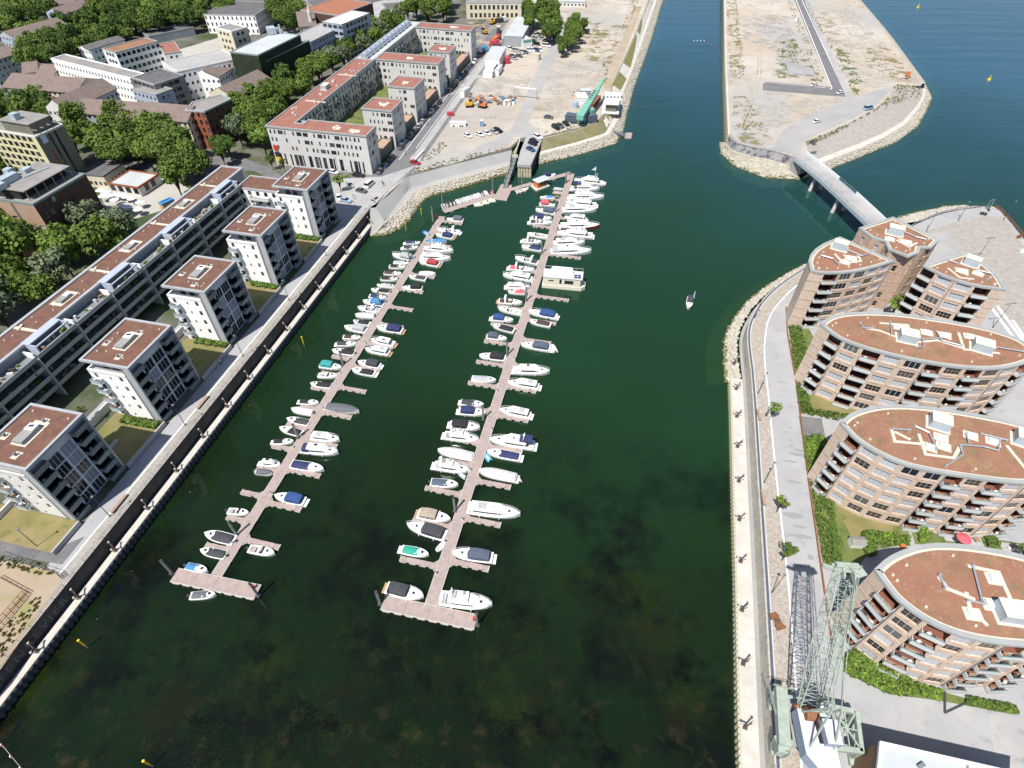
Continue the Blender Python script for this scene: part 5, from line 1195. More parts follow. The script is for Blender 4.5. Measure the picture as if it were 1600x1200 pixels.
# ================================================================== MARINA
def jetty(name, label, a_px, b_px, width, Tend, fingers, piles, cabinets=(), extra=None):
 a, b_ = G(*a_px, .6), G(*b_px, .6); d = (b_ - a); L = d.length; d.normalize(); rz = math.atan2(d.y, d.x); nrm = Vector((d.y, -d.x, 0))
 root = thing(name, label, 'jetty', (a.x, a.y, 0))
 n_ = int(L / 6.1); SL_ = L / n_
 mb = MB(); mb.box((0, 0, .5), (SL_ - .05, width, .2), 0, 0); mb.box((0, width / 2, .5), (SL_ - .05, .1, .22), 0, 1); mb.box((0, -width / 2, .5), (SL_ - .05, .1, .22), 0, 1)
 dk = mb.mesh('deck_section', ['deck_plank', 'float_white'])
 mb = MB(); mb.box((0, 0, .14), (2.4, width - .1, .56)); fl = mb.mesh('float', 'float_white')
 def run(p, q, w_, dk, fl, seg):
  pass
 for k in range(n_):
  p = a + d * SL_ * (k + .5); obj('deck_section', dk, root, p.xy.to_3d(), rz, True)
  for s_ in (-1, 1): obj('float', fl, root, (p + d * s_ * SL_ * .24).xy.to_3d(), rz, True)
 fcache = {}
 for x, y in fingers:
  e = G(x, y, .45); u = (e - a).dot(d); base = a + d * u; v = (e - base); side = 1 if v.dot(nrm) > 0 else -1
  LF = abs(v.dot(nrm)) - width / 2; key = round(LF * 2) / 2
  if key not in fcache:
   mb = MB(); mb.box((key / 2, 0, .42), (key, 1.15, .14), 0, 0)
   for k in range(int(key / 2.1) + 1): mb.box((min(key - .7, .9 + k * 2.15), 0, .12), (1.3, 1.25, .42), 0, 1)
   mb.poly([(0, -1.6, .44), (1.0, -.57, .44), (1.0, .57, .44), (0, 1.6, .44)], 0); mb.box((key - .06, 0, .5), (.14, 1.25, .12), 0, 1)
   for sy in (-.5, .5):
    for xx in (key * .45, key * .85): mb.box((xx, sy, .56), (.25, .08, .1), 0, 2)
   fcache[key] = mb.mesh('finger', ['deck_plank', 'float_white', 'steel_dark'])
  p = base + nrm * side * width / 2; obj('finger', fcache[key], root, p.xy.to_3d(), math.atan2(nrm.y * side, nrm.x * side), True)
 if Tend:
  p, q = G(*Tend[0], .6), G(*Tend[1], .6); dd = q - p; c = (p + q) / 2; n2 = 4; rz2 = math.atan2(dd.y, dd.x); sl_ = dd.length / n2
  mb = MB(); mb.box((0, 0, .5), (sl_ - .04, 2.9, .21), 0, 0); mb.box((0, 1.45, .5), (sl_ - .04, .1, .23), 0, 1); mb.box((0, -1.45, .5), (sl_ - .04, .1, .23), 0, 1)
  for k in (-1, 1): mb.box((k * sl_ * .25, 0, .14), (1.5, 3.1, .5), 0, 1)
  me = mb.mesh('end_section', ['deck_plank', 'float_white'])
  for k in range(n2): obj('end_section', me, root, (p + dd * (k + .5) / n2).xy.to_3d(), rz2, True)
 mb = MB(); mb.tube((0, 0, -3), (0, 0, 5.6), .26, 8); mb.tube((0, 0, 5.6), (0, 0, 5.75), .3, 8, 1); mb.box((0, 0, .5), (.9, .9, .25), 0, 1); pm = mb.mesh('mooring_pile', ['steel_grey', 'steel_dark'])
 for x, y in piles: p = G(x, y, .6); obj('mooring_pile', pm, root, (p.x, p.y, 0), rz, True)
 mb = MB(); mb.box((0, 0, .5), (.45, .35, 1.0)); mb.box((0, 0, 1.04), (.55, .45, .1)); cm = mb.mesh('rescue_cabinet', 'buoy_red')
 for x, y in cabinets: p = G(x, y, .6); obj('rescue_cabinet', cm, root, (p.x, p.y, .6), rz, True)
 mb = MB(); mb.box((0, 0, .45), (.22, .22, .9)); mb.box((0, 0, .95), (.26, .26, .12), 0, 1); cm = mb.mesh('power_post', ['box_white', 'tarp_navy'])
 for k in range(int(L / 13)):
  p = a + d * (7 + 13 * k) + nrm * (width / 2 - .3) * (1 if k % 2 else -1); obj('power_post', cm, root, (p.x, p.y, .6), rz, True)
 return root
jetty('apartment_jetty', 'straight floating jetty with finger berths, the one nearer the white apartment blocks', (338, 899), (691, 338), 2.3, ((272, 898), (403, 925)),
 [(322, 851), (353, 807), (378, 768), (404, 730), (426, 696), (447, 662), (470, 634), (486, 604), (501, 581), (520, 556), (538, 533), (556, 508), (573, 482), (590, 456), (608, 428), (625, 398),
 (437, 855), (470, 796), (499, 743), (526, 697), (550, 652), (573, 612), (593, 579), (614, 542), (629, 511), (645, 484), (660, 456), (680, 433), (693, 410), (705, 385), (714, 367), (722, 349)],
 [(268, 895), (403, 930), (370, 836), (466, 684), (536, 570), (594, 478), (640, 408), (677, 346)], [(397, 919), (682, 340)])
jetty('houseboat_jetty', 'straight floating jetty with finger berths along which the big cream houseboat lies', (671, 951), (893, 271), 2.4, ((598, 941), (744, 972)),
 [(624, 872), (646, 812), (666, 762), (686, 717), (702, 684), (716, 634), (731, 597), (744, 564), (756, 532), (768, 505), (779, 478), (792, 450), (804, 420), (818, 388), (832, 352), (845, 309),
 (765, 889), (782, 820), (799, 761), (816, 706), (827, 657), (838, 611), (850, 577), (862, 536), (868, 505), (890, 469), (908, 403), (914, 372), (918, 345), (922, 318), (928, 295)],
 [(594, 943), (746, 976), (711, 798), (755, 655), (792, 555), (822, 470), (846, 396), (867, 332), (884, 286)], [(741, 969), (885, 284)])
# connecting pontoon between the two jetties
def pontoon_line(root, pts, w_, z=.5):
 for p, q in zip(pts, pts[1:]):
  d = q - p; n_ = max(1, int(d.length / 5)); rz = math.atan2(d.y, d.x)
  mb = MB(); mb.box((0, 0, z), (d.length / n_ - .04, w_, .2), 0, 0); mb.box((0, -w_ / 2, z), (d.length / n_ - .04, .1, .22), 0, 1); mb.box((0, 0, .14), (1.6, w_ + .1, .54), 0, 1); me = mb.mesh('deck_section', ['deck_plank', 'float_white'])
  for k in range(n_): obj('deck_section', me, root, (p + d * (k + .5) / n_).xy.to_3d(), rz, True)
cp_ = thing('link_pontoon', 'floating walkway with a wider landing, joining the two jetties below the boat ramp', 'pontoon', G(790, 300, 0))
pontoon_line(cp_, [G(693, 330, .6), G(774, 304, .6)], 2.6); pontoon_line(cp_, [G(797, 296, .6), G(832, 286, .6)], 2.0); pontoon_line(cp_, [G(854, 280, .6), G(892, 270, .6)], 2.2)
mb = MB(); mb.prism(px([(772, 308), (783, 288), (800, 289), (799, 297), (792, 312), (775, 310)], .6), .1, .62, 1, 0); wpart('landing', mb, ['deck_plank', 'float_white'], cp_)
mb = MB(); mb.tube((0, 0, -3), (0, 0, 6.2), .2, 8); pm = mb.mesh('mooring_pile', 'steel_grey')
for x, y in ((692, 324), (770, 301), (815.5, 289), (676, 345)): p = G(x, y, .5); obj('mooring_pile', pm, cp_, (p.x, p.y, 0), 0, True)
gang = thing('gangway', 'steel gangway with lattice sides from the boat ramp down to the landing pontoon', 'gangway', G(803, 246, 4.5)); mb = MB()
A_0, A_1 = G(804.5, 246, 4.6), G(789, 293, .9); d = (A_1 - A_0); nn = Vector((d.y, -d.x, 0)).normalized() * .75; N = 14
mb.poly([A_0 - nn, A_1 - nn, A_1 + nn, A_0 + nn]); mb.poly([A_0 + nn, A_1 + nn, A_1 - nn, A_0 - nn]); wpart('deck', mb, 'slope_concrete', gang); mb = MB()
for s_ in (-1, 1):
 for k in range(N):
  p, q = A_0 + d * k / N + nn * s_, A_0 + d * (k + 1) / N + nn * s_; up = Vector((0, 0, 1.1))
  mb.bar(p, q, .1); mb.bar(p + up, q + up, .1); mb.bar(p, p + up, .08); mb.bar(p + (up if k % 2 else Vector()), q + (Vector() if k % 2 else up), .07)
wpart('lattice_side', mb, 'steel_grey', gang); mb = MB(); mb.box((A_0.x, A_0.y + .9, 4.7), (2.6, 3, .25)); wpart('landing_slab', mb, 'concrete', gang)
mb = MB(); q0, q1 = G(804, 242, 4.8), G(813, 219, 5.6)
for z in (0, .5, 1.0): mb.bar(q0 + Vector((0, 0, z)), q1 + Vector((0, 0, z)), .14)
wpart('handrail', mb, 'box_white', gang)
# harbour hut on its own raft
hut = thing('harbour_hut', 'small harbour hut of orange wood with a pale flat roof on a raft', 'hut', G(846, 292, 0)); RQ = [G(x, y, .5) for x, y in ((829, 290), (838, 298), (859, 290), (850, 281))]
mb = MB(); mb.prism([p.xy for p in RQ], .05, .55); wpart('raft', mb, 'float_white', hut)
hc = G(843.5, 290, .55); rzh = math.atan2((RQ[2] - RQ[1]).y, (RQ[2] - RQ[1]).x)
mb = MB(); mb.box((0, 0, 1.25), (4.6, 2.8, 2.4), 0, 0); mb.box((0, -1.42, 1.4), (1.2, .06, 1.0), 0, 1); mb.box((1.5, -1.42, 1.1), (.9, .06, 2.0), 0, 1); obj('cabin', mb.mesh('cabin', ['mach_orange', 'boat_glass']), hut, (hc.x, hc.y, .5), rzh, True)
mb = MB(); mb.box((0, 0, 0), (6.4, 3.8, .22)); obj('roof', mb.mesh('roof', 'light_roof'), hut, (hc.x + .5, hc.y + .3, 3.1), rzh, True)
p = RQ[2]; mb = MB(); mb.box((0, 0, .3), (1.6, .7, .6)); mb.box((1.2, .9, .3), (.7, .7, .6)); obj('bench', mb.mesh('bench', 'tarp_slate'), hut, (p.x - 2.2, p.y + .3, .55), rzh, True)
# ------------------------------------------------------------------ boats
def hull_fn(L, B, H, blunt=.0):
 N = 13; st_ = []
 for k in range(N):
  u = k / (N - 1); x = -L / 2 + L * u
  if u < .5: b_ = B / 2 * (.9 + .1 * math.sin(math.pi * u))
  else: b_ = B / 2 * max(.0, 1 - ((u - .42) / .58) ** (2.6 + blunt)) ** (.72)
  sh = H * (1 + .28 * max(0, u - .35) ** 1.5 / .65)
  st_.append((x, max(b_, .03), sh))
 return st_
def beam_at(S_, x):
 for (x0, b0, h0), (x1, b1, h1) in zip(S_, S_[1:]):
  if x <= x1: f = (x - x0) / (x1 - x0); return b0 + (b1 - b0) * f, h0 + (h1 - h0) * f
 return S_[-1][1:]
def loft_top(S_, x0, x1, wf, zbase, zf, n=8, m=0, end_taper=.0, mb=None, crown=.55, square=False):
 """a rounded lid over part of the deck (tarpaulin, canopy, cabin roof)"""
 mb = mb or MB(); rings = []
 for k in range(n + 1):
  u = k / n; x = x0 + (x1 - x0) * u; b_, h = beam_at(S_, x); w_ = b_ * wf; z0 = h + zbase; z1 = z0 + zf(u)
  if square: prof = [(-w_, z0), (-w_ * .96, z0 + (z1 - z0) * .85), (-w_ * .8, z1), (0, z1 + .06), (w_ * .8, z1), (w_ * .96, z0 + (z1 - z0) * .85), (w_, z0)]
  else: prof = [(-w_, z0), (-w_ * .82, z0 + (z1 - z0) * .6), (-w_ * .42, z0 + (z1 - z0) * .93), (0, z1), (w_ * .42, z0 + (z1 - z0) * .93), (w_ * .82, z0 + (z1 - z0) * .6), (w_, z0)]
  rings.append([(x, y, z) for y, z in prof])
 for r0, r1 in zip(rings, rings[1:]):
  for a in range(6): mb.poly([r0[a], r1[a], r1[a + 1], r0[a + 1]][::-1], m)
 mb.poly(rings[0][::-1], m); mb.poly(rings[-1], m)
 return mb
KT = dict(tarp_black='black', tarp_navy='navy', tarp_grey='grey', tarp_white='white', tarp_blue='bright blue', tarp_green='green', tarp_teal='teal', tarp_red='red', tarp_pink='pink-red', tarp_beige='beige', tarp_brown='dark brown', tarp_slate='slate grey', tarp_royal='royal blue', tarp_cyan='cyan', tarp_dark='charcoal', tarp_pale='pale grey')
def boat(sp, bp, kind, col, where, ratio=None, hullm='gel_white', extra='', group='boats moored at the jetties', cat='boat', rnd=0):
 zc = {'cab': 1.0, 'fly': 1.4, 'hard': 1.1}.get(kind, .7)
 s_, b_ = G(*sp, zc), G(*bp, zc); d = b_ - s_; L = d.length; rz = math.atan2(d.y, d.x); c = (s_ + b_) / 2; rr = random.Random(int(sp[0] * 7 + sp[1]))
 B = L * (ratio or (.36 if L < 8 else .32 if L < 11 else .29)); B = min(B, 4.2); H = .52 + L * .042; S_ = hull_fn(L, B, H)
 word = {'cov': 'runabout under %s tarp', 'full': 'boat wrapped in %s tarp', 'can': 'motorboat with %s canopy', 'cab': 'cabin cruiser', 'fly': 'flybridge yacht', 'hard': 'hardtop cruiser', 'open': 'open motorboat', 'arch': 'radar-arch motorboat', 'ding': 'dinghy'}[kind]
 if '%s' in word: word = word % KT[col]
 elif kind == 'ding' and col: word = KT[col] + ' dinghy'
 elif col and kind in ('fly', 'cab', 'arch'): word += ' with %s cover' % KT[col]
 lab = (extra or ('' if kind == 'ding' else {'gel_white': 'white ', 'gel_cream': 'cream ', 'hull_red': 'red-hulled ', 'tarp_dark': 'dark ', 'tarp_slate': 'dark '}[hullm])) + word + ', ' + where
 root = thing({'fly': 'motor_yacht', 'cab': 'cabin_cruiser', 'hard': 'cabin_cruiser', 'ding': 'dinghy'}.get(kind, 'motorboat'), lab, cat, (c.x, c.y, 0), rz, group)
 if kind == 'ding':
  mb = MB(); r_ = B * .17; n_ = 7; pts = [(-L / 2, -B / 2 + r_), (L * .2, -B / 2 + r_), (L * .42, -B * .22), (L / 2, 0), (L * .42, B * .22), (L * .2, B / 2 - r_), (-L / 2, B / 2 - r_)]
  for p, q in zip(pts, pts[1:]): mb.tube((*p, .3), (*q, .3), r_, 7)
  obj('tube_hull', mb.mesh('tube_hull', col or 'gel_white'), root); mb = MB(); mb.flat(pts, .26); mb.box((-L * .1, 0, .4), (.3, B * .7, .12)); obj('floor', mb.mesh('floor', 'deck_grey'), root)
  mb = MB(); mb.box((-L / 2, 0, .55), (.35, .3, .6)); obj('outboard_motor', mb.mesh('outboard_motor', 'steel_dark'), root); return root
 # hull
 mb = MB()
 for sgn in (-1, 1):
  R0 = [(x, sgn * b2 * .78 if k < 12 else 0, -.25) for k, (x, b2, h) in enumerate(S_)]; R1 = [(x + (.0 if k < 9 else .0), sgn * b2 * .94, h * .5) for k, (x, b2, h) in enumerate(S_)]; R2 = [(x, sgn * b2, h) for x, b2, h in S_]; R3 = [(x, sgn * (b2 - .09 if b2 > .2 else b2 * .6), h + .05) for x, b2, h in S_]
  for a_, b3 in ((R0, R1), (R1, R2), (R2, R3)):
   for k in range(12):
    q = [a_[k], a_[k + 1], b3[k + 1], b3[k]]; mb.poly(q if sgn < 0 else q[::-1], 0 if a_ is not R0 or hullm != 'hull_red' else 1)
 x, b2, h = S_[0]; mb.poly([(x, b2 * .78, -.25), (x, -b2 * .78, -.25), (x, -b2, h), (x, b2, h)])
 obj('hull', mb.mesh('hull', [hullm, 'hull_red']), root)
 # deck with a real cockpit well
 c0, c1 = -L * .44, L * (.06 if kind in ('can', 'cov', 'open', 'arch') else -.22)
 if kind == 'full': c1 = c0 + .3
 mb = MB(); dm = 1
 def seg(xa, xb, f0, f1, m):
  n_ = 6
  for k in range(n_):
   x0, x1 = xa + (xb - xa) * k / n_, xa + (xb - xa) * (k + 1) / n_; (p0, h0), (p1, h1) = beam_at(S_, x0), beam_at(S_, x1); p0, p1 = max(.02, p0 - .08), max(.02, p1 - .08)
   mb.poly([(x0, p0 * f0, h0 + .05), (x0, p0 * f1, h0 + .05), (x1, p1 * f1, h1 + .05), (x1, p1 * f0, h1 + .05)][::-1], m)
 seg(-L / 2, c0, 1, -1, 0); seg(c1, L / 2, 1, -1, 0); seg(c0, c1, 1, .74, 0); seg(c0, c1, -.74, -1, 0)
 obj('deck', mb.mesh('deck', ['gel_white', 'gel_white']), root)
 mb = MB(); bb, hh = beam_at(S_, (c0 + c1) / 2); bw = (bb - .08) * .74; zf = .28; P = [(c0, -bw), (c1, -bw), (c1, bw), (c0, bw)]
 mb.flat(P, zf, 0); mb.wallring(P[::-1], zf, hh + .05, 1)
 mb.box((c0 + .35, 0, zf + .22), (.6, bw * 1.9, .42), 0, 2); mb.box((c1 - L * .09, bw * .5, zf + .35), (.55, .5, .6), 0, 2); mb.box((c1 - L * .09, -bw * .5, zf + .35), (.55, .5, .6), 0, 2); mb.box((c1 - .18, -bw * .45, zf + .5), (.3, .8, .75), 0, 1)
 obj('cockpit', mb.mesh('cockpit', ['teak' if rr.random() < .4 else 'deck_grey', 'gel_white', rr.choice(['cockpit', 'tarp_white', 'tarp_beige', 'tarp_pale'])]), root)
 def glassband(x0, x1, wf, zb, hgt, rake=.5):
  (p0, h0), (p1, h1) = beam_at(S_, x0), beam_at(S_, x1); mb = MB(); z0 = max(h0, h1) + zb
  A = [(x0, -p0 * wf, z0), (x1, -p1 * wf * .75, z0), (x1 + .25, 0, z0), (x1, p1 * wf * .75, z0), (x0, p0 * wf, z0)]; Bt = [(x0, -p0 * wf * .95, z0 + hgt * .7), (x1 - rake, -p1 * wf * .68, z0 + hgt), (x1 - rake + .2, 0, z0 + hgt), (x1 - rake, p1 * wf * .68, z0 + hgt), (x0, p0 * wf * .95, z0 + hgt * .7)]
  for k in range(4): mb.poly([A[k], A[k + 1], Bt[k + 1], Bt[k]]); mb.poly([Bt[k], Bt[k + 1], A[k + 1], A[k]])
  obj('windscreen', mb.mesh('windscreen', 'boat_glass'), root)
 def hatch(x, n=1):
  for k in range(n):
   xx = x + k * L * .12; b3, h3 = beam_at(S_, xx); mb = MB(); mb.box((0, 0, 0), (.5, .5, .06)); obj('hatch', mb.mesh('hatch', 'boat_glass'), root, (xx, 0, h3 + .12 + (.2 if kind != 'full' else .2)))
 def foredeck(x0, x1, hgt=.28):
  obj('foredeck', loft_top(S_, x0, x1, .72, .04, lambda u: hgt * (1 - u ** 2) + .03, 6).mesh('foredeck', 'gel_white'), root)
 def motor():
  mb = MB(); mb.box((0, 0, .65), (.5, .42, .75)); mb.box((-.05, 0, .2), (.25, .2, .7)); obj('outboard_motor', mb.mesh('outboard_motor', 'steel_dark'), root, (-L / 2 - .28, 0, 0))
 def platform(mt='gel_white'):
  mb = MB(); mb.box((-L / 2 - .35, 0, .3), (.75, B * .8, .12)); obj('swim_platform', mb.mesh('swim_platform', mt), root)
 def rail():
  mb = MB(); pts = [(x, b2 * .92, h + .62) for x, b2, h in S_[7:]]
  for sgn in (-1, 1):
   for p, q in zip(pts, pts[1:]): mb.bar((p[0], sgn * p[1], p[2]), (q[0], sgn * q[1], q[2]), .045)
   for p in pts[::2]: mb.bar((p[0], sgn * p[1], p[2] - .6), (p[0], sgn * p[1], p[2]), .04)
  obj('bow_rail', mb.mesh('bow_rail', 'box_white'), root)
 def fenders():
  for sgn in (-1, 1):
   for u in (-.25, .12):
    b3, h3 = beam_at(S_, u * L); mb = MB(); mb.tube((0, 0, -.35), (0, 0, .25), .13, 6); obj('fender', mb.mesh('fender', 'box_white' if rr.random() < .7 else 'tarp_navy'), root, (u * L, sgn * (b3 + .12), h3 * .7))
 if kind == 'cov':
  foredeck(c1 - .05, L * .42); tl = rr.choice([.07, .07, .14, .02])
  obj('tarpaulin', loft_top(S_, c0 - .1 + rr.choice([0, 0, .3]), c1 + L * tl, .87, .06, lambda u: .16 + .34 * math.sin(math.pi * min(1, .2 + u * .75)) , 9).mesh('tarpaulin', col), root); hatch(L * .27)
  motor() if L < 7.5 and rr.random() < .6 else platform()
 elif kind == 'full':
  obj('tarpaulin', loft_top(S_, -L * .485, L * .47, 1.04, -.12, lambda u: .3 + .55 * math.sin(math.pi * (.12 + u * .8)), 14).mesh('tarpaulin', col), root); motor() if L < 8 else platform()
 elif kind in ('can', 'arch', 'open'):
  foredeck(c1 - .05, L * .43, .34); glassband(c1 - L * .06, c1 + L * .06, .82, .1, .6); hatch(L * .24)
  if kind == 'can':
   obj('canopy', loft_top(S_, c0 + L * .02, c1 + .1, .86, .1, lambda u: .95 + .3 * math.sin(math.pi * u), 7, square=True).mesh('canopy', col), root)
   if rr.random() < .5: obj('canopy_window', loft_top(S_, c0 + L * .06, c1 - L * .05, .868, .22, lambda u: .5, 4, square=True).mesh('canopy_window', 'boat_glass'), root)
  if kind == 'arch':
   mb = MB(); b3, h3 = beam_at(S_, -L * .2); x = -L * .2
   for sgn in (-1, 1): mb.box((x, sgn * b3 * .85, h3 + .75), (.5, .14, 1.5))
   mb.box((x - .1, 0, h3 + 1.5), (.6, b3 * 1.8, .16)); mb.tube((x, 0, h3 + 1.58), (x, 0, h3 + 1.85), .25, 8); obj('radar_arch', mb.mesh('radar_arch', 'gel_white'), root)
   if col: obj('tarpaulin', loft_top(S_, c0, c0 + L * .22, .86, .06, lambda u: .3, 5).mesh('tarpaulin', col), root)
  if kind == 'open': mb = MB(); mb.box((c0 + L * .12, 0, .6), (L * .16, B * .5, .2)); obj('sun_bed', mb.mesh('sun_bed', rr.choice(['tarp_beige', 'tarp_white', 'tarp_pale'])), root)
  motor() if L < 6.5 else platform('teak' if rr.random() < .4 else 'gel_white')
  if L > 7.5: rail()
  if L > 6: fenders()
 else:
  big = kind == 'fly'; x0, x1 = -L * (.3 if kind != 'hard' else .4), L * .2
  foredeck(L * .12, L * .44, .3); zt = 1.25 if L > 8 else 1.05
  obj('cabin', loft_top(S_, x0, x1 + L * .05, .76, .04, lambda u: zt * (1 if u < .78 else 1 - (u - .78) * 3.2), 12, square=True).mesh('cabin', 'gel_white'), root)
  obj('cabin_window', loft_top(S_, x0 + .25, x1 - L * .02, .768, .38, lambda u: zt * .42 * (1 if u < .85 else 1 - (u - .85) * 5), 8, square=True).mesh('cabin_window', 'boat_glass'), root)
  obj('cabin_roof', loft_top(S_, x0 - L * .03, x1 - L * .09, .74, zt * .8, lambda u: .28, 6, square=True).mesh('cabin_roof', 'gel_white'), root); hatch(L * .29)
  b3, h3 = beam_at(S_, 0)
  if kind == 'hard': mb = MB(); mb.box((-L * .22, 0, h3 + zt + .16), (L * .16, b3 * 1.0, .05)); mb.box((L * .0, 0, h3 + zt + .15), (.5, .5, .08)); obj('roof_hatch', mb.mesh('roof_hatch', 'tarp_pale'), root)
  if kind == 'cab':
   mb = MB(); mb.box((-L * .1, b3 * .25, h3 + zt + .2), (.7, .5, .2)); obj('roof_hatch', mb.mesh('roof_hatch', 'boat_glass'), root)
   if col: obj('canopy', loft_top(S_, -L * .47, x0 + .2, .84, .08, lambda u: .85 + .25 * u, 6, square=True).mesh('canopy', col), root)
  if big:
   zz = zt + .2
   mb = loft_top(S_, x0, x1 - L * .14, .68, zz, lambda u: .5 if .12 < u else .3, 8, square=True); obj('flybridge', mb.mesh('flybridge', 'gel_white'), root)
   mb = MB(); mb.box((-L * .12, 0, h3 + zz + .58), (L * .2, b3 * .9, .06), 0, 0); mb.box((-L * .2, 0, h3 + zz + .75), (.5, b3 * .8, .35), 0, 1); mb.box((-L * .04, b3 * .3, h3 + zz + .8), (.4, .6, .5), 0, 2); obj('helm_seat', mb.mesh('helm_seat', ['deck_grey', 'cockpit', 'tarp_pale']), root)
   mb = MB(); x = -L * .24
   for sgn in (-1, 1): mb.bar((x, sgn * b3 * .62, h3 + zz), (x - .3, sgn * b3 * .55, h3 + zz + 1.5), .12)
   mb.bar((x - .3, -b3 * .56, h3 + zz + 1.5), (x - .3, b3 * .56, h3 + zz + 1.5), .14); mb.tube((x - .3, 0, h3 + zz + 1.5), (x - .3, 0, h3 + zz + 1.8), .28, 8); obj('radar_arch', mb.mesh('radar_arch', 'gel_white'), root)
   if col: obj('canopy', loft_top(S_, -L * .45, x0 + L * .12, .74, zz + .5, lambda u: .5, 6, square=True).mesh('canopy', col), root)
   if rr.random() < .5: mb = MB(); mb.box((0, 0, 0), (1.2, 2.2, .4)); obj('tender', mb.mesh('tender', 'tarp_white'), root, (-L / 2 - .5, 0, .7))
  platform('teak' if rr.random() < .3 else 'gel_white'); rail(); fenders()
 return root
LW_ = [((297, 931), (337, 928), 'cov', 'tarp_grey'), ((291, 884), (324, 891), 'cov', 'tarp_blue'), ((353, 868), (313, 859), 'cov', 'tarp_dark'), ((367, 845), (320, 833), 'cov', 'tarp_dark'), ((356, 798), (389, 801), 'open', None), ((399, 736), (425, 739), 'full', 'tarp_grey'), ((406, 722), (438, 725), 'cab', None), ((427, 690), (459, 689), 'cov', 'tarp_black'), ((472, 678), (437, 668), 'cov', 'tarp_black'), ((483, 661), (448, 654), 'cov', 'tarp_dark'), ((489, 645), (455, 639), 'full', 'tarp_white'), ((468, 627), (498, 629), 'cov', 'tarp_black'), ((518, 603), (485, 599), 'cov', 'tarp_black'), ((497, 586), (527, 587), 'open', None), ((500, 570), (534, 574), 'can', 'tarp_teal'), ((554, 552), (519, 547), 'cov', 'tarp_black'), ((526, 537), (557, 537), 'cov', 'tarp_dark'), ((536, 526), (564, 527), 'cov', 'tarp_brown'), ((573, 517), (538, 510), 'can', 'tarp_pale'), ((578, 506), (552, 501), 'cov', 'tarp_black'), ((585, 494), (555, 492), 'full', 'tarp_white'), ((593, 486), (559, 480), 'arch', 'tarp_pale'), ((600, 476), (567, 470), 'can', 'tarp_blue'), ((577, 462), (604, 465), 'cov', 'tarp_navy'), ((609, 456), (580, 452), 'cov', 'tarp_black'), ((614, 447), (589, 445), 'cov', 'tarp_pale'), ((595, 435), (622, 436), 'cov', 'tarp_black'), ((600, 426), (627, 427), 'cov', 'tarp_brown'), ((608, 416), (634, 417), 'cov', 'tarp_black'), ((615, 410), (639, 411), 'cov', 'tarp_pale'), ((645, 405), (613, 397), 'can', 'tarp_pale'), ((629, 387), (654, 386), 'cov', 'tarp_dark'), ((633, 379), (657, 379), 'cov', 'tarp_navy')]
LE_ = [((389, 857), (429, 864), 'open', None), ((476, 784), (429, 774), 'can', 'tarp_royal'), ((455, 725), (506, 733), 'cov', 'tarp_navy'), ((472, 700), (528, 705), 'cab', 'tarp_navy'), ((486, 680), (530, 685), 'hard', None), ((510, 635), (561, 642), 'full', 'tarp_grey'), ((586, 584), (550, 577), 'cov', 'tarp_black'), ((594, 572), (559, 565), 'can', 'tarp_dark'), ((608, 550), (570, 543), 'hard', None), ((616, 537), (579, 529), 'cab', None), ((629, 517), (589, 511), 'can', 'tarp_navy'), ((660, 450), (629, 449), 'can', 'tarp_black'), ((666, 436), (639, 431), 'cov', 'tarp_dark'), ((655, 427), (681, 428), 'full', 'tarp_white'), ((686, 414), (655, 408), 'can', 'tarp_red'), ((657, 400), (704, 402), 'hard', None), ((667, 385), (708, 389), 'fly', None), ((669, 377), (698, 377), 'full', 'tarp_blue'), ((708, 371), (681, 366), 'can', 'tarp_navy'), ((718, 363), (683, 358), 'arch', None), ((724, 344), (698, 342), 'can', 'tarp_grey')]
RW_ = [((604, 918), (662, 932), 'can', 'tarp_dark'), ((627, 858), (670, 866), 'cov', 'tarp_green'), ((697, 838), (636, 819), 'can', 'tarp_dark'), ((653, 802), (704, 811), 'can', 'tarp_beige'), ((673, 753), (716, 757), 'cov', 'tarp_slate'), ((678, 724), (733, 732), 'fly', None), ((739, 714), (684, 703), 'full', 'tarp_white'), ((694, 677), (748, 684), 'fly', None), ((703, 663), (750, 668), 'can', 'tarp_black'), ((717, 642), (759, 645), 'can', 'tarp_navy'), ((720, 628), (756, 632), 'cov', 'tarp_dark'), ((737, 591), (775, 594), 'cov', 'tarp_pale'), ((790, 560), (749, 555), 'can', 'tarp_black'), ((760, 525), (792, 529), 'can', 'tarp_slate'), ((804, 517), (770, 508), 'cov', 'tarp_black'), ((768, 497), (802, 500), 'can', 'tarp_royal'), ((814, 489), (779, 481), 'open', None), ((779, 470), (816, 473), 'arch', 'tarp_brown'), ((820, 457), (794, 455), 'cov', 'tarp_pink'), ((791, 446), (828, 447), 'hard', None), ((831, 435), (786, 427), 'hard', None), ((795, 418), (835, 422), 'arch', 'tarp_pink'), ((841, 411), (805, 402), 'arch', 'tarp_dark'), ((846, 390), (815, 384), 'cov', 'tarp_navy'), ((816, 376), (846, 378), 'arch', None), ((855, 370), (824, 365), 'open', None), ((827, 347), (863, 348), 'arch', 'tarp_dark'), ((831, 340), (862, 341), 'can', 'tarp_navy'), ((867, 333), (837, 327), 'can', 'tarp_slate'), ((843, 318), (869, 321), 'can', 'tarp_pink'), ((864, 308), (844, 308), 'cov', 'tarp_blue')]
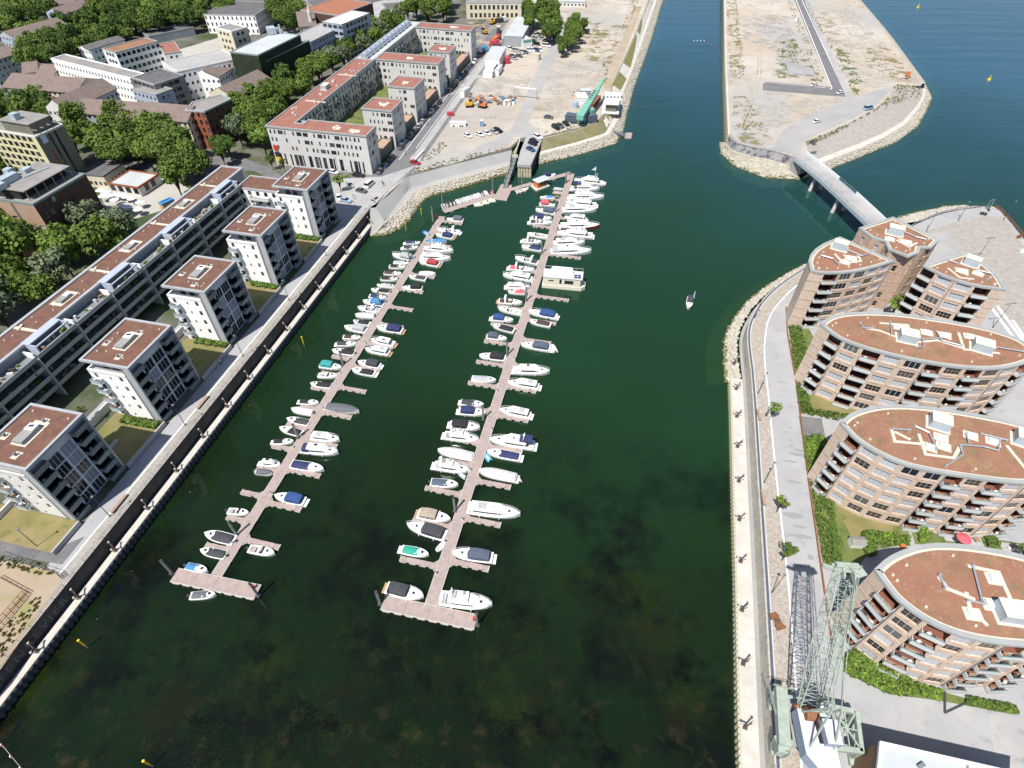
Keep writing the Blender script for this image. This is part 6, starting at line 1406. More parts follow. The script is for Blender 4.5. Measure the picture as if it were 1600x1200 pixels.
RE_ = [((687, 932), (769, 942), 'fly', None), ((770, 872), (706, 863), 'can', 'tarp_slate'), ((731, 792), (813, 802), 'hard', None), ((806, 747), (748, 735), 'full', 'tarp_white'), ((813, 715), (761, 705), 'cov', 'tarp_navy'), ((835, 694), (765, 683), 'fly', 'tarp_navy'), ((829, 648), (780, 638), 'hard', None), ((842, 603), (794, 595), 'hard', None), ((802, 577), (859, 579), 'cab', None), ((860, 545), (814, 537), 'can', 'tarp_slate'), ((861, 508), (828, 501), 'cov', 'tarp_brown'), ((870, 495), (826, 486), 'can', 'tarp_royal'), ((861, 392), (924, 391), 'cab', 'tarp_pale'), ((865, 379), (914, 377), 'hard', None), ((926, 366), (870, 361), 'fly', None), ((876, 352), (937, 352), 'cab', None), ((916, 341), (882, 338), 'hard', None), ((879, 327), (932, 326), 'hard', None), ((932, 318), (884, 314), 'fly', None), ((889, 306), (944, 305), 'fly', None), ((893, 292), (937, 292), 'fly', 'tarp_navy'), ((943, 284), (897, 279), 'fly', None)]
for lst, w_ in ((LW_, 'quay side of apartment jetty'), (LE_, 'basin side of apartment jetty'), (RW_, 'basin side of houseboat jetty'), (RE_, 'channel side of houseboat jetty')):
 for k, (s_, b_, kd, cl) in enumerate(lst):
  boat(s_, b_, kd, cl, '%s from near end, %s' % (ordinal(k), w_), hullm='hull_red' if (lst is RE_ and k == 15) else 'gel_cream' if (lst is LE_ and k in (8,)) else 'gel_white')
# dinghies and tenders
for s_, b_, col, wh in (((697, 845), (682, 859), 'tarp_white', 'tied behind the canopied boat with a teak stern'), ((728, 746), (717, 738), 'tarp_pale', 'tied between two white cruisers on the basin side'), ((766, 719), (757, 707), 'tarp_cyan', 'tied beside the jetty near a navy-covered runabout'), ((812, 753), (804, 739), 'tarp_white', 'hanging behind the white-wrapped boat'), ((868, 549), (862, 537), 'tarp_white', 'tied behind the slate-canopied motorboat'), ((671, 367), (662, 360), 'tarp_blue', 'tied on the quay side of the apartment jetty'), ((865, 293), (880, 295), 'tarp_pale', 'first of three small craft at the far end of the houseboat jetty'), ((864, 299), (880, 301), 'tarp_beige', 'second of three small craft at the far end of the houseboat jetty'), ((864, 305), (879, 307), 'tarp_dark', 'third of three small craft at the far end of the houseboat jetty')):
 boat(s_, b_, 'ding', col, wh, .5, group='dinghies')
for k in range(13):
 f = k / 12; cx_, cy_ = 693 + 66 * f, 322.5 - 20 * f; col = ['tarp_pale', 'tarp_dark', 'tarp_dark', 'tarp_black', 'tarp_white', 'tarp_pale', 'tarp_white', 'tarp_white', 'tarp_pale', 'tarp_white', 'tarp_white', 'tarp_dark', 'tarp_white'][k]
 boat((cx_ + 2, cy_ + 2.4), (cx_ - 1.5, cy_ - 5.0), 'ding', col, '%s in the row along the link pontoon' % ordinal(k), .5, group='dinghies along the link pontoon')
boat((768, 302), (769.5, 296), 'ding', 'tarp_red', 'last in the row beside the landing', .5, group='dinghies along the link pontoon')
boat((806, 300), (826, 294), 'open', None, 'alongside the link pontoon beneath the boat ramp', hullm='gel_cream')
boat((848, 277), (868, 272), 'can', 'tarp_navy', 'moored behind the link pontoon beside the harbour hut')
boat((1079, 464), (1076, 481), 'can', 'tarp_dark', 'under way alone in the open channel', cat='boat', group='')
# bathing rafts by the link pontoon
for k, (x, y) in enumerate(((747, 319), (757, 316), (767, 313))):
 mb = MB(); mb.box((0, 0, .15), (3.4, 2.6, .4), 0, 0); mb.box((0, 0, .37), (3.2, 2.4, .06), 0, 1); p = G(x, y, .3)
 props(obj('work_raft', mb.mesh('work_raft', ['float_white', 'gel_cream']), None, (p.x, p.y, 0), .25), '%s of three cream work rafts beside the link pontoon' % ordinal(k), 'raft', 'cream work rafts')
# the houseboat
a, b_ = G(845, 446, .8), G(912, 452, .8); d = b_ - a; L = d.length; c = (a + b_) / 2; rz = math.atan2(d.y, d.x); W_ = 4.6
hb = thing('houseboat', 'large cream houseboat with roof deck, solar panels and white flybridge at the jetty', 'houseboat', (c.x + .7, c.y + 2.2, 0), rz); hb.scale = (1, 1, 1.22)
mb = MB(); out = [(-L / 2, -W_ / 2), (L / 2 - 1.2, -W_ / 2), (L / 2, -W_ / 2 + 1.1), (L / 2, W_ / 2 - 1.1), (L / 2 - 1.2, W_ / 2), (-L / 2, W_ / 2)]
mb.prism(out, -.3, 1.0); obj('hull', mb.mesh('hull', 'gel_cream'), hb)
mb = MB(); ww = []; ins = [(-L / 2 + .25, -W_ / 2 + .15), (L / 2 - 1.6, -W_ / 2 + .15), (L / 2 - 1.6, W_ / 2 - .15), (-L / 2 + .25, W_ / 2 - .15)]
facade(mb, ww, ins[0], ins[1], 1.0, 3.3, [(1.7, 3.4, 1.1, 1.6, 'd'), (5.2, 5.9, .5, 2.0, 'd'), (6.8, 9.6, .6, 1.8, 'd')]); facade(mb, ww, ins[1], ins[2], 1.0, 3.3, [(.4, 3.8, .3, 2.0, 'd')]); facade(mb, ww, ins[2], ins[3], 1.0, 3.3, [(2, 4, .8, 1.7, 'd'), (6, 8, .8, 1.7, 'd')]); facade(mb, ww, ins[3], ins[0], 1.0, 3.3, [(1.5, 2.6, .2, 2.0, 'd')])
obj('cabin_wall', mb.mesh('cabin_wall', 'gel_cream'), hb)
for k, w2, h, p, r_ in ww: obj('window', window_mesh(k, w2, h), hb, p, r_)
mb = MB(); mb.prism([(-L / 2 + .1, -W_ / 2), (L / 2 - 1.0, -W_ / 2), (L / 2 - 1.0, W_ / 2), (-L / 2 + .1, W_ / 2)], 3.3, 3.5); obj('roof', mb.mesh('roof', 'deck_grey'), hb)
for i in range(2):
 for j in range(2): mb = MB(); mb.box((0, 0, .06), (.95, .85, .06)); obj('solar_panel', mb.mesh('solar_panel', 'solar'), hb, (L / 2 - 3.3 + i * 1.15, -W_ / 2 + 1.0 + j * 1.05, 3.5))
S_ = hull_fn(L * .8, W_ * .75, 0)
mb = MB(); P = [(-L * .34, .1), (L * .12, .1), (L * .2, .6), (L * .16, W_ / 2), (-L * .3, W_ / 2)]; mb.prism(P, 3.5, 4.35); mb.prism(inset(P, .25), 4.35, 4.6); obj('flybridge', mb.mesh('flybridge', 'gel_white'), hb)
mb = MB(); mb.box((-L * .28, -W_ / 2 + 1.1, 3.75), (1.9, 1.5, .5)); obj('sun_bed', mb.mesh('sun_bed', 'gel_white'), hb)
mb = MB()
for x in (-L / 2 + .3, -L * .2, L * .05, L * .25, L / 2 - 1.2):
 for y in (-W_ / 2 + .1, W_ / 2 - .1): mb.bar((x, y, 3.5), (x, y, 4.4), .05)
for y in (-W_ / 2 + .1, W_ / 2 - .1): mb.bar((-L / 2 + .3, y, 4.4), (L / 2 - 1.2, y, 4.4), .05)
mb.bar((L / 2 - 1.2, -W_ / 2 + .1, 4.4), (L / 2 - 1.2, W_ / 2 - .1, 4.4), .05); obj('railing', mb.mesh('railing', 'box_white'), hb)
# mast with pennant on the far trawler, flag on the small boat
fl = thing('flag', 'white pennant flying from a thin mast on the far yacht at the jetty end', 'flag', G(929, 275, 4)); p = G(929, 283, 2.4); mb = MB(); mb.bar((p.x, p.y, 2.4), (p.x, p.y, 8.6), .09); wpart('mast', mb, 'box_white', fl); mb = MB(); mb.poly([(p.x, p.y, 8.4), (p.x - 1.7, p.y, 7.0), (p.x, p.y, 6.9)]); mb.poly([(p.x, p.y + .02, 6.9), (p.x - 1.7, p.y + .02, 7.0), (p.x, p.y + .02, 8.4)]); wpart('pennant', mb, 'box_white', fl)
fl = thing('paddle_board', 'pale blue board standing up at the stern of the lone motorboat', 'board', G(1083, 464, .6)); p, q = G(1083.5, 466, .8), G(1086.5, 455, 1.0); mb = MB(); mb.tube(p, q, .34, 6, 0, .08); wpart('board', mb, 'car_lightblue', fl)
# ================================================================== TREES
def crown_mesh(seed, R_, H_, leaf, n_cl, per, mt, core=True):
 rr = random.Random(seed); mb = MB(); cl = []
 for _ in range(n_cl):
  while True:
   p = Vector((rr.uniform(-1, 1), rr.uniform(-1, 1), rr.uniform(-1, 1)))
   if .45 < p.length < 1: break
  p = p.normalized() * rr.uniform(.5, .86); p.z = p.z * .95 if p.z > -.35 else -.35 + (p.z + .35) * .3
  cl.append((Vector((p.x * R_, p.y * R_, p.z * H_)), rr.uniform(.24, .4) * R_))
 for c, r_ in cl:
  for _ in range(per):
   v = Vector((rr.gauss(0, 1), rr.gauss(0, 1), rr.gauss(0, 1))).normalized(); p = c + Vector((v.x, v.y, v.z * .85)) * r_ * rr.uniform(.7, 1.08)
   nn = (v + Vector((rr.gauss(0, .5), rr.gauss(0, .5), rr.gauss(.25, .5)))).normalized(); a = nn.orthogonal().normalized(); a.rotate(Matrix.Rotation(rr.uniform(0, 6.28), 3, nn)); b_ = nn.cross(a); s_ = leaf * rr.uniform(.6, 1.25)
   mb.poly([p - a * s_ - b_ * s_ * .6, p + a * s_ - b_ * s_ * .5, p + a * s_ * .7 + b_ * s_ * .7, p - a * s_ * .8 + b_ * s_ * .6])
 if core:
  v, fs = STN[seed % 4]; o = len(mb.v); bm = bmesh.new(); bmesh.ops.create_icosphere(bm, subdivisions=2, radius=1); vs = [x.co.copy() for x in bm.verts]; ff = [tuple(y.index for y in x.verts) for x in bm.faces]; bm.free()
  mb.v += [(x.x * R_ * .54 * rr.uniform(.85, 1.1), x.y * R_ * .54 * rr.uniform(.85, 1.1), x.z * H_ * .55) for x in vs]; mb.f += [tuple(o + q for q in f) for f in ff]; mb.m += [0] * len(ff)
 return mb.mesh('crown', mt)
CR = {'g': [crown_mesh(k, 1.0, .8, .075, 34, 80, 'tree_leaf') for k in range(6)], 'd': [crown_mesh(20 + k, 1.0, .9, .075, 32, 76, 'tree_leaf_dark') for k in range(3)], 's': [crown_mesh(30 + k, 1.0, .8, .075, 28, 56, 'tree_leaf_silver') for k in range(2)], 'y': [crown_mesh(40 + k, 1.0, 1.0, .13, 14, 26, 'tree_leaf_lime', False) for k in range(2)], 'l': [crown_mesh(50, 1.0, 1.0, .12, 14, 26, 'tree_leaf', False)]}
mb = MB(); mb.tube((0, 0, 0), (0, 0, 1), 1, 7, 0, .62)
for k in range(4):
 t = k * 1.6; mb.tube((0, 0, .75), (math.cos(t) * 6, math.sin(t) * 6, 1.5), .55, 5, 0, .2)
TRK = mb.mesh('trunk', 'bark')
def tree(x, y, r_, kind, label, group, z0=ZL, hf=1.0, rr=random):
 h = r_ * 1.55 * hf + 2.0                 # crown centre height
 root = thing('tree', label, 'tree', (x, y, z0), 0, group)
 s_ = r_ * rr.uniform(.92, 1.08); o = obj('crown', rr.choice(CR[kind]), root, (0, 0, h), rr.uniform(0, 6.28)); o.scale = (s_, s_ * rr.uniform(.9, 1.1), s_ * rr.uniform(.9, 1.12))
 t = obj('trunk', TRK, root); tw = max(.1, r_ * .06); t.scale = (tw, tw, h * .75); return root
TREES = []
def grove(polys, rmin, rmax, label, group, kinds='ggggds', zc=11.0, seed=1, dens=.7, cap=400):
 rr = random.Random(seed); n_ = 0; NEW = []
 for poly in polys:
  P = px(poly, zc); xs = [p[0] for p in P]; ys = [p[1] for p in P]; area = (max(xs) - min(xs)) * (max(ys) - min(ys)); miss = 0
  while miss < 260 and n_ < cap:
   x, y, r_ = rr.uniform(min(xs), max(xs)), rr.uniform(min(ys), max(ys)), rr.uniform(rmin, rmax)
   if not inside(x, y, P) or any((x - a) ** 2 + (y - b_) ** 2 < ((r_ + c) * dens) ** 2 for a, b_, c in TREES): miss += 1; continue
   TREES.append((x, y, r_)); n_ += 1; miss = 0; kd = rr.choice(kinds); NEW.append((('broad ' if r_ > rmin * .4 + rmax * .6 else 'slim ' if r_ < rmin * .75 + rmax * .25 else '') + {'g': '', 'd': 'dark ', 's': 'silvery '}[kd] + label, y, tree(x, y, r_, kd, '', group, rr=rr)))
 for d in {a for a, b_, c in NEW}:
  for k, t in enumerate(sorted([x for x in NEW if x[0] == d], key=lambda x: x[1])): t[2]['label'] = d + ', %s from near end' % ordinal(k)
 return n_
nt_ = 0
nt_ += grove([[(-40, 385), (0, 372), (20, 405), (62, 384), (122, 376), (160, 350), (195, 358), (212, 368), (150, 415), (60, 478), (0, 520), (-60, 545)]], 5.2, 7.2, 'leafy tree in the belt behind the terraced row', 'trees behind the terraced row', 'ggggggs', seed=2)
nt_ += grove([[(104, 206), (128, 196), (150, 222), (160, 206), (190, 192), (215, 200), (268, 216), (282, 226), (296, 246), (300, 252), (262, 262), (215, 248), (185, 250), (150, 240), (118, 235)], [(258, 258), (300, 252), (318, 280), (290, 292), (262, 285)]], 4.6, 6.2, 'plane tree in the park strip before the brick house', 'park strip trees', 'ggggg', seed=3)
nt_ += grove([[(360, 168), (400, 150), (450, 128), (492, 108), (520, 85), (555, 62), (590, 48), (625, 20), (665, 2), (704, -4), (698, 24), (655, 30), (600, 62), (545, 92), (500, 122), (455, 160), (428, 190), (424, 230), (395, 242), (372, 222)]], 4.2, 5.6, 'street tree in the avenue behind the perimeter block', 'avenue trees', 'gggggds', seed=4)
nt_ += grove([[(340, 226), (358, 226), (358, 240), (340, 240)]], 3.0, 3.5, 'round corner tree below the brick house', 'corner trees', 'd', seed=5)
nt_ += grove([[(-30, 0), (60, -6), (120, -8), (150, 6), (105, 12), (60, 20), (10, 30), (-30, 32)], [(150, 12), (235, -5), (330, -4), (325, 30), (292, 36), (255, 40), (205, 52), (190, 62), (150, 68), (128, 74), (112, 92), (80, 100), (42, 108), (36, 84), (50, 60), (100, 45), (140, 40)], [(-20, 26), (30, 20), (60, 16), (95, 8), (98, 26), (60, 30), (16, 46), (-20, 50)]], 4.4, 6.2, 'tree in the leafy housing quarter', 'far housing quarter trees', 'ggdd', seed=6, zc=12)
nt_ += grove([[(-20, 152), (10, 156), (44, 168), (48, 184), (30, 188), (-20, 188)], [(56, 160), (76, 162), (80, 188), (62, 186)], [(95, 140), (112, 138), (110, 146), (98, 148)]], 3.6, 5.0, 'tree beside the cream houses', 'trees beside the cream houses', 'gds', seed=7)
nt_ += grove([[(424, 8), (450, 2), (468, 18), (466, 46), (446, 42), (426, 30)], [(340, 8), (362, 10), (360, 24), (340, 24)]], 4.4, 5.6, 'tree among the far town houses', 'town house trees', 'ggd', seed=8)
nt_ += grove([[(822, 12), (842, 12), (868, 14), (871, 34), (858, 44), (826, 42)], [(850, 48), (868, 46), (868, 54), (854, 56)]], 3.6, 4.8, 'tree in the clump by the site car park', 'site clump trees', 'gd', seed=9)
nt_ += grove([[(888, 38), (900, 34), (905, 62), (893, 80), (884, 74)], [(905, 40), (914, 40), (913, 48), (906, 50)], [(874, 76), (882, 76), (881, 84), (875, 85)]], 2.2, 3.2, 'tree in the hedge line along the site track', 'hedge line trees', 'gd', seed=10, zc=8)
nt_ += grove([[(-30, 300), (-5, 300), (-5, 345), (-30, 350)], [(-30, 175), (10, 205), (0, 290), (-30, 290)]], 4, 5, 'tree left of the yellow office tower', 'edge trees', 'g', seed=11)
# young street trees
for x, y, r_, k, l, z in ((1203, 646, 1.5, 'y', 'lime-green young tree by the first bench on the east promenade', ZR), (1213, 792, 1.6, 'y', 'lime-green young tree by the second bench on the east promenade', ZR), (1221, 868, 1.7, 'l', 'darker green young tree nearest the crane on the east promenade', ZR), (533, 292, 2.3, 'y', 'lime-green young tree on the harbour square', ZL), (427, 258, 1.9, 'l', 'young tree on the street before the perimeter block', ZL), (446, 262, 1.7, 'l', 'young tree beside the yellow banner of the perimeter block', ZL), (1390, 487, 2.2, 'y', 'bright green tree in the gap between the three brick blocks', ZR), (139, 652, 1.4, 'l', 'thin young tree on the first courtyard lawn', ZL + .9), (1588, 868, 1.6, 'l', 'small tree in a garden between two curved brick blocks', ZR)):
 p = G(x, y + 8, z); tree(p.x, p.y, r_, k, l, '', z, .9)
# hedges, beds and shrubs
def bed(name, label, pts, z, n, smin, smax, mt, seed, hf=1.0, cat='hedge'):
 """clipped or loose planting: many small leafy tufts filling an outline"""
 rr = random.Random(seed); P = px(pts, z); xs = [p[0] for p in P]; ys = [p[1] for p in P]; mb = MB(); c = 0; tries = 0
 while c < n and tries < n * 40:
  tries += 1; x, y = rr.uniform(min(xs), max(xs)), rr.uniform(min(ys), max(ys))
  if not inside(x, y, P): continue
  c += 1; hgt = rr.uniform(.5, 1) * hf; m_ = rr.randrange(len(mt))
  for q in range(16):
   v = Vector((rr.gauss(0, 1), rr.gauss(0, 1), rr.gauss(.3, .8))).normalized(); p = Vector((x, y, z + hgt * .6)) + v * rr.uniform(smin, smax); a = v.orthogonal().normalized() * rr.uniform(.08, .17); a.rotate(Matrix.Rotation(rr.uniform(0, 6), 3, v)); b2 = v.cross(a)
   mb.poly([p - a - b2, p + a - b2, p + a + b2, p - a + b2], m_)
 o = obj(name, mb.mesh(name, mt)); props(o, label, cat); return o
GR = ['hedge', 'tree_leaf', 'tree_leaf_lime']; GD = ['tree_leaf', 'tree_leaf_dark', 'hedge']
bed('shrub_bed', 'long loose shrub bed by the promenade edge below the first curved block', [(1232, 508), (1250, 512), (1262, 560), (1256, 598), (1243, 592)], ZR, 190, .2, .55, GD, 1, cat='shrubs')
bed('shrub_bed', 'shrub bed beside the dry lawn of the boat-shaped brick block', [(1244, 600), (1256, 598), (1266, 640), (1330, 650), (1308, 657), (1250, 646)], ZR, 200, .2, .5, GD, 2, cat='shrubs')
bed('shrub_bed', 'overgrown shrub bed under the tip of the middle curved block', [(1255, 684), (1280, 680), (1292, 692), (1266, 738), (1260, 735)], ZR, 200, .2, .5, GR, 3, cat='shrubs')
bed('shrub_bed', 'weedy bed at the promenade side of the walled lawn', [(1265, 752), (1284, 765), (1300, 785), (1306, 880), (1288, 882)], ZR, 150, .2, .55, GD, 4, cat='shrubs')
bed('clipped_hedge', 'straight narrow clipped hedge across the lawn', [(1296, 815), (1302, 815), (1314, 882), (1305, 882)], ZR, 150, .1, .35, ['hedge'], 5, 1.2)
bed('clipped_hedge', 'curved hedge along the lower edge of the walled lawn', [(1345, 836), (1360, 832), (1420, 840), (1418, 853), (1352, 850)], ZR, 170, .2, .45, GR, 6, 1.2)
bed('clipped_hedge', 'short clipped hedge beside the path between the two curved blocks', [(1430, 820), (1444, 820), (1450, 846), (1436, 849)], ZR, 90, .15, .4, ['hedge', 'tree_leaf_lime'], 7, 1.4)
bed('clipped_hedge', 'clipped hedge square further along the garden strip', [(1538, 842), (1552, 840), (1560, 856), (1546, 860)], ZR, 60, .15, .4, ['hedge', 'tree_leaf'], 8, 1.4)
bed('round_bush', 'round bush at the corner of the walled lawn', [(1346, 835), (1360, 834), (1362, 848), (1348, 850)], ZR, 50, .3, .6, GR, 9, 1.8, 'bush')
bed('round_bush', 'lower round bush beside the garden shed', [(1350, 858), (1364, 856), (1366, 868), (1352, 870)], ZR, 50, .3, .6, GD, 10, 1.6, 'bush')
bed('ivy_hedge', 'wide overgrown hedge in front of the nearest brick block', [(1318, 1030), (1330, 1015), (1380, 1045), (1420, 1062), (1430, 1086), (1390, 1084), (1320, 1052)], ZR, 420, .2, .6, GR, 11, 1.2)
bed('ivy_hedge', 'low hedge at the forecourt entrance of the nearest brick block', [(1432, 1070), (1468, 1080), (1466, 1094), (1440, 1086)], ZR, 80, .2, .45, GR, 12)
bed('ivy_hedge', 'hedge strip with tall grass beside the forecourt', [(1510, 1090), (1585, 1105), (1586, 1116), (1508, 1100)], ZR, 130, .2, .45, GD, 13)
for k, (s_, l) in enumerate(((66, 'first'), (95, 'second'), (122, 'third'), (149.5, 'fourth'))):
 a = [st_ for st_ in ((s_, -109), (s_ + 1.6, -109), (s_ + 1.6, -101), (s_, -101))]; rr = random.Random(k); mb = MB()
 for _ in range(120):
  x, y = ST(s_ + rr.uniform(0, 1.8), rr.uniform(-109.5, -100.5));
  for q in range(8):
   v = Vector((rr.gauss(0, 1), rr.gauss(0, 1), rr.gauss(.3, .8))).normalized(); p = Vector((x, y, ZL + 1.4)) + v * rr.uniform(.2, .5); a_ = v.orthogonal().normalized() * .25; b2 = v.cross(a_); mb.poly([p - a_ - b2, p + a_ - b2, p + a_ + b2, p - a_ + b2], rr.randrange(2))
 props(obj('garden_hedge', mb.mesh('garden_hedge', GD[:2])), 'low hedge under the front wall of the %s white block after the off-white one' % l, 'hedge')
# ================================================================== CITY behind the quay
def q4(z, *l): return [g2(x, y, z) for x, y in l]
def gab(name, label, pts, z, rise, wall, rmt, floors, win=(1.1, 1.4, 2.5), kind='w', chim=2, dorm=0, seed=0, group=None, hip=0.0, cat='house', over=.5):
 p = q4(z, *pts); A = Vector(p[0]); B = Vector(p[1]); D = Vector(p[3]); u = (B - A).normalized(); n_ = Vector((-u.y, u.x)); wd = (D - A).dot(n_); C_ = B + n_ * wd; D = A + n_ * wd
 P = [A, B, C_, D]
 if wd < 0: P = [B, A, D, C_]
 P = [tuple(v) for v in P]
 root = bld(name, label, P, ZL, z, wall, floors=floors, fh=(z - ZL) / max(1, floors), win=win, kind=kind, sill=.9, cat=cat, flat=False, group=group, seed=seed, m0=1.0)
 gable(root, [Vector(v) for v in P], z, rise, rmt, wall, over, chim, dorm, seed, hip); return root
def flatb(name, label, pts, z, wall, roof='felt_roof', floors=4, win=(1.2, 1.4, 2.6), kind='w', cat='building', kinds=None, skip=0, cop='pale_coping', z0=ZL, seed=0, quad=True):
 p = q4(z, *pts)
 if quad and len(p) == 4:                 # square the plan up
  A, B, D = Vector(p[0]), Vector(p[1]), Vector(p[3]); u = (B - A).normalized(); n_ = Vector((-u.y, u.x)); wd = (D - A).dot(n_); p = [tuple(A), tuple(B), tuple(B + n_ * wd), tuple(A + n_ * wd)]
 return bld(name, label, p, z0, z - .3, wall, roof, floors, (z - z0 - .4) / max(1, floors), win, kind, .9, cat, True, cop, skip=skip, seed=seed, m0=1.0, kinds=kinds)
# yellow office tower
zt = 27.0; p = q4(zt, (54, 213), (98, 193)); A, B = Vector(p[0]), Vector(p[1]); u = (B - A).normalized(); n_ = Vector((-u.y, u.x)); wl = 24
P = [tuple(A), tuple(B), tuple(B + n_ * wl), tuple(A + n_ * wl)]; Ltw = (B - A).length
yt = bld('office_tower', 'tall pale yellow office tower with gridded front and dark striped side', P, ZL, zt - .4, 'yellow_tile', 'felt_roof', 0, flat=True, cop='offwhite_wall', edges={0: (lambda L, H: [(L * .4, L * .4 + .9, .3, H - .5, 'v'), (L * .6, L * .6 + .9, .3, H - .5, 'v')], 1), 3: (lambda L, H: [(k * 2.75 + .65, k * 2.75 + 2.55, f * 2.62 + .7, f * 2.62 + 2.45, 'd') for k in range(int(L / 2.75)) for f in range(8)], 0)}, mats=['yellow_tile', 'olive_wall'])  # shadow on the water-facing side is painted in with the olive colour
for k, (ua, va, w_, h) in enumerate(((.12, 18.2, 2.0, 2.6), (.12, 6.2, 2.0, 2.4), (.12, 3.4, 2.0, 2.4))):
 c = A + u * (Ltw * ua + 1.2) - n_ * .05; mb = MB(); mb.box((0, 0, 0), (w_, .12, h)); obj('sign_panel', mb.mesh('sign_panel', 'frame_blue'), yt, (c.x, c.y, ZL + va + h / 2), math.atan2(u.y, u.x), True)
c = A + u * 3.4 - n_ * .05; mb = MB(); mb.box((0, 0, 0), (.7, .1, 6)); obj('sign_panel', mb.mesh('sign_panel', 'brick_red'), yt, (c.x, c.y, ZL + 12.5), math.atan2(u.y, u.x), True)
c = (A + B) / 2 + n_ * 9 ; mb = MB(); mb.box((0, 0, 1.7), (Ltw * .7, 13, 3.4)); mb.box((0, 0, 3.5), (Ltw * .78, 14, .25), 0, 1); mb.box((-2, 1, 4.6), (2.4, 2.4, 2.2), 0, 2)
for k in range(4): mb.box((-4 + k * 2.7, -7.6, 1.6), (.25, 2.6, .25), 0, 1)
obj('penthouse', mb.mesh('penthouse', ['olive_wall', 'felt_roof', 'unit_side']), yt, (c.x, c.y, zt - .4), math.atan2(u.y, u.x), True)
# brown office tower
zt = 24.0; p = q4(zt, (51, 319), (133, 271)); A, B = Vector(p[0]), Vector(p[1]); u = (B - A).normalized(); n_ = Vector((-u.y, u.x)); P = [tuple(A), tuple(B), tuple(B + n_ * 17), tuple(A + n_ * 17)]; Lb = (B - A).length; rr = random.Random(8)
bt = bld('office_block', 'brown clad office block with roof terrace and silver plant in front of the yellow tower', P, ZL, zt - .3, 'brown_tile', 'felt_roof', 0, cop='rail_teal', edges={0: (lambda L, H: [(k * 2.55 + 1.2, k * 2.55 + 2.5, f * 3.0 + 1.0, f * 3.0 + 2.5, rr.choice('bdw')) for k in range(int((L - 2) / 2.55)) for f in range(6) if rr.random() < .72], 1), 3: (lambda L, H: [(7.8, 9.0, 3, H - .6, 'w'), (14.0, 16.0, 8, 11, 'b'), (14.0, 16.0, 4.4, 7.4, 'b')], 0)}, mats=['brown_tile', 'brick_dark'])
c = (A + B) / 2 + n_ * 10; mb = MB(); mb.box((0, 0, 1.5), (Lb * .82, 9, 3.0)); mb.box((0, -1, 3.1), (Lb * .86, 12.5, .25), 0, 1)
for k in range(6): mb.box((-Lb * .4 + k * Lb * .16, -7.0, 1.5), (.2, .2, 3.0), 0, 1)
mb.box((-5, 2, 4.2), (6, 2.6, 2), 0, 2); mb.box((-9.5, 1, 4.0), (3.5, 3, 1.6), 0, 2); mb.box((2, 2.4, 3.8), (2.6, 2, 1.2), 0, 2); mb.tube((-2, 0, 3.4), (6, -2, 3.4), .3, 6, 2); mb.box((-2, 4, 4.6), (2, 2, 2.6), 0, 2)
obj('penthouse', mb.mesh('penthouse', ['interior_dark', 'felt_roof', 'unit_side']), bt, (c.x, c.y, zt - .3), math.atan2(u.y, u.x), True)
bld('low_annex', 'low grey-roofed brown annex at the edge of the picture below the brown office block', q4(11, (-40, 322), (10, 322), (44, 374), (30, 384), (-40, 384)), ZL, 11, 'brown_tile', 'felt_roof', 0)
# low pavilions and terrace
g_ = flatb('low_garage', 'low dark grey roofed garage between the two office towers', [(118, 271), (161, 275), (191, 257), (140, 250)], 10.5, 'cream_wall', 'slate_roof', 1, (1.2, 1.6, 2.0), cop='slate_roof')
pv = flatb('cafe_pavilion', 'flat pale metal roofed pavilion with red fascia beside a terrace of white parasols', [(168, 286), (215, 293), (252, 273), (200, 265)], 9.3, 'offwhite_wall', 'light_roof', 1, (2.2, 2.4, 3.4), 'd', cop='brick_red')
sheet('cafe_terrace', px([(150, 288), (215, 294), (262, 275), (300, 298), (250, 330), (200, 345), (168, 330)], ZL), ZL + .03, 'pale_sand')
rr = random.Random(12)
for k, (x, y) in enumerate(((156, 296), (166, 299), (160, 305), (173, 304), (186, 303), (196, 306), (205, 309), (218, 315), (178, 311), (200, 322), (190, 320), (215, 326))):
 p = G(x, y, ZL + 2.6); t = thing('parasol', '%s of the white parasols on the cafe terrace, counted from the office block' % ordinal(k), 'parasol', (p.x, p.y, ZL), 0, 'white cafe parasols')
 mb = MB(); r_ = 1.7
 for a in range(8): mb.poly([(r_ * math.cos(a * .785), r_ * math.sin(a * .785), 2.4), (r_ * math.cos((a + 1) * .785), r_ * math.sin((a + 1) * .785), 2.4), (0, 0, 3.1)])
 obj('canopy', mb.mesh('canopy', 'box_white'), t); mb = MB(); mb.tube((0, 0, 0), (0, 0, 3.1), .05, 5); obj('pole', mb.mesh('pole', 'steel_grey'), t)
sh = flatb('kiosk', 'little yellow kiosk with a bright blue roof beside the terraced row', [(247, 316), (253, 319), (266, 309), (259, 305)], 9.2, 'ochre_wall', 'box_blue', 1, (.8, 1.2, 1.4), cop='box_blue')
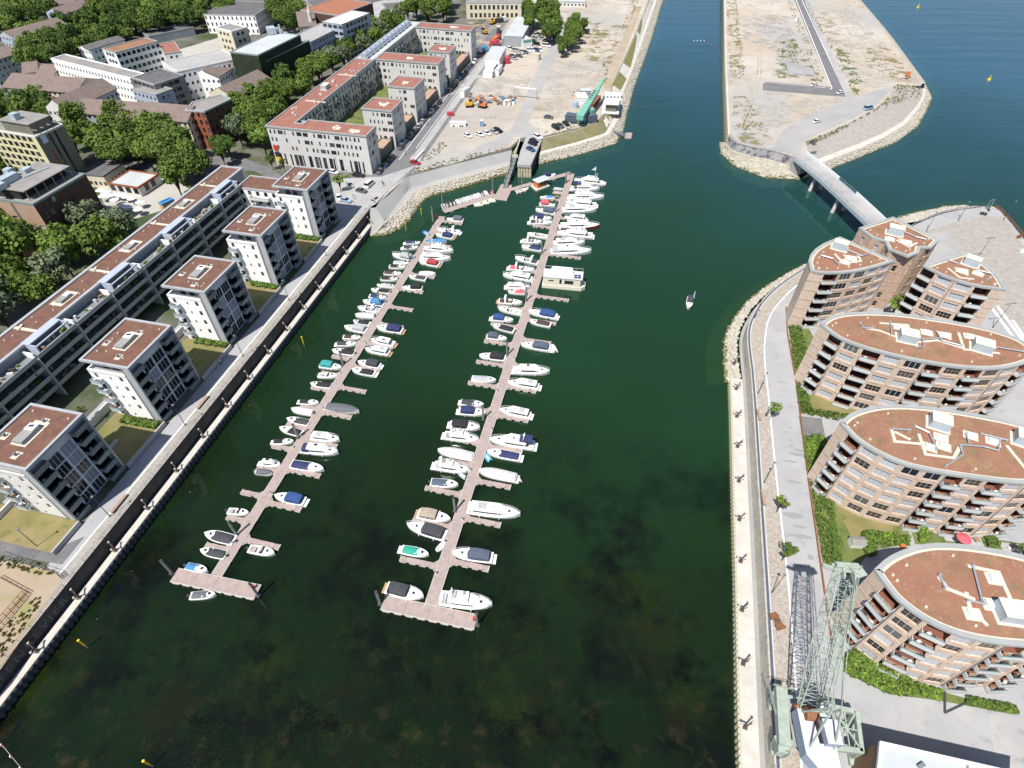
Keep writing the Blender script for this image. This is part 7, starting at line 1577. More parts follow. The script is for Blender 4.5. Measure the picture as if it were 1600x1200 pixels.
# houses and slabs of the old town
gab('tenement_house', 'long dark roofed cream tenement with a row of chimneys', [(4, 136), (118, 145), (132, 122), (8, 113)], 17, 3.2, 'cream_wall', 'tile_roof', 4, chim=8, seed=1)
gab('white_gabled_house', 'brown roofed house with a tall white gable above the park trees', [(107, 172), (181, 138), (150, 121), (79, 164)], 17, 3.6, 'offwhite_wall', 'tile_roof', 3, chim=5, seed=2)
gab('mansard_row', 'pale house row with brown mansard roof behind the park trees', [(118, 176), (226, 184), (226, 164), (128, 154)], 17.5, 3.0, 'grey_wall', 'tile_roof', 4, chim=4, dorm=3, seed=3)
gab('ornate_house', 'old house with dormers and arched cream windows next to the red brick corner house', [(222, 184), (292, 190), (290, 166), (224, 162)], 18, 3.6, 'cream_wall', 'tile_roof', 4, chim=2, dorm=6, seed=5)
bld('brick_corner_house', 'tall red brick corner house with flat grey roof and dark shaded side', q4(21, (289, 172), (319, 174), (361, 154), (346, 147), (300, 159)), ZL, 20.7, 'brick_red', 'felt_roof', 5, 3.05, (1.0, 1.9, 2.3), 'd', .8, 'building', edges={1: (lambda L, H: grid_ops(L, H, 5, 3.05, .8, 1.1, 1.9, 2.6, 'd'), 1)}, mats=['brick_red', 'brick_dark'])  # the side's shade is put into the colour by the darker brick
flatb('white_slab_block', 'long white slab of flats with small dark windows and roof terraces', [(79, 91), (203, 122), (229, 107), (101, 84)], 20, 'white_wall', 'felt_roof', 4, (.9, 1.4, 2.3), 'd', cat='flats', cop='white_wall')
flatb('red_roofed_flats', 'white flats with an orange-red flat roof and dark balconies', [(180, 82), (247, 64), (231, 57), (161, 75)], 19, 'white_wall', 'sedum_orange', 4, (2.0, 1.7, 2.7), 'd', cat='flats')
flatb('terraced_white_flats', 'white flats stepping back with tan roof terraces', [(252, 96), (276, 112), (338, 78), (322, 63)], 20.5, 'white_wall', 'concrete', 4, (1.0, 1.5, 2.4), 'd', cat='flats', cop='offwhite_wall')
flatb('white_annex', 'low white annex joining the red-roofed flats', [(246, 68), (256, 84), (290, 72), (268, 58)], 16, 'white_wall', 'sedum_pink', 3, cat='flats')
flatb('cream_point_block', 'cream point block with dark stairwell strip', [(336, 43), (361, 49), (384, 39), (357, 35)], 28, 'cream_wall', 'felt_roof', 7, (1.5, 1.4, 2.8), 'd', cat='flats', cop='white_wall')
flatb('dark_balcony_block', 'charcoal flats with tiers of dark balconies', [(240, 132), (287, 117), (272, 101), (228, 114)], 21, 'steel_grey', 'slate_roof', 5, (2.6, 1.6, 3.2), 'd', cat='flats')
flatb('grey_town_block', 'plain grey block squeezed between the white slab and the charcoal flats', [(205, 138), (243, 148), (256, 130), (214, 124)], 19, 'blue_shade_wall', 'felt_roof', 4, cat='flats')
gab('pale_workshop', 'white hall with a brown pitched roof behind the red brick house', [(341, 120), (374, 99), (350, 86), (306, 113)], 17, 2.6, 'white_wall', 'tile_roof', 3, chim=3, seed=7)
gab('cream_workshop', 'cream gabled hall with brown roof beside the dark ivy office', [(367, 152), (424, 124), (398, 106), (333, 142)], 16, 3.2, 'cream_wall', 'tile_roof', 3, (1.6, 1.5, 2.2), 'd', chim=0, seed=9)
of = flatb('ivy_office', 'big dark office block overgrown with ivy under a pale roof', [(403, 86), (469, 54), (436, 38), (352, 84)], 25, 'ivy', 'light_roof', 0, cop='rail_teal', cat='office')
p = q4(22, (412, 92), (480, 60)); A, B = Vector(p[0]), Vector(p[1]); u = (B - A).normalized(); n2 = Vector((u.y, -u.x)); mb = MB(); c = (A + B) / 2; mb.box((c.x, c.y, (ZL + 21) / 2), ((B - A).length, 2.2, 21 - ZL), math.atan2(u.y, u.x)); mb.box((c.x, c.y, 21.1), ((B - A).length + .3, 2.4, .25), math.atan2(u.y, u.x), 1); wpart('front_wing', mb, ['ivy', 'rail_teal'], of)
c = G(425, 52, 25); mb = MB(); mb.box((0, 0, 1.4), (4, 5, 2.8)); mb.box((3, 2, .8), (2, 2, 1.6)); mb.tube((4, -2, 0), (4, -2, 4), .4, 6); obj('plant_box', mb.mesh('plant_box', 'unit_side'), of, (c.x, c.y, 25), .5, True)
flatb('blue_shaded_flats', 'blue-grey flats with tan roof terraces facing the avenue', [(484, 66), (536, 40), (522, 27), (470, 50)], 20.5, 'blue_shade_wall', 'concrete', 5, (1.1, 1.4, 2.3), 'd', cat='flats')
flatb('blue_shaded_tower', 'higher blue-grey end block with wide dark balconies on the avenue', [(534, 38), (578, 20), (562, 10), (528, 24)], 24, 'blue_shade_wall', 'white_wall', 6, (2.6, 1.6, 3.4), 'd', cat='flats')
gab('turreted_house', 'brown roofed old house with a small white turret', [(468, 42), (494, 40), (492, 22), (470, 20)], 16, 4, 'cream_wall', 'tile_roof', 3, chim=1, seed=11)
tu = thing('turret', 'pointed white turret on the brown roofed old house', 'turret', G(484, 26, 20)); mb = MB(); p = G(484, 25, 20); mb.tube((p.x, p.y, 17), (p.x, p.y, 21.5), 1.1, 8, 0); mb.tube((p.x, p.y, 21.5), (p.x, p.y, 26), 1.3, 8, 1, .05); wpart('spire', mb, ['offwhite_wall', 'pale_concrete'], tu)
flatb('ochre_hall', 'ochre hall with grey metal roof at the top edge of town', [(492, 14), (526, 10), (522, -4), (490, 0)], 17, 'ochre_wall', 'slate_roof', 2, (1.4, 2.4, 2.8), 'd')
flatb('brown_depot', 'big dark brown depot behind the blue-grey flats', [(528, 24), (582, 4), (566, -10), (520, -2)], 18, 'brick_dark', 'red_tile', 0)
flatb('teal_roof_shed', 'shed with teal edged grey roof beside the ochre hall', [(452, 12), (490, 4), (484, -8), (446, -2)], 12, 'grey_wall', 'slate_roof', 1)
flatb('white_villa', 'large white villa with grey roof and a single tree in front', [(318, 22), (398, 24), (394, 2), (322, 0)], 16, 'white_wall', 'slate_roof', 3, (1.0, 1.9, 2.8), 'd')
flatb('small_roof_house', 'little house with orange roof beside the far tree', [(404, 10), (417, 8), (415, 0), (403, 2)], 11, 'blue_shade_wall', 'red_tile', 2)
gab('housing_slab', 'long grey-roofed housing slab at the left edge among trees, upper one', [(24, 60), (104, 38), (98, 28), (10, 52)], 17, 2.6, 'blue_shade_wall', 'tile_roof', 4, chim=3, seed=13, cat='flats')
gab('housing_slab', 'grey-roofed housing slab at the far top corner of town', [(58, 12), (118, 3), (112, -6), (52, 4)], 17, 2.6, 'blue_shade_wall', 'tile_roof', 4, chim=2, seed=14, cat='flats')
gab('housing_slab', 'short grey-roofed housing slab between the two long ones', [(100, 22), (150, 6), (142, -2), (96, 12)], 17, 2.6, 'blue_shade_wall', 'tile_roof', 4, chim=2, seed=15, cat='flats')
gab('housing_slab', 'housing slab partly hidden by trees with maroon panel on its end wall', [(-20, 98), (32, 82), (18, 70), (-24, 82)], 17, 2.4, 'blue_shade_wall', 'tile_roof', 4, chim=1, seed=16, cat='flats')
gab('housing_slab', 'flat grey roofed slab with white gable behind the red-roofed flats', [(140, 78), (194, 62), (186, 54), (128, 72)], 15, 1.2, 'white_wall', 'slate_roof', 3, chim=0, seed=17, cat='flats')
gab('housing_slab', 'lower grey-roofed block in the trees below the upper slab', [(52, 62), (96, 50), (92, 44), (48, 54)], 11, 1.6, 'blue_shade_wall', 'tile_roof', 2, chim=0, seed=18, cat='flats')
gab('small_cottage', 'small cream cottage with bright gable behind the tenement roof', [(36, 114), (58, 112), (52, 100), (44, 102)], 13, 3, 'cream_wall', 'tile_roof', 2, chim=1, seed=19)
gab('small_cottage', 'small cottage with white flat dormer behind the tenement roof', [(58, 116), (84, 118), (86, 104), (58, 102)], 13, 3, 'cream_wall', 'tile_roof', 2, chim=1, seed=20)
flatb('garage_row', 'long flat grey garage roof beyond the red-roofed flats', [(232, 56), (302, 42), (300, 35), (240, 46)], 10, 'grey_wall', 'slate_roof', 0)
flatb('station_hall', 'cream hall with tall windows at the head of the street', [(728, 4), (815, 4), (816, -12), (730, -12)], 15, 'cream_wall', 'felt_roof', 2, (1.6, 2.6, 3.0), 'd')
flatb('low_shop', 'low dark roofed shop by the far end of the avenue', [(604, 14), (646, 10), (640, 2), (602, 5)], 10, 'offwhite_wall', 'slate_roof', 1)
flatb('white_depot', 'small white flat shed at the end of the avenue', [(595, 28), (612, 27), (610, 20), (594, 22)], 9, 'white_wall', 'light_roof', 0)
flatb('orange_depot', 'long cream and orange site building at the top of the building site', [(862, 2), (915, 3), (914, -6), (862, -6)], 9, 'offwhite_wall', 'light_roof', 1)
sheet('town_street', px([(318, 245), (350, 235), (420, 262), (440, 275), (560, 262), (520, 285), (430, 285), (400, 268), (340, 262), (318, 268)], ZL), ZL + .012, 'asphalt')
sheet('town_street', px([(150, 255), (250, 268), (330, 258), (330, 250), (255, 258), (150, 246)], ZL), ZL + .014, 'asphalt')
sheet('town_yard', px([(238, 90), (338, 60), (392, 40), (400, 50), (345, 84), (300, 112), (262, 118)], ZL), ZL + .012, 'pale_sand')
sheet('town_yard', px([(420, 45), (470, 45), (475, 30), (600, 0), (640, 0), (600, 40), (540, 70), (480, 60)], ZL), ZL + .012, 'concrete')
sheet('town_street', px([(60, 180), (300, 200), (360, 172), (590, 50), (720, 0), (690, 0), (560, 50), (356, 158), (290, 190), (60, 170)], ZL), ZL + .016, 'asphalt')
mb = MB(); p, q = G(421, 247, ZL + 7.4), G(430, 260, ZL + 2); p = ST(200.3, -142.0, 0)
for k, (z, m_) in enumerate(((9.5, 0), (6.8, 1), (5.0, 2))):
 mb.box((p.x, p.y, ZL + z - 2.5), (2.0 if k else 1.7, .3, 2.0), -YAW, m_)
props(obj('banner', mb.mesh('banner', ['buoy_red', 'tarp_black', 'banner_yellow'])), 'red black and yellow banner hanging at the corner of the perimeter block', 'banner')
# ================================================================== BRIDGE
br = thing('footbridge', 'slim steel bridge on slanted white piers linking the mole to the brick blocks', 'bridge', (121, 208, 0))
ZB = 7.2; LE2 = smooth_line([Vector((*g2(x, y, ZB), ZB)) for x, y in ((1242, 247), (1275, 274), (1308, 304), (1331, 326), (1354, 348), (1366, 360))], 1); RI2 = smooth_line([Vector((*g2(x, y, ZB), ZB)) for x, y in ((1259, 240), (1290, 264), (1326, 294), (1350, 316), (1377, 341), (1392, 356))], 1)
N = 16; A_ = resample(LE2, N); B2 = resample(RI2, N)
for k in range(N - 1):
 mb = MB(); a, b_, c, d = A_[k], B2[k], B2[k + 1], A_[k + 1]; i = .985
 mb.poly([a, b_, c, d][::-1]); dn = Vector((0, 0, -.35)); mb.poly([a + dn, b_ + dn, c + dn, d + dn]); wpart('deck_slab', mb, 'concrete', br)
for P in (A_, B2):
 mb = MB()
 for p, q in zip(P, P[1:]):
  s_ = 1 if P is B2 else -1; m_ = (q - p); nn = Vector((m_.y, -m_.x, 0)).normalized() * .12 * (-s_ if False else 1)
  c = (p + q) / 2; mb.box((c.x, c.y, ZB - .55), (m_.length + .02, .28, 1.3), math.atan2(m_.y, m_.x))
 wpart('girder', mb, 'unit_side', br)
mb = MB()
for P in (A_, B2):
 for p, q in zip(P, P[1:]):
  mb.bar(p + Vector((0, 0, 1.15)), q + Vector((0, 0, 1.15)), .09); mb.bar(p + Vector((0, 0, .6)), q + Vector((0, 0, .6)), .05); mb.bar(p, p + Vector((0, 0, 1.15)), .07)
wpart('railing', mb, 'rail_teal', br)
for i0, i1 in ((0, 6), (9, 15)):
 mb = MB()
 for p, q in zip(B2[i0:i1], B2[i0 + 1:i1 + 1]):
  m_ = q - p; c = (p + q) / 2; mb.box((c.x, c.y, ZB + .55), (m_.length, .22, 1.3), math.atan2(m_.y, m_.x))
 wpart('parapet', mb, 'box_white', br)
for (x, y), (x2, y2) in (((1264, 298), (1273, 275)), ((1299, 332), (1307, 304))):
 p = G(x, y, 0); q = Vector((*g2(x2, y2, ZB - .8), ZB - .8)); mb = MB(); mb.tube((p.x, p.y, -3), (p.x + .8, p.y + .3, 5.2), .75, 8, 0, .6); mb.tube((p.x + .8, p.y + .3, 5.2), (p.x + .6, p.y + .2, 6.4), .5, 8)
 mb.tube((p.x + 5.2, p.y + 1.6, -3), (p.x + 4.6, p.y + 1.4, 6.4), .7, 8); mb.bar((p.x + .6, p.y + .2, 6.2), (p.x + 5, p.y + 1.5, 6.2), .8); wpart('pier', mb, 'pale_concrete', br)
mb = MB(); p = G(1246, 251, 6); mb.box((p.x + 3, p.y + 1, 4), (8, 5, 5), .6); wpart('abutment', mb, 'slope_concrete', br); mb = MB(); mb.box((B2[-1].x - 3, B2[-1].y - .5, 3), (7, 5, 5.6), .8); wpart('abutment', mb, 'slope_concrete', br)
mb = MB(); p = G(1261, 240, 6); mb.box((p.x + 2, p.y - .5, 6.6), (3.5, .3, 1.3), .3); wpart('sign_board', mb, 'rail_teal', br)
# ================================================================== QUAYSIDE FURNITURE
def lamp_me(h, arms):
 mb = MB(); mb.tube((0, 0, 0), (0, 0, h), .09, 6, 0, .05); mb.tube((0, 0, 0), (0, 0, .5), .14, 6)
 if arms == 2: mb.bar((-1.3, 0, h), (1.3, 0, h), .09); mb.box((-1.3, 0, h - .05), (.8, .3, .12), 0, 1); mb.box((1.3, 0, h - .05), (.8, .3, .12), 0, 1)
 else: mb.box((0, 0, h + .05), (.42, .42, .22), 0, 1)
 return mb
LM1, LM2 = lamp_me(7.2, 1), lamp_me(8.5, 2)
def lamp(p, label, group, two=False, rz=0.0):
 t = thing('street_lamp', label, 'street lamp', p, rz, group); src = LM2 if two else LM1
 key = 'l2' if two else 'l1'
 if key not in WIN:
  a = MB(); b_ = MB()
  for f, m_ in zip(src.f, src.m):
   (b_ if m_ else a).poly([src.v[i] for i in f])
  WIN[key] = (a.mesh('post', 'steel_dark'), b_.mesh('lamp_head', 'steel_grey'))
 obj('post', WIN[key][0], t); obj('lamp_head', WIN[key][1], t)
for k, (x, y) in enumerate(((62, 857), (172, 807), (290, 665), (380, 557), (452, 470), (510, 400), (557, 334))): lamp(G(x, y, ZL), '%s slim lamp post along the west promenade, counted from the sandy plot' % ordinal(k), 'west promenade lamps')
for k, (x, y) in enumerate(((1206, 926), (1194, 754), (1184, 615), (1179, 497))): lamp(G(x, y, ZR), '%s slim lamp post on the east setts, counted from the crane' % ordinal(k), 'east promenade lamps')
lamp(G(1447, 362, ZR), 'lamp post at the plaza railing beside the angular brick block', 'plaza lamps'); lamp(G(1497, 345, ZR), 'lamp post at the plaza railing near the tip', 'plaza lamps')
lamp(G(1568, 344, ZR), 'lamp post on the river edge of the plaza', 'plaza lamps'); lamp(G(1524, 408, ZR), 'twin-armed lamp in the middle of the paved plaza', 'plaza twin lamps', True, .2); lamp(G(1551, 512, ZR), 'twin-armed lamp by the white parking bars', 'plaza twin lamps', True, .2)
for k, (x, y) in enumerate(((634, 242), (668, 196), (700, 150), (728, 112), (530, 275))): lamp(G(x, y, ZL), ['lamp post on the street corner by the bank', 'lamp post opposite the second grey tower', 'lamp post opposite the third grey tower', 'lamp post opposite the rear wing of the perimeter block', 'lamp post on the harbour square by the green tree'][k], 'street lamps')
mb = MB(); mb.tube((0, 0, 0), (0, -.15, 1.5), .2, 6, 0, .15); mb.tube((0, -.15, 1.5), (-.85, -.5, 2.1), .13, 6); mb.tube((0, -.15, 1.5), (.55, .5, 2.3), .13, 6); mb.tube((-.85, -.5, 2.1), (-1.15, -.55, 2.15), .2, 6, 1); mb.tube((.55, .5, 2.3), (.6, .55, 2.5), .22, 6, 1); mb.box((0, 0, .06), (.8, .8, .12)); mb.bar((0, 0, .3), (1.0, .9, .1), .09)
PST = mb.mesh('mooring_post', ['steel_brown', 'box_cream'])
for k, s_ in enumerate([-2 + 10.15 * i for i in range(18)]):
 p = ST(s_, -91.5, 2.24); props(obj('mooring_post', PST, None, p, RZ_S + .3), '%s forked iron mooring post on the pale quay cap, counted from the near end' % ordinal(k), 'mooring post', 'forked mooring posts on the west quay')
for k, (x, y) in enumerate(((1164, 1136), (1161, 1037), (1159, 953), (1157, 877), (1155, 812), (1154, 752), (1152, 698), (1151, 651), (1150, 608), (1147, 568))):
 p = G(x, y, 2.08); props(obj('mooring_post', PST, None, p, -.4), '%s forked iron mooring post on the east coping, counted from the crane' % ordinal(k), 'mooring post', 'forked mooring posts on the east quay')
def bench(p, rz, label, L, mt):
 t = thing('bench', label, 'bench', p, rz, 'long quay benches'); mb = MB(); mb.box((0, 0, .24), (L - .3, .5, .48)); obj('base', mb.mesh('base', 'steel_dark'), t)
 for k in range(4): mb = MB(); mb.box((0, -.24 + k * .16, .5), (L, .13, .07)); obj('slat', mb.mesh('slat', mt), t)
bench(ST(46.8, -95.2, ZL), RZ_S, 'long dark slatted bench by the first shadow on the west promenade', 4.6, 'brown_tile'); bench(ST(76.5, -95.2, ZL), RZ_S, 'long slatted bench on the sunlit stretch of the west promenade', 4.4, 'brown_tile')
p = G(1185, 649, ZR); bench(p, math.pi / 2 - .1, 'long orange timber bench beside the bright young tree', 3.6, 'mach_orange' if False else 'brown_tile'); p = G(1192, 779, ZR); bench(p, math.pi / 2 - .13, 'long orange timber bench beside the second young tree', 3.8, 'brown_tile'); bench(G(585.5, 312, ZL), 1.0, 'dark bench on the harbour square railing', 3.2, 'steel_brown')
# wooden sleepers / rusty anchor relic on the setts
t = thing('rusty_relic', 'rusty iron grab relic lying on the setts near the crane', 'relic', G(1213, 972, ZR), .25); mb = MB()
for y in (-1.0, 1.0):
 for k in range(4): mb.box((-.6 + k * .4, y, .35), (.3, .9, .7), .1 * k)
mb.bar((0, -1, .6), (0, 1, .6), .25); mb.bar((.5, -.9, .5), (.2, .9, .8), .2); mb.bar((-.6, -.8, .7), (-.3, .8, .5), .2); obj('grab_shell', mb.mesh('grab_shell', 'rust'), t)
mb = MB(); mb.tube((-.4, 0, .5), (.6, .1, .5), .3, 8); obj('pulley', mb.mesh('pulley', 'steel_brown'), t)
# yellow channel poles and buoys
for k, (b_, l) in enumerate((((138, 1012), 'yellow topped pole in the water nearest the white quay cap'), ((239, 1197), 'yellow topped pole at the very bottom of the basin'), ((476, 541), 'yellow topped pole standing alone in mid basin by the quay'), ((635, 363), 'yellow topped pole close to the stone bank corner'), ((659, 339), 'yellow topped pole off the stone bank by the jetty bend'))):
 p = G(*b_, 0); t = thing('channel_pole', l, 'pole', (p.x, p.y, 0), 0, 'yellow poles in the basin'); mb = MB(); mb.tube((0, 0, -3), (0, 0, 1.2), .14, 6); obj('shaft', mb.mesh('shaft', 'steel_grey'), t); mb = MB(); mb.tube((0, 0, 1.2), (0, 0, 3.4), .16, 6); mb.tube((0, 0, 3.4), (0, 0, 3.55), .24, 6); obj('marker', mb.mesh('marker', 'buoy_yellow'), t)
ln = [G(x, y, .05) for x, y in ((-8, 1154), (3, 1164), (18, 1182), (33, 1200), (45, 1214))]; mb = MB()
for p, q in zip(ln, ln[1:]): mb.bar(p, q, .05)
props(obj('buoy_line', mb.mesh('buoy_line', 'box_cream')), 'thin floating rope across the near corner of the basin', 'rope')
for k, p in enumerate(ln[1:4]):
 t = thing('rope_buoy', '%s red and white buoy on the floating rope' % ordinal(k), 'buoy', p, 0, 'buoys on the rope'); mb = MB(); mb.tube((0, 0, -.1), (0, 0, .28), .26, 8, 0, .2); mb.tube((0, 0, .28), (0, 0, .5), .2, 8, 1, .08); obj('float', mb.mesh('float', ['buoy_red', 'box_white']), t)
for x, y, l in ((1434, 12, 'yellow river buoy far out at the top edge'), (1545, 125, 'yellow river buoy off the mole head')):
 p = G(x, y, 0); t = thing('river_buoy', l, 'buoy', (p.x, p.y, 0), 0, 'yellow river buoys'); mb = MB(); mb.tube((0, 0, -.5), (0, 0, .7), 1.0, 10, 0, .9); obj('float', mb.mesh('float', 'buoy_yellow'), t); mb = MB(); mb.tube((0, 0, .7), (0, 0, 2.6), .35, 8, 0, .1); obj('topmark', mb.mesh('topmark', 'buoy_yellow'), t)
for k in range(7):
 p = G(1084 + k * 5.4, 64 + (k > 3) * (k - 3) * 3.0, 0); t = MB(); t.tube((0, 0, -.2), (0, 0, .5), .35, 8, 0, .2); props(obj('marker_float', t.mesh('marker_float', 'box_white' if k < 4 else 'buoy_red'), None, (p.x, p.y, 0)), ['white marker float, nearest the left canal bank', 'white marker float, next to the outermost', 'white marker float in the middle of the canal', 'last white marker float before the red ones', 'first red marker float in the canal', 'middle red marker float in the canal', 'red marker float closest to the mole wall'][k], 'float', 'marker floats in the canal')
# raft at the stone bank corner
t = thing('bathing_raft', 'small square timber raft with a gangplank at the stone bank corner', 'raft', G(981, 211, 0)); P = [G(x, y, .4).xy for x, y in ((976, 216), (986.5, 216), (988, 207.5), (977.5, 207.5))]; mb = MB(); mb.prism(P, .05, .5); wpart('raft', mb, 'deck_plank', t); mb = MB(); a, b_ = G(957, 205, 2.6), G(977, 212, .7); mb.bar(a, b_, .9); mb.bar(a + Vector((0, .5, 1)), b_ + Vector((0, .5, 1)), .08); wpart('gangplank', mb, 'steel_grey', t)
# ================================================================== PORTAL CRANE
ck = thing('portal_crane', 'tall pale green lattice jib crane with grey machine house on the east quay', 'crane', (46.5, 25, ZR))
zt_ = 11.0; Lx, Rx = (41.0, 42.6), (52.2, 53.7)
for x, y in ((42.6, 29.0), (41.0, 22.8)): mb = MB(); mb.tube((x, y, ZR + .8), (x - .1, y, zt_ - 1.2), .55, 4, 0, .95); wpart('portal_leg', mb, 'crane_green', ck)
for x, y in ((53.7, 26.3), (52.2, 21.4)): mb = MB(); mb.tube((x + .5, y, ZR + .8), (x, y, zt_ - .5), .4, 4, 0, .6); wpart('portal_leg', mb, 'crane_green', ck)
mb = MB()
for x, y in ((42.6, 29.0), (41.0, 22.8), (54.2, 26.3), (52.7, 21.4)):
 mb.box((x, y, ZR + .5), (.7, 2.2, .6), -.25);
 for s_ in (-.6, .6): mb.tube((x - .15, y + s_, ZR + .3), (x + .15, y + s_, ZR + .3), .3, 8, 1)
wpart('bogie', mb, ['crane_green', 'steel_brown'], ck)
mb = MB(); mb.box((42.0, 25.9, zt_ - .7), (1.7, 8.4, 1.5), -.25); mb.box((41.0, 22.0, zt_ - 1.6), (1.7, 2.0, 2.2), -.25); wpart('side_beam', mb, 'crane_green', ck)
mb = MB(); mb.box((52.95, 23.85, zt_ - .5), (.6, 5.6, .9), -.27); mb.box((47.6, 27.7, zt_ - .5), (11.4, .7, .9), -.2); mb.box((46.7, 21.8, zt_ - .5), (11.4, .7, .9), -.1); mb.box((49.8, 24.6, zt_ - .6), (.4, 6, .7), -.25); wpart('portal_beam', mb, 'crane_green', ck)
mb = MB(); q = [Vector((50.2, 27.0, zt_ - .4)), Vector((53.4, 26.3, zt_ - .4)), Vector((52.2, 21.6, zt_ - .4)), Vector((49.2, 22.1, zt_ - .4))]; c = sum(q, Vector()) / 4
for p in q: mb.bar(p, c, .22)
for a, b_ in zip(q, q[1:] + q[:1]): mb.bar((a + b_) / 2, c, .16); mb.bar(a, b_, .16)
for p in ((53.7, 26.3), (52.2, 21.4)):
 for k in range(4): mb.bar((p[0] + .2, p[1], ZR + 1 + k * 1.2), (53 if k % 2 else 53.4, 23.9, ZR + 1.6 + k * 1.2), .14)
a, b_ = Vector((54.1, 26.3, 0)), Vector((52.6, 21.4, 0))
for z in (7, 8.6): mb.bar(a + Vector((0, 0, z)), b_ + Vector((0, 0, z)), .16)
for k in range(4): mb.bar(a.lerp(b_, k / 4) + Vector((0, 0, 6.4)), a.lerp(b_, (k + 1) / 4) + Vector((0, 0, 10.2)), .13); mb.bar(a.lerp(b_, (k + 1) / 4) + Vector((0, 0, 6.4)), a.lerp(b_, k / 4) + Vector((0, 0, 10.2)), .13)
wpart('portal_bracing', mb, 'crane_green', ck)
mb = MB(); mb.poly([(43.3, 28.2, zt_ + .02), (42.2, 21.9, zt_ + .02), (49.4, 22.0, zt_ + .02), (50.2, 27.2, zt_ + .02)]); wpart('gantry_deck', mb, 'slope_concrete', ck)
mb = MB()
for a, b_ in (((41.6, 30.1), (44.5, 29.4)), ((49.4, 22), (50.2, 27.2)), ((44.4, 29.2), (50.2, 27.4)), ((40.8, 30), (40.6, 26))):
 p, q = Vector((*a, zt_)), Vector((*b_, zt_))
 for z in (.5, 1.0): mb.bar(p + Vector((0, 0, z)), q + Vector((0, 0, z)), .07)
 for k in range(6): r_ = p.lerp(q, k / 5); mb.bar(r_, r_ + Vector((0, 0, 1)), .06)
for k in range(9): mb.box((47.5 + k * .55, 28.4 - k * .15, zt_ - .3 - k * .35), (.5, .8, .08), -.25)
wpart('walkway_rail', mb, 'crane_green', ck)
mb = MB(); mb.tube((45.2, 24.8, zt_ + .05), (45.2, 24.8, zt_ + 1.1), 2.3, 16); wpart('turntable', mb, 'steel_brown', ck)
# machine house, slewed along the jib direction
J0, J1 = Vector((44.9, 26.0, 14.6)), Vector((45.9, 37.3, 35.6)); jd = (J1 - J0).normalized(); side = Vector((jd.y, -jd.x, 0)).normalized(); fwd = Vector((-side.y, side.x, 0))
def K(f, s_, z): v = Vector((45.0, 25.2, 0)) + fwd * f + side * s_; return Vector((v.x, v.y, z))
mb = MB(); out = [K(.6, -2.2, 0), K(-5.4, -2.4, 0), K(-7.0, -1.2, 0), K(-7.4, .6, 0), K(-6.9, 2.0, 0), K(-3.0, 2.2, 0), K(.2, 1.4, 0)]
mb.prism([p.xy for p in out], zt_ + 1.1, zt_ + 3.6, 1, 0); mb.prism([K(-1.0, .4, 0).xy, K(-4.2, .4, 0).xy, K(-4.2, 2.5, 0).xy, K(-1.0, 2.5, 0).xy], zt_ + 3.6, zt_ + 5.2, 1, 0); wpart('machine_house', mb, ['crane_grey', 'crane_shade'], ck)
mb = MB(); c = K(-2.6, -1.3, zt_ + 3.62); mb.box(c, (1.0, 5.0, .08), math.atan2(side.y, side.x), 0); c = K(-2.2, .2, zt_ + 3.66); mb.box(c, (.7, 3.4, .1), math.atan2(side.y, side.x), 1); wpart('roof_panel', mb, ['crane_grey', 'interior_dark'], ck)
mb = MB(); mb.prism([K(1.4, .7, 0).xy, K(-.9, .7, 0).xy, K(-.9, 2.4, 0).xy, K(1.4, 2.4, 0).xy], zt_ + 1.6, zt_ + 4.2, 0, 1); wpart('cab', mb, ['crane_green', 'crane_grey'], ck); mb = MB(); mb.prism([K(1.45, .85, 0).xy, K(.2, .65, 0).xy, K(.2, 2.45, 0).xy, K(1.45, 2.25, 0).xy], zt_ + 2.6, zt_ + 3.9); wpart('cab_window', mb, 'boat_glass', ck)
# the jib: four chords with lacing
up = side.cross(jd).normalized(); up = -up if up.z < 0 else up
def sec(t): w_ = 1.75 * (1 - t) + 1.15 * t; h = (.9 + 1.5 * math.sin(math.pi * min(1, t * 1.15) * .8)) * (1 if t < .9 else .75); c = J0.lerp(J1, t); return [c + side * w_ * a + up * h * b_ for a, b_ in ((-1, -.5), (1, -.5), (1, .5), (-1, .5))]
NS = 12; SS = [sec(k / NS) for k in range(NS + 1)]
for a in range(4):
 mb = MB()
 for k in range(NS): mb.bar(SS[k][a], SS[k + 1][a], .15)
 wpart('jib_chord', mb, 'crane_green', ck)
mb = MB()
for k in range(NS):
 for a in range(4):
  b_ = (a + 1) % 4; mb.bar(SS[k][a], SS[k + 1][b_], .06); mb.bar(SS[k][a], SS[k][b_], .075)
  if a % 2: mb.bar(SS[k + 1][a], SS[k][b_], .06)
 mb.bar(SS[k][0], SS[k][2], .09)
wpart('jib_lacing', mb, 'crane_green', ck)
mb = MB(); t_ = SS[-1]; c = sum(t_, Vector()) / 4
for a in t_: mb.bar(a, c + jd * 1.3 + up * .6, .16)
mb.box(c + jd * .4, (3.4, 1.2, .14), math.atan2(side.y, side.x)); mb.tube(c - side * 1.5 + jd * .9, c + side * 1.5 + jd * .9, .45, 10)
for s_ in (-1, 1): mb.tube(c + side * s_ * .6 + up * .9, c + side * s_ * .8 + up * .9, .6, 12)
mb.box(c + side * 1.9, (1.6, 1.4, .1), .3)
for s_ in (-1.6, 1.6): mb.bar(c + side * s_, c + side * s_ + Vector((0, 0, 1.6)), .1)
mb.bar(c + side * -1.6 + Vector((0, 0, 1.6)), c + side * 1.6 + Vector((0, 0, 1.6)), .1); mb.bar(c - side * 2.9 + fwd * .6, c - side * 1.2, .5); wpart('jib_head', mb, 'crane_green', ck)
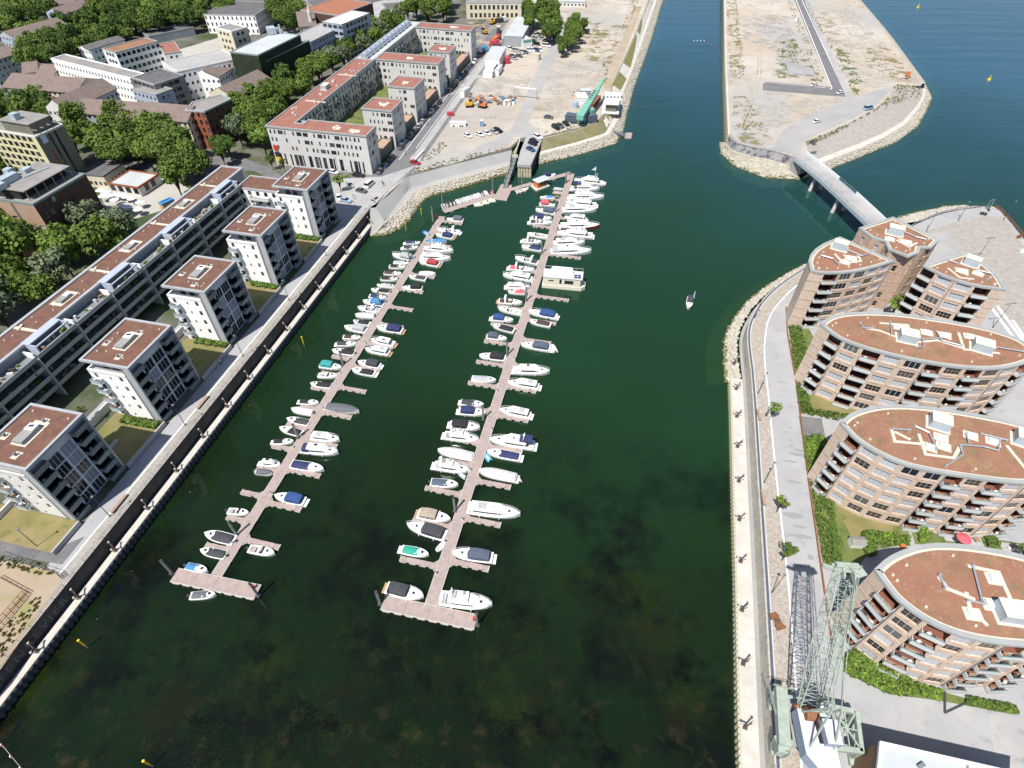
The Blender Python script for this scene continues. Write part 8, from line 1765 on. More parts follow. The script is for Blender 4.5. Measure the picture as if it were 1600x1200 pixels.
# gantry (A-frame), luffing ram and guys
mb = MB(); tp = K(-1.4, 0, 22.5)
for s_ in (-1.7, 1.7): mb.bar(K(.2, s_, zt_ + 3), tp + side * s_ * .35, .26); mb.bar(K(-4.5, s_, zt_ + 3.6), tp + side * s_ * .35, .22)
for k in range(5):
 t = k / 5; mb.bar(K(.2, -1.7, zt_ + 3).lerp(tp - side * .6, t), K(.2, 1.7, zt_ + 3).lerp(tp + side * .6, t + .2), .12)
wpart('a_frame', mb, 'crane_green', ck); mb = MB()
for s_ in (-.5, .5):
 mb.bar(tp + side * s_, SS[-1][2 if s_ > 0 else 3], .07); mb.bar(tp + side * s_, SS[7][2 if s_ > 0 else 3], .09)
mb.bar(c + side * 1.6, K(2.2, 3.6, zt_ + 1), .12); mb.bar(c + side * 2.0, K(2.6, 4.4, zt_ + 1), .1)
for k in range(8): f0, f1 = k / 8, (k + 1) / 8; mb.bar((c + side * 1.6).lerp(K(2.2, 3.6, zt_ + 1), f0), (c + side * 2.0).lerp(K(2.6, 4.4, zt_ + 1), f1), .06)
wpart('guy_rope', mb, 'crane_green', ck)
mb = MB()
for s_ in (-.4, -.1, .3): mb.bar(K(-.3, s_, zt_ + 4.6), c + side * s_ + up * .8, .05)
wpart('hoist_rope', mb, 'steel_dark', ck); mb = MB()
for s_ in (-.25, .25): mb.bar(Vector((41.3, 21.4 + s_, ZR + .4)), Vector((41.0, 20.9 + s_, zt_)), .06)
for k in range(14): mb.bar(Vector((41.3, 21.15 - k * .03, ZR + .6 + k * .38)), Vector((41.3, 21.65 - k * .03, ZR + .6 + k * .38)), .05)
wpart('ladder', mb, 'steel_dark', ck)
mb = MB(); mb.bar(K(1.5, -1.2, zt_ + 2), J0 + side * -1.9, .5); mb.bar(K(1.5, 1.2, zt_ + 2), J0 + side * 1.9, .5); mb.tube(K(1.2, -2.2, zt_ + 2.6), K(1.2, 2.2, zt_ + 2.6), .35, 8); mb.tube(K(-.3, -1.5, zt_ + 4.2), K(-.3, .2, zt_ + 4.2), .9, 12); wpart('winch', mb, 'rust', ck)
# garden shed, planters and awnings around the brick blocks
p = G(1336, 851, ZR); t = thing('garden_shed', 'small grey garden shed on the walled lawn', 'shed', p, -.1); mb = MB(); mb.box((0, 0, .8), (2.6, 1.7, 1.6)); obj('wall', mb.mesh('wall', 'offwhite_wall'), t); mb = MB(); mb.poly([(-1.4, -1, 1.6), (1.4, -1, 1.6), (1.4, 0, 2.0), (-1.4, 0, 2.0)]); mb.poly([(1.4, 1, 1.6), (-1.4, 1, 1.6), (-1.4, 0, 2.0), (1.4, 0, 2.0)]); obj('roof', mb.mesh('roof', 'felt_roof'), t)
p = G(1409, 855, ZR); mb = MB(); mb.box((0, 0, .4), (.9, .7, .8)); props(obj('orange_box', mb.mesh('orange_box', 'mach_orange'), None, p), 'small orange storage box by the hedge', 'box')
p = G(1497, 850, ZR); t = thing('parasol', 'pink parasol on a garden terrace between two curved blocks', 'parasol', p); mb = MB()
for a in range(8): mb.poly([(1.4 * math.cos(a * .785), 1.4 * math.sin(a * .785), 2.2), (1.4 * math.cos((a + 1) * .785), 1.4 * math.sin((a + 1) * .785), 2.2), (0, 0, 2.8)])
obj('canopy', mb.mesh('canopy', 'tarp_pink'), t); mb = MB(); mb.tube((0, 0, 0), (0, 0, 2.8), .05, 5); obj('pole', mb.mesh('pole', 'steel_grey'), t)
for k, (x, y) in enumerate(((1470, 826), (1488, 838), (1520, 846), (1580, 858))):
 p = G(x, y, ZR); mb = MB(); mb.box((0, 0, .05), (3.6, 2.6, .1)); mb.box((.6, .3, .5), (1.0, 1.0, .08), .3, 1); mb.tube((.6, .3, .1), (.6, .3, .5), .05, 5, 1); mb.box((-.7, -.2, .3), (.5, .5, .5), .2, 2); props(obj('terrace_table', mb.mesh('terrace_table', ['concrete', 'timber', 'tarp_white']), None, p, -.15), 'small paved garden terrace with a table, %s from the walled lawn' % ordinal(k), 'terrace', 'garden terraces')
p = G(1478, 1112, ZR); mb = MB(); a, b_, c2 = G(1476, 1080, ZR + .06), G(1476, 1114, ZR + .06), G(1510, 1098, ZR + .06)
for u_, v_ in ((a, b_), (b_, c2)): mb.bar(u_, v_, .3)
props(obj('door_canopy', mb.mesh('door_canopy', 'steel_dark')), 'dark angled entrance frame in front of the nearest brick block', 'frame')
# site fence rails on the sandy plot
mb = MB()
for a, b_ in (((0, 903), (46, 928)), ((0, 986), (44, 932)), ((-6, 980), (40, 928))):
 p, q = G(*a, ZL), G(*b_, ZL)
 for z in (.4, 1.1): mb.bar(p + Vector((0, 0, z)), q + Vector((0, 0, z)), .08)
 for k in range(7): r_ = p.lerp(q, k / 6); mb.bar(r_, r_ + Vector((0, 0, 1.2)), .07)
props(obj('site_fence', mb.mesh('site_fence', 'rust')), 'reddish barrier fence on the sandy plot', 'fence')
mb = MB()
for a, b_ in (((0, 868), (92, 898)), ((92, 898), (98, 905))):
 p, q = G(*a, ZL), G(*b_, ZL)
 for z in (.6, 1.7): mb.bar(p + Vector((0, 0, z)), q + Vector((0, 0, z)), .05)
 for k in range(9): r_ = p.lerp(q, k / 8); mb.bar(r_, r_ + Vector((0, 0, 1.8)), .07)
props(obj('wire_fence', mb.mesh('wire_fence', 'steel_grey')), 'thin wire fence between the asphalt apron and the sandy plot', 'fence')
# ================================================================== VEHICLES
CARM = {}
def car_meshes(kind):
 if kind in CARM: return CARM[kind]
 L, W_, H = {'car': (4.4, 1.78, 1.46), 'suv': (4.6, 1.86, 1.7), 'van': (5.2, 2.0, 2.1)}[kind]; mb = MB()
 prof = {'car': [(-2.2, .45), (-2.2, .88), (-1.9, .95), (-1.55, .98), (1.0, .96), (2.05, .76), (2.2, .5)], 'suv': [(-2.3, .5), (-2.3, 1.0), (-2.0, 1.05), (-1.6, 1.06), (1.1, 1.05), (2.15, .9), (2.3, .55)], 'van': [(-2.6, .5), (-2.6, 1.1), (-2.4, 1.15), (-2.0, 1.15), (1.7, 1.15), (2.45, .95), (2.6, .55)]}[kind]
 for (x0, z0), (x1, z1) in zip(prof, prof[1:]): mb.poly([(x0, -W_ / 2 * .93, z0), (x1, -W_ / 2 * .93, z1), (x1, W_ / 2 * .93, z1), (x0, W_ / 2 * .93, z0)][::-1] if False else [(x0, W_ / 2 * .95, z0), (x0, -W_ / 2 * .95, z0), (x1, -W_ / 2 * .95, z1), (x1, W_ / 2 * .95, z1)])
 for s_ in (-1, 1):
  P = [(x, s_ * W_ / 2 * .95, z) for x, z in prof]; Q = [(x, s_ * W_ / 2, min(z, .62)) for x, z in prof]; Bt = [(x, s_ * W_ / 2 * .9, .25) for x, z in prof]
  for k in range(len(prof) - 1):
   for a, b_ in ((Q, P), (Bt, Q)): f = [a[k], a[k + 1], b_[k + 1], b_[k]]; mb.poly(f if s_ < 0 else f[::-1])
 mb.poly([(-L / 2, W_ * .45, .25), (L / 2, W_ * .45, .25), (L / 2, -W_ * .45, .25), (-L / 2, -W_ * .45, .25)]); x = prof[0][0]; mb.poly([(x, -W_ * .45, .25), (x, -W_ * .475, .5), (x, W_ * .475, .5), (x, W_ * .45, .25)][::-1]); x = prof[-1][0]; mb.poly([(x, -W_ * .45, .25), (x, -W_ * .475, .55), (x, W_ * .475, .55), (x, W_ * .45, .25)])
 cb = {'car': [(-2.0, .95), (-1.45, H), (.15, H), (1.05, .95)], 'suv': [(-2.25, 1.04), (-2.0, H), (.3, H), (1.15, 1.04)], 'van': [(-2.55, 1.14), (-2.45, H), (1.0, H), (1.85, 1.14)]}[kind]; gl = MB(); w0, w1 = W_ / 2 * .93, W_ / 2 * .74
 for (x0, z0), (x1, z1), m_ in zip(cb, cb[1:], (0, 1, 0)):
  a0, a1 = (w1 if z0 == H else w0), (w1 if z1 == H else w0); f = [(x0, a0, z0), (x0, -a0, z0), (x1, -a1, z1), (x1, a1, z1)]
  (mb if m_ else gl).poly(f)
 for s_ in (-1, 1): f = [(cb[0][0], s_ * w0, cb[0][1]), (cb[3][0], s_ * w0, cb[3][1]), (cb[2][0], s_ * w1, H), (cb[1][0], s_ * w1, H)]; gl.poly(f if s_ < 0 else f[::-1])
 wh = MB(); wh.tube((0, -.1, 0), (0, .1, 0), .33, 10); wh.tube((0, -.11, 0), (0, .11, 0), .18, 8, 1)
 CARM[kind] = (mb, gl.mesh('windows', 'car_glass'), wh.mesh('wheel', ['tyre', 'car_silver']), L, W_, {}); return CARM[kind]
def car(p, rz, col, label, kind='car', group=''):
 mb, gl, wh, L, W_, cache = car_meshes(kind)
 if col not in cache: cache[col] = mb.mesh('body', col)
 t = thing('parked_car' if kind != 'van' else 'parked_van', label, 'van' if kind == 'van' else 'car', p, rz, group); obj('body', cache[col], t); obj('windows', gl, t)
 for sx in (-.3, .31):
  for sy in (-1, 1): obj('wheel', wh, t, (sx * L, sy * (W_ / 2 - .12), .33))
 return t
CN = dict(car_black='black', car_white='white', car_silver='silver', car_grey='dark grey', car_blue='dark blue', car_red='red', car_lightblue='light blue', car_green='dark green')
def hd(x, y, dx, dy, z): a, b_ = G(x, y, z), G(x + dx, y + dy, z); d = b_ - a; return math.atan2(d.y, d.x)
rr = random.Random(21); n = 0
for k, s_ in enumerate([203 + 5.8 * i for i in range(25)]):
 if k in (3, 14, 15): continue
 col = rr.choice(['car_black', 'car_grey', 'car_silver', 'car_blue', 'car_white', 'car_black', 'car_grey']); n += 1
 car(ST(s_, -100.1 + rr.uniform(-.2, .2), ZL + .03), RZ_S + math.pi * (rr.random() < .5), col, '%s car, %s in the row parked along the perimeter block' % (CN[col], ordinal(n - 1)), rr.choice(['car', 'car', 'suv']), 'cars parked along the perimeter block')
for x, y, dx, dy, col, l, kd in ((561, 276, 10, 1, 'car_black', 'black car driving in front of the grey perimeter block', 'suv'), (522, 271, 8, 2, 'car_white', 'white car beside the lime-green tree', 'car'), (578, 290, 7, -6, 'car_white', 'white van parked on the harbour square', 'van'), (547, 291, 5, 7, 'car_silver', 'silver car on the harbour square beside the tree', 'car'), (530, 311, 4, 8, 'car_white', 'white car at the foot of the last white block', 'car'), (541, 315, 8, 2, 'car_lightblue', 'light blue car at the foot of the last white block', 'car'), (565, 300, 9, 2, 'car_grey', 'dark grey car on the square towards the stone bank', 'car'), (649, 256, 12, 3, 'car_red', 'red car by the white barrier at the site corner', 'car'), (731, 214, 10, 4, 'car_white', 'white car, leftmost of the loose row on the sand', 'car'), (750, 212, 8, 3, 'car_white', 'cream-white car, second in the loose row on the sand', 'car'), (761, 210, 8, 3, 'car_white', 'white car with dark roof window, third in the loose row on the sand', 'car'), (772, 208, 8, 3, 'car_silver', 'silver car beside the black one on the sand', 'car'), (778, 206, 8, 3, 'car_black', 'black car at the end of the loose row on the sand', 'suv'), (840, 216, 9, 5, 'car_white', 'white estate car at the head of the boat ramp', 'suv'), (834, 222, 9, 4, 'car_black', 'black car second on the boat ramp', 'car'), (832, 226, 9, 4, 'car_black', 'black car third on the boat ramp', 'car'), (829, 235, 10, 5, 'car_blue', 'dark blue car lowest on the boat ramp', 'car'), (868, 201, 8, 5, 'car_black', 'black car at the edge above the dry bank', 'suv'), (875, 198, 8, 4, 'car_grey', 'dark grey car above the dry bank beside a black one', 'car'), (884, 195, 7, 5, 'car_black', 'black car closest to the mint crane', 'car'), (857, 185, 9, 1, 'car_grey', 'dark grey car with trailer on the pale sand', 'car'), (802, 160, 2, 8, 'car_lightblue', 'pale blue car by the site track', 'car')):
 car(G(x, y, (ZL + .03)), hd(x, y, dx, dy, ZL), col, l, kd)
park = [(837, 56), (842, 56), (848, 56), (855, 55), (866, 58), (834, 60), (838, 62), (847, 62), (853, 65), (859, 63), (868, 63), (834, 66), (838, 70), (841, 69), (800, 77), (803, 80), (808, 80), (814, 82), (820, 83), (826, 80), (832, 80), (838, 80), (844, 80), (796, 78), (801, 89), (811, 89), (817, 88), (803, 93), (852, 68)]
for k, (x, y) in enumerate(park):
 col = rr.choice(['car_white', 'car_silver', 'car_grey', 'car_black', 'car_white', 'car_silver', 'car_blue']); car(G(x, y, ZL + .03), hd(x, y, 6, 4 + rr.uniform(-3, 2), ZL), col, '%s car in the crowded site car park, %s of its jumbled rows' % (CN[col], ordinal(k)), rr.choice(['car', 'suv', 'car']), 'cars in the site car park')
car(G(854, 73, ZL + .03), hd(854, 73, 9, 1, ZL), 'car_white', 'white van parked across the front of the site car park', 'van')
for k, (x, y, c_) in enumerate(((1272, 134, 'car_white'), (1356, 171, 'car_lightblue'), (1276, 191, 'car_white'), (1313, 146, 'car_white'))):
 car(G(x, y, ZP + .03), hd(x, y, 8, -2, ZP), c_, ['white car on the side road of the mole', 'pale blue car on the edge of the grey mole apron', 'white car alone on the mole apron', 'white car at the road junction on the mole'][k], 'van' if k == 1 else 'car')
def boxthing(name, label, cat, c, d, rz, wall, roof, parts=(), group=None, ribs=0):
 t = thing(name, label, cat, c, rz, group); mb = MB(); mb.box((0, 0, d[2] / 2), d)
 for k in range(ribs):
  x = -d[0] / 2 + (k + .5) * d[0] / ribs
  for s_ in (-1, 1): mb.box((x, s_ * d[1] / 2, d[2] / 2), (.12, .08, d[2] * .92))
 obj('wall', mb.mesh('wall', wall), t); mb = MB(); mb.box((0, 0, d[2] + .06), (d[0] + .2, d[1] + .2, .14)); obj('roof', mb.mesh('roof', roof), t)
 for nm, (x, y, z), e, m_ in parts: mb = MB(); mb.box((0, 0, 0), e); obj(nm, mb.mesh(nm, m_), t, (x, y, z))
 return t
WN = lambda xs, y, z: [('window', (x, y, z), (1.2, .1, 1.0), 'boat_glass') for x in xs]
def along(a, b_, z=ZL): A, B = G(*a, z), G(*b_, z); return (A + B) / 2, (B - A).length, math.atan2((B - A).y, (B - A).x)
c, L, rz = along((802, 73), (820, 42)); boxthing('workshop_hall', 'long pale blue-grey workshop hall beside the site car park', 'hall', c, (L, 11, 5.5), rz, 'grey_wall', 'light_roof', WN((-10, -5, 0, 5), -5.52, 3))
c, L, rz = along((812, 72), (826, 70)); boxthing('workshop_annex', 'low white annex with green sign in front of the workshop hall', 'hall', c, (L, 8, 4), rz, 'box_white', 'light_roof', [('sign', (0, -4.1, 3.2), (5, .1, .8), 'box_green')])
c, L, rz = along((769, 110), (780, 90)); boxthing('site_office', 'white two-storey site cabin block by the street', 'site cabin', c, (L, 8, 5.6), rz, 'box_white', 'light_roof', WN((-6, -2, 2, 6), -4.05, 4) + WN((-6, -2, 2, 6), -4.05, 1.5))
c, L, rz = along((762, 122), (772, 110)); boxthing('site_cabin', 'long white cabin in front of the two-storey site block', 'site cabin', c, (L, 5, 3), rz, 'box_white', 'box_white', WN((-3, 0, 3), -2.55, 1.5))
c, L, rz = along((775, 119), (781, 110)); boxthing('site_cabin', 'small pale cabin beside the long white one', 'site cabin', c, (L, 3, 3), rz, 'box_white', 'light_roof')
p = G(793, 99, ZL); t = thing('red_silo', 'red rounded container on the sand behind the site cabins', 'container', p); mb = MB(); mb.tube((0, 0, 0), (0, 0, 3), 1.6, 10); mb.tube((0, 0, 3), (0, 0, 4), 1.6, 10, 0, .6); obj('tank', mb.mesh('tank', 'box_red'), t)
p = G(727, 150, ZL); boxthing('white_container', 'white container at the street edge of the site', 'container', p, (6, 2.6, 3.4), 1.1, 'box_white', 'light_roof', ribs=12)
p = G(716, 196.5, ZL); boxthing('white_trailer', 'white flatbed trailer on the sand near the street', 'trailer', p, (7, 2.4, 1.6), .0, 'box_white', 'box_white', [('wheel', (x, s_ * 1.2, .3), (.7, .25, .7), 'tyre') for x in (-2, 1, 2) for s_ in (-1, 1)])
p = G(753, 197, ZL); boxthing('blue_container', 'small light blue toilet cabin on the sand', 'cabin', p, (1.6, 1.6, 2.4), .2, 'box_blue', 'box_white', [('door', (0, -.82, 1.1), (.8, .05, 1.9), 'car_lightblue')])
c, L, rz = along((831, 92), (843, 94)); boxthing('cream_container', 'long cream container below the site car park', 'container', c, (L, 3, 3), rz, 'box_cream', 'box_cream', ribs=16)
p = G(704, 180, ZL); t = thing('red_skip', 'small red skip at the street fence', 'skip', p); mb = MB(); mb.prism([(-1.6, -.9), (1.6, -.9), (1.6, .9), (-1.6, .9)], .1, 1.4); obj('tub', mb.mesh('tub', 'box_red'), t)
# stacks of material along the site
rr = random.Random(31); mats_ = ['timber', 'slope_concrete', 'box_blue', 'rust', 'box_white', 'mach_orange', 'steel_grey']
for k in range(22):
 x = 735 + k * 3.2 + rr.uniform(-1, 1); y = 153 + (k % 5) * 2.2 + rr.uniform(-1, 1); p = G(x, y, ZL); mb = MB(); m_ = mats_[k % 7]
 for q in range(3): mb.box((rr.uniform(-.8, .8), rr.uniform(-.5, .5), .25 + q * .35), (rr.uniform(1.2, 2.8), rr.uniform(.6, 1.3), .32), rr.uniform(-.2, .2))
 props(obj('material_stack', mb.mesh('material_stack', m_), None, p, rr.uniform(0, 3)), '%s of the building material stacks along the site lane, counted from the street' % ordinal(k), 'stack', 'stacks of building material')
for k in range(12):
 x = 784 + (k % 6) * 3.6; y = 161 + (k // 6) * 3; p = G(x, y, ZL); mb = MB(); mb.box((0, 0, .3), (1.5, 1.1, .6)); mb.box((.3, .2, .8), (.9, .7, .4)); props(obj('pallet_stack', mb.mesh('pallet_stack', 'box_white' if k % 2 else 'slope_concrete'), None, p, k * .7), '%s of the pale pallet stacks beside the site track' % ordinal(k), 'stack', 'pale pallet stacks')
# site portal gate
t = thing('height_gate', 'white height restriction beam spanning the site track on thin posts', 'gate', G(820, 150, ZL)); a, b_ = G(804, 153, ZL), G(838, 156, ZL); up_ = Vector((0, 0, 5)); mb = MB(); mb.bar(a + up_, b_ + up_, .5); wpart('beam', mb, 'box_white', t); mb = MB()
for p in (a, b_): mb.bar(p, p + up_, .2)
wpart('post', mb, 'steel_grey', t)
# excavators
def digger(p, rz, col, label):
 t = thing('excavator', label, 'excavator', p, rz); mb = MB()
 for s_ in (-1, 1): mb.tube((-1.6, s_ * 1.0 - .25, .45), (-1.6, s_ * 1.0 + .25, .45), .45, 8); mb.tube((1.6, s_ * 1.0 - .25, .45), (1.6, s_ * 1.0 + .25, .45), .45, 8); mb.box((0, s_ * 1.0, .45), (3.2, .5, .85))
 obj('track', mb.mesh('track', 'tyre'), t); mb = MB(); mb.box((-.5, 0, 1.6), (3.2, 2.3, 1.1)); mb.box((-1.5, 0, 2.0), (1.2, 2.2, .7)); obj('body', mb.mesh('body', col), t); mb = MB(); mb.box((.5, .65, 2.5), (1.4, 1.0, 1.5)); obj('cab', mb.mesh('cab', 'boat_glass'), t)
 mb = MB(); mb.bar((1.0, -.2, 1.8), (3.4, -.2, 4.4), .4); mb.bar((3.4, -.2, 4.4), (5.4, -.2, 2.2), .3); obj('boom', mb.mesh('boom', col), t); mb = MB(); mb.prism([(5.0, -.8), (6.0, -.8), (6.0, .4), (5.0, .4)], 1.2, 2.2); obj('bucket', mb.mesh('bucket', 'steel_brown'), t)
digger(G(734, 167, ZL), .2, 'mach_yellow', 'yellow excavator near the street on the building site'); digger(G(754, 168, ZL), 2.7, 'mach_orange', 'orange excavator beside the yellow one'); digger(G(770, 38, ZL), .9, 'mach_yellow', 'yellow excavator beside a dark truck on the dirt field'); digger(G(758, 53, ZL), 2, 'mach_yellow', 'small yellow excavator alone on the dirt field')
def truck(p, rz, cabc, bedc, label, L=8.0):
 t = thing('truck', label, 'truck', p, rz); mb = MB(); mb.box((L / 2 - 1, 0, 1.8), (2, 2.4, 2.4)); obj('cab', mb.mesh('cab', cabc), t); mb = MB(); mb.box((L / 2 - .02, 0, 2.3), (.1, 2.1, .9)); obj('windscreen', mb.mesh('windscreen', 'boat_glass'), t); mb = MB(); mb.box((-1.1, 0, 1.7), (L - 2.4, 2.4, 1.6)); mb.box((-1.1, 0, .75), (L - 1, 1.2, .3)); obj('tipper_bed', mb.mesh('tipper_bed', bedc), t)
 wh = car_meshes('car')[2]
 for x in (L / 2 - 1, -L / 4, -L / 2 + .8):
  for s_ in (-1, 1): o = obj('wheel', wh, t, (x, s_ * 1.1, .5)); o.scale = (1.5, 1.8, 1.5)
truck(G(782, 35, ZL), .5, 'box_white', 'steel_dark', 'dark tipper truck beside the yellow excavator'); truck(G(776, 64, ZL), 1.1, 'box_red', 'mach_orange', 'red truck with an orange bed on the dirt track'); truck(G(773, 71, ZL), .1, 'box_red', 'box_red', 'red truck parked at the street by the dirt field', 6); truck(G(779, 51, ZL), 1.6, 'box_white', 'steel_dark', 'white-cabbed dark truck on the dirt track'); truck(G(744, 83, ZL), .1, 'box_white', 'light_roof', 'white lorry at the end of the perimeter block', 7); truck(G(755, 81, ZL), .3, 'box_blue', 'box_blue', 'teal-blue van-bodied lorry at the dirt field corner', 5)
# mint mobile crane with lowered boom and its counterweights
mc = thing('mobile_crane', 'big mint green crane with its boom lowered over the site', 'crane', G(906, 189, ZL)); B0, B1 = G(906, 184, ZL + 4.5), G(944, 123, ZL + 9.0); d = (B1 - B0).normalized(); sd_ = Vector((d.y, -d.x, 0)).normalized(); mb = MB()
def seg_(a, b_, w0, w1, h0, h1):
 P = [[c + sd_ * w_ * x + Vector((0, 0, h * z)) for x, z in ((-1, -1), (1, -1), (1, 1), (-1, 1))] for c, w_, h in ((a, w0, h0), (b_, w1, h1))]
 for k in range(4): mb.poly([P[0][k], P[0][(k + 1) % 4], P[1][(k + 1) % 4], P[1][k]])
 mb.poly(P[0][::-1]); mb.poly(P[1])
D = (B1 - B0); seg_(B0, B0 + D * .38, 1.6, 1.5, 1.0, 1.1); seg_(B0 + D * .38, B0 + D * .72, 1.25, 1.1, .8, .7); seg_(B0 + D * .72, B1, .8, .45, .5, .3); wpart('boom', mb, 'mint', mc)
mb = MB()
for k in range(5): c = B0 + D * (.4 + k * .055) + Vector((0, 0, .84)) - sd_ * .4; mb.box(c, (1.0, 1.5, .08), math.atan2(d.y, d.x))
wpart('boom_slot', mb, 'steel_dark', mc); mb = MB(); c = G(907, 191, ZL); mb.box((c.x, c.y, ZL + 2.2), (3.4, 4.2, 3.2), .2); mb.box((c.x + 5, c.y + 3, ZL + 3.6), (2.2, 2.2, 2.2), .6); wpart('slewing_body', mb, 'mint', mc); mb = MB(); mb.box((c.x, c.y - .2, ZL + .5), (9, 3, .9), .1); wpart('outrigger', mb, 'steel_dark', mc)
for x, y, l in ((896, 190, 'dark grey counterweight crate left of the mint crane'), (919, 190, 'dark grey counterweight crate right of the mint crane')): boxthing('counterweight', l, 'crate', G(x, y, ZL), (7.2, 4, 3), -.35 if x < 900 else .25, 'tarp_slate', 'tarp_slate', ribs=6)
boxthing('site_cabin', 'white cabin beside the mint crane boom', 'site cabin', G(908, 159, ZL), (5, 7, 3), .1, 'box_white', 'box_white'); boxthing('site_cabin', 'grey cabin behind the mint crane boom', 'site cabin', G(914, 150, ZL), (5, 4, 3), .1, 'grey_wall', 'light_roof'); boxthing('red_trailer', 'dark red flatbed right of the mint boom', 'trailer', G(929, 161, ZL), (3, 12, 1.6), -.35, 'hull_red', 'rust')
p = G(899, 168, ZL); t = thing('blue_tank', 'light blue round tank beside the mint crane', 'tank', p); mb = MB(); mb.tube((0, 0, 0), (0, 0, 2.6), 1.3, 12); mb.tube((0, 0, 2.6), (0, 0, 3.0), 1.3, 12, 0, .7); obj('tank', mb.mesh('tank', 'car_lightblue'), t)
# white pavilion on stilts above the stone bank
pv_ = thing('harbour_pavilion', 'white harbour pavilion on dark stilts over the stone bank', 'pavilion', G(956, 170, 3)); zt2 = ZL + 4.2; P = px([(944, 162), (967, 163), (970, 145), (946, 143)], zt2); mb = MB(); mb.prism(P, zt2 - .5, zt2); wpart('roof', mb, 'box_white', pv_); Pi = inset(P, 1.0); mb = MB(); mb.prism(Pi, ZL + .4, zt2 - .5); wpart('wall', mb, 'olive_wall', pv_); mb = MB(); Po = inset(P, -.5); mb.prism(Po, ZL - .2, ZL + .4); wpart('floor_slab', mb, 'box_white', pv_)
for p in inset(P, .4) + [tuple((Vector(a) + Vector(b_)) / 2) for a, b_ in zip(inset(P, .4), inset(P, .4)[1:] + inset(P, .4)[:1])]: mb = MB(); mb.tube((*p, 0), (*p, ZL), .22, 6); wpart('stilt', mb, 'steel_dark', pv_)
mb = MB(); c = sum((Vector(p) for p in P), Vector((0, 0))) / 4
for k in range(6): mb.box((c.x - 4 + k * 1.7, c.y + .5, zt2 + .25), (.9, .6, .5), .1)
wpart('roof_vent', mb, 'tarp_slate', pv_)
# white barrier, orange beacon, sheds on the mole
mb = MB(); p, q = G(647, 252, ZL + .4), G(662, 236, ZL + .4); d = q - p; c = (p + q) / 2; mb.box((c.x, c.y, ZL + .45), (d.length, .6, .9), math.atan2(d.y, d.x)); props(obj('concrete_barrier', mb.mesh('concrete_barrier', 'box_white')), 'long white concrete barrier at the site corner beside the red car', 'barrier')
p = G(1415, 124, ZP); t = thing('orange_beacon', 'orange navigation beacon near the mole head', 'beacon', p); mb = MB(); mb.tube((0, 0, 0), (0, 0, 2.4), .2, 6); obj('mast', mb.mesh('mast', 'steel_grey'), t); mb = MB(); mb.box((0, 0, 3), (2.2, .3, 1.6)); mb.box((.3, .2, 2), (1.2, 1.2, 1)); obj('board', mb.mesh('board', 'mach_orange'), t)
p = G(1245, 34, ZP); boxthing('mole_shed', 'tiny white shed beside the mole road', 'shed', p, (3, 2.2, 2.4), .3, 'box_white', 'light_roof', [('door', (0, -1.12, 1), (.9, .05, 1.9), 'steel_grey')])
p = G(1268, 224, ZP); mb = MB()
for k in range(5): mb.box((k * .5, 0, .2 + k * .12), (.35, 2.4, .12), .2)
props(obj('stair_rail', mb.mesh('stair_rail', 'steel_dark'), None, p, .6), 'dark stair at the top of the mole slope by the bridge', 'stair')
t = thing('viewing_frame', 'tall grey steel frame at the tip of the paved plaza', 'frame', G(1543, 326, ZR)); p = G(1543, 326, ZR); mb = MB()
for x in (-.9, .9): mb.bar((x, 0, 0), (x, 0, 3.4), .25)
mb.bar((-.9, 0, 3.4), (.9, 0, 3.4), .25); mb.bar((-.9, 0, .6), (.9, 0, .6), .2); obj('frame', mb.mesh('frame', 'steel_grey'), t, (0, 0, 0), .3)
for k, (x, y) in enumerate(((1534, 335), (1539, 336), (1544, 329))): mb = MB(); mb.box((0, 0, .25), (1.4, .7, .5)); mb.box((0, .25, .6), (1.4, .15, .5)); props(obj('stone_bench', mb.mesh('stone_bench', 'steel_dark'), None, G(x, y, ZR), k * .5), ['dark bench block on the plaza tip, outermost', 'dark bench block on the plaza tip, middle', 'dark bench block beside the steel frame'][k], 'bench', 'plaza benches')
for k, (x, y) in enumerate(((1591, 372), (1595, 395), (1600, 393))): mb = MB(); mb.box((0, 0, .5), (1.2, .6, 1)); mb.box((0, 0, 1.1), (.5, .4, .5)); props(obj('river_bollard', mb.mesh('river_bollard', 'rust' if k == 0 else 'box_white'), None, G(x, y, ZR)), ['rusty winch by the river railing', 'white block on the plaza near the right edge', 'second white block on the plaza near the right edge'][k], 'block')
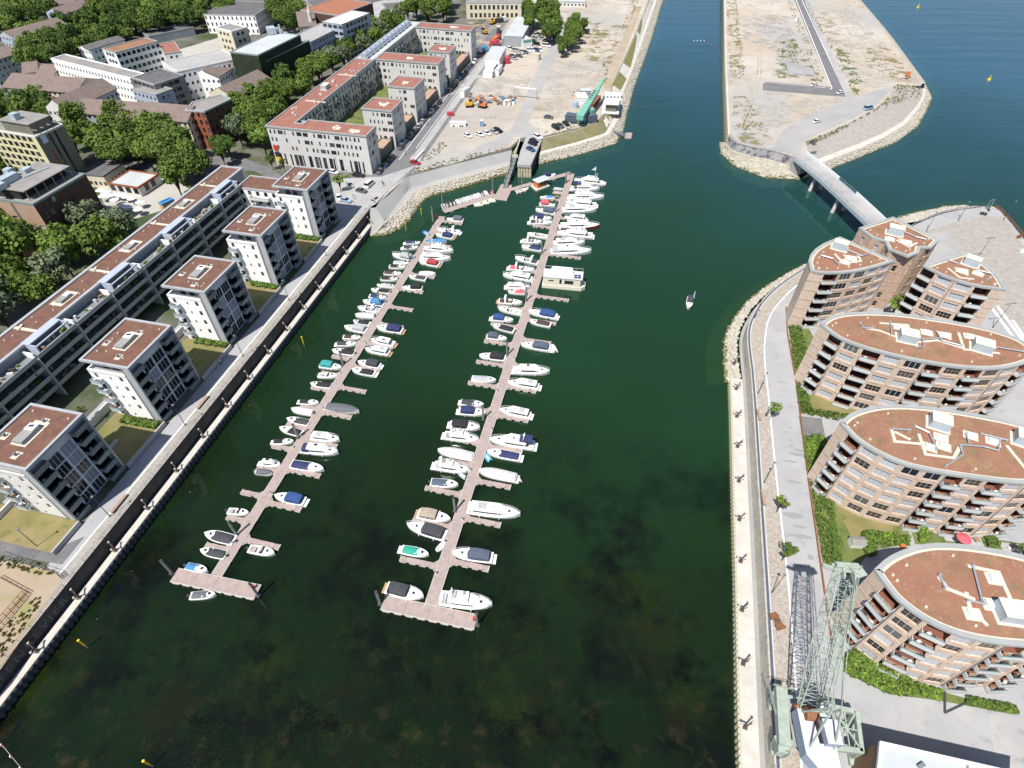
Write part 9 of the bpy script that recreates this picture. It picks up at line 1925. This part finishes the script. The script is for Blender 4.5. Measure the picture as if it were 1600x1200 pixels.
# ================================================================== PEOPLE (tiny, on the square and promenade)
def person_mesh():
 bm = bmesh.new(); V = {}; rad = {}
 pts = dict(pel=(0, 0, .95, .15), ch=(0, 0, 1.35, .17), nk=(0, 0, 1.5, .07), hd=(0, .02, 1.66, .115), hd2=(0, .01, 1.76, .08), ls=(.2, 0, 1.4, .07), le=(.27, .03, 1.12, .05), lh=(.26, .12, .88, .045), rs=(-.2, 0, 1.4, .07), re=(-.27, -.05, 1.12, .05), rh=(-.26, -.02, .86, .045), lk=(.11, .14, .52, .075), lf=(.11, .12, .06, .06), lt=(.11, .28, .04, .05), rk=(-.11, .02, .5, .075), rf=(-.11, -.16, .08, .06), rt=(-.11, -.02, .04, .05), lhp=(.1, 0, .9, .11), rhp=(-.1, 0, .9, .11))
 for k, (x, y, z, r_) in pts.items(): V[k] = bm.verts.new((x, y, z)); rad[k] = r_
 for a, b_ in (('pel', 'ch'), ('ch', 'nk'), ('nk', 'hd'), ('hd', 'hd2'), ('ch', 'ls'), ('ls', 'le'), ('le', 'lh'), ('ch', 'rs'), ('rs', 're'), ('re', 'rh'), ('pel', 'lhp'), ('lhp', 'lk'), ('lk', 'lf'), ('lf', 'lt'), ('pel', 'rhp'), ('rhp', 'rk'), ('rk', 'rf'), ('rf', 'rt')): bm.edges.new((V[a], V[b_]))
 me = bpy.data.meshes.new('person'); bm.to_mesh(me); bm.free(); o = bpy.data.objects.new('tmp', me); COL.objects.link(o); md = o.modifiers.new('s', 'SKIN'); sv = me.skin_vertices[0].data
 for i, k in enumerate(pts): sv[i].radius = (rad[k], rad[k]); sv[i].use_root = (i == 0)
 o.modifiers.new('u', 'SUBSURF').levels = 1; bpy.context.view_layer.update(); m2 = bpy.data.meshes.new_from_object(o.evaluated_get(bpy.context.evaluated_depsgraph_get())); bpy.data.objects.remove(o); return m2
PM = person_mesh()
for k, (x, y, z, top, l) in enumerate(((585, 317, ZL, 'cloth_white', 'person in a white shirt standing by the bench on the harbour square'), (555, 311, ZL, 'cloth_dark', 'person in dark clothes walking near the light blue car'), (598, 288, ZL, 'cloth_dark', 'person in dark clothes at the corner of the harbour square'), (600, 291, ZL, 'car_red', 'person in a red top at the corner of the harbour square'), (1196, 651, ZR, 'cloth_dark', 'person in dark clothes below the bright young tree on the setts'), (346, 569, ZL, 'cloth_white', 'person in white walking in the shadow on the west promenade'), (1327, 135, ZP, 'cloth_dark', 'person walking along the mole road'))):
 me = PM.copy(); me.materials.clear(); [me.materials.append(M[m_]) for m_ in (top, 'cloth_dark', 'skin')]
 for f in me.polygons: zc = f.center.z; f.material_index = 2 if zc > 1.5 or (abs(f.center.x) > .22 and zc < 1.15 and zc > .8) else (1 if zc < .95 else 0)
 props(obj('person', me, None, G(x, y, z + .02), k * 1.3), l, 'person')
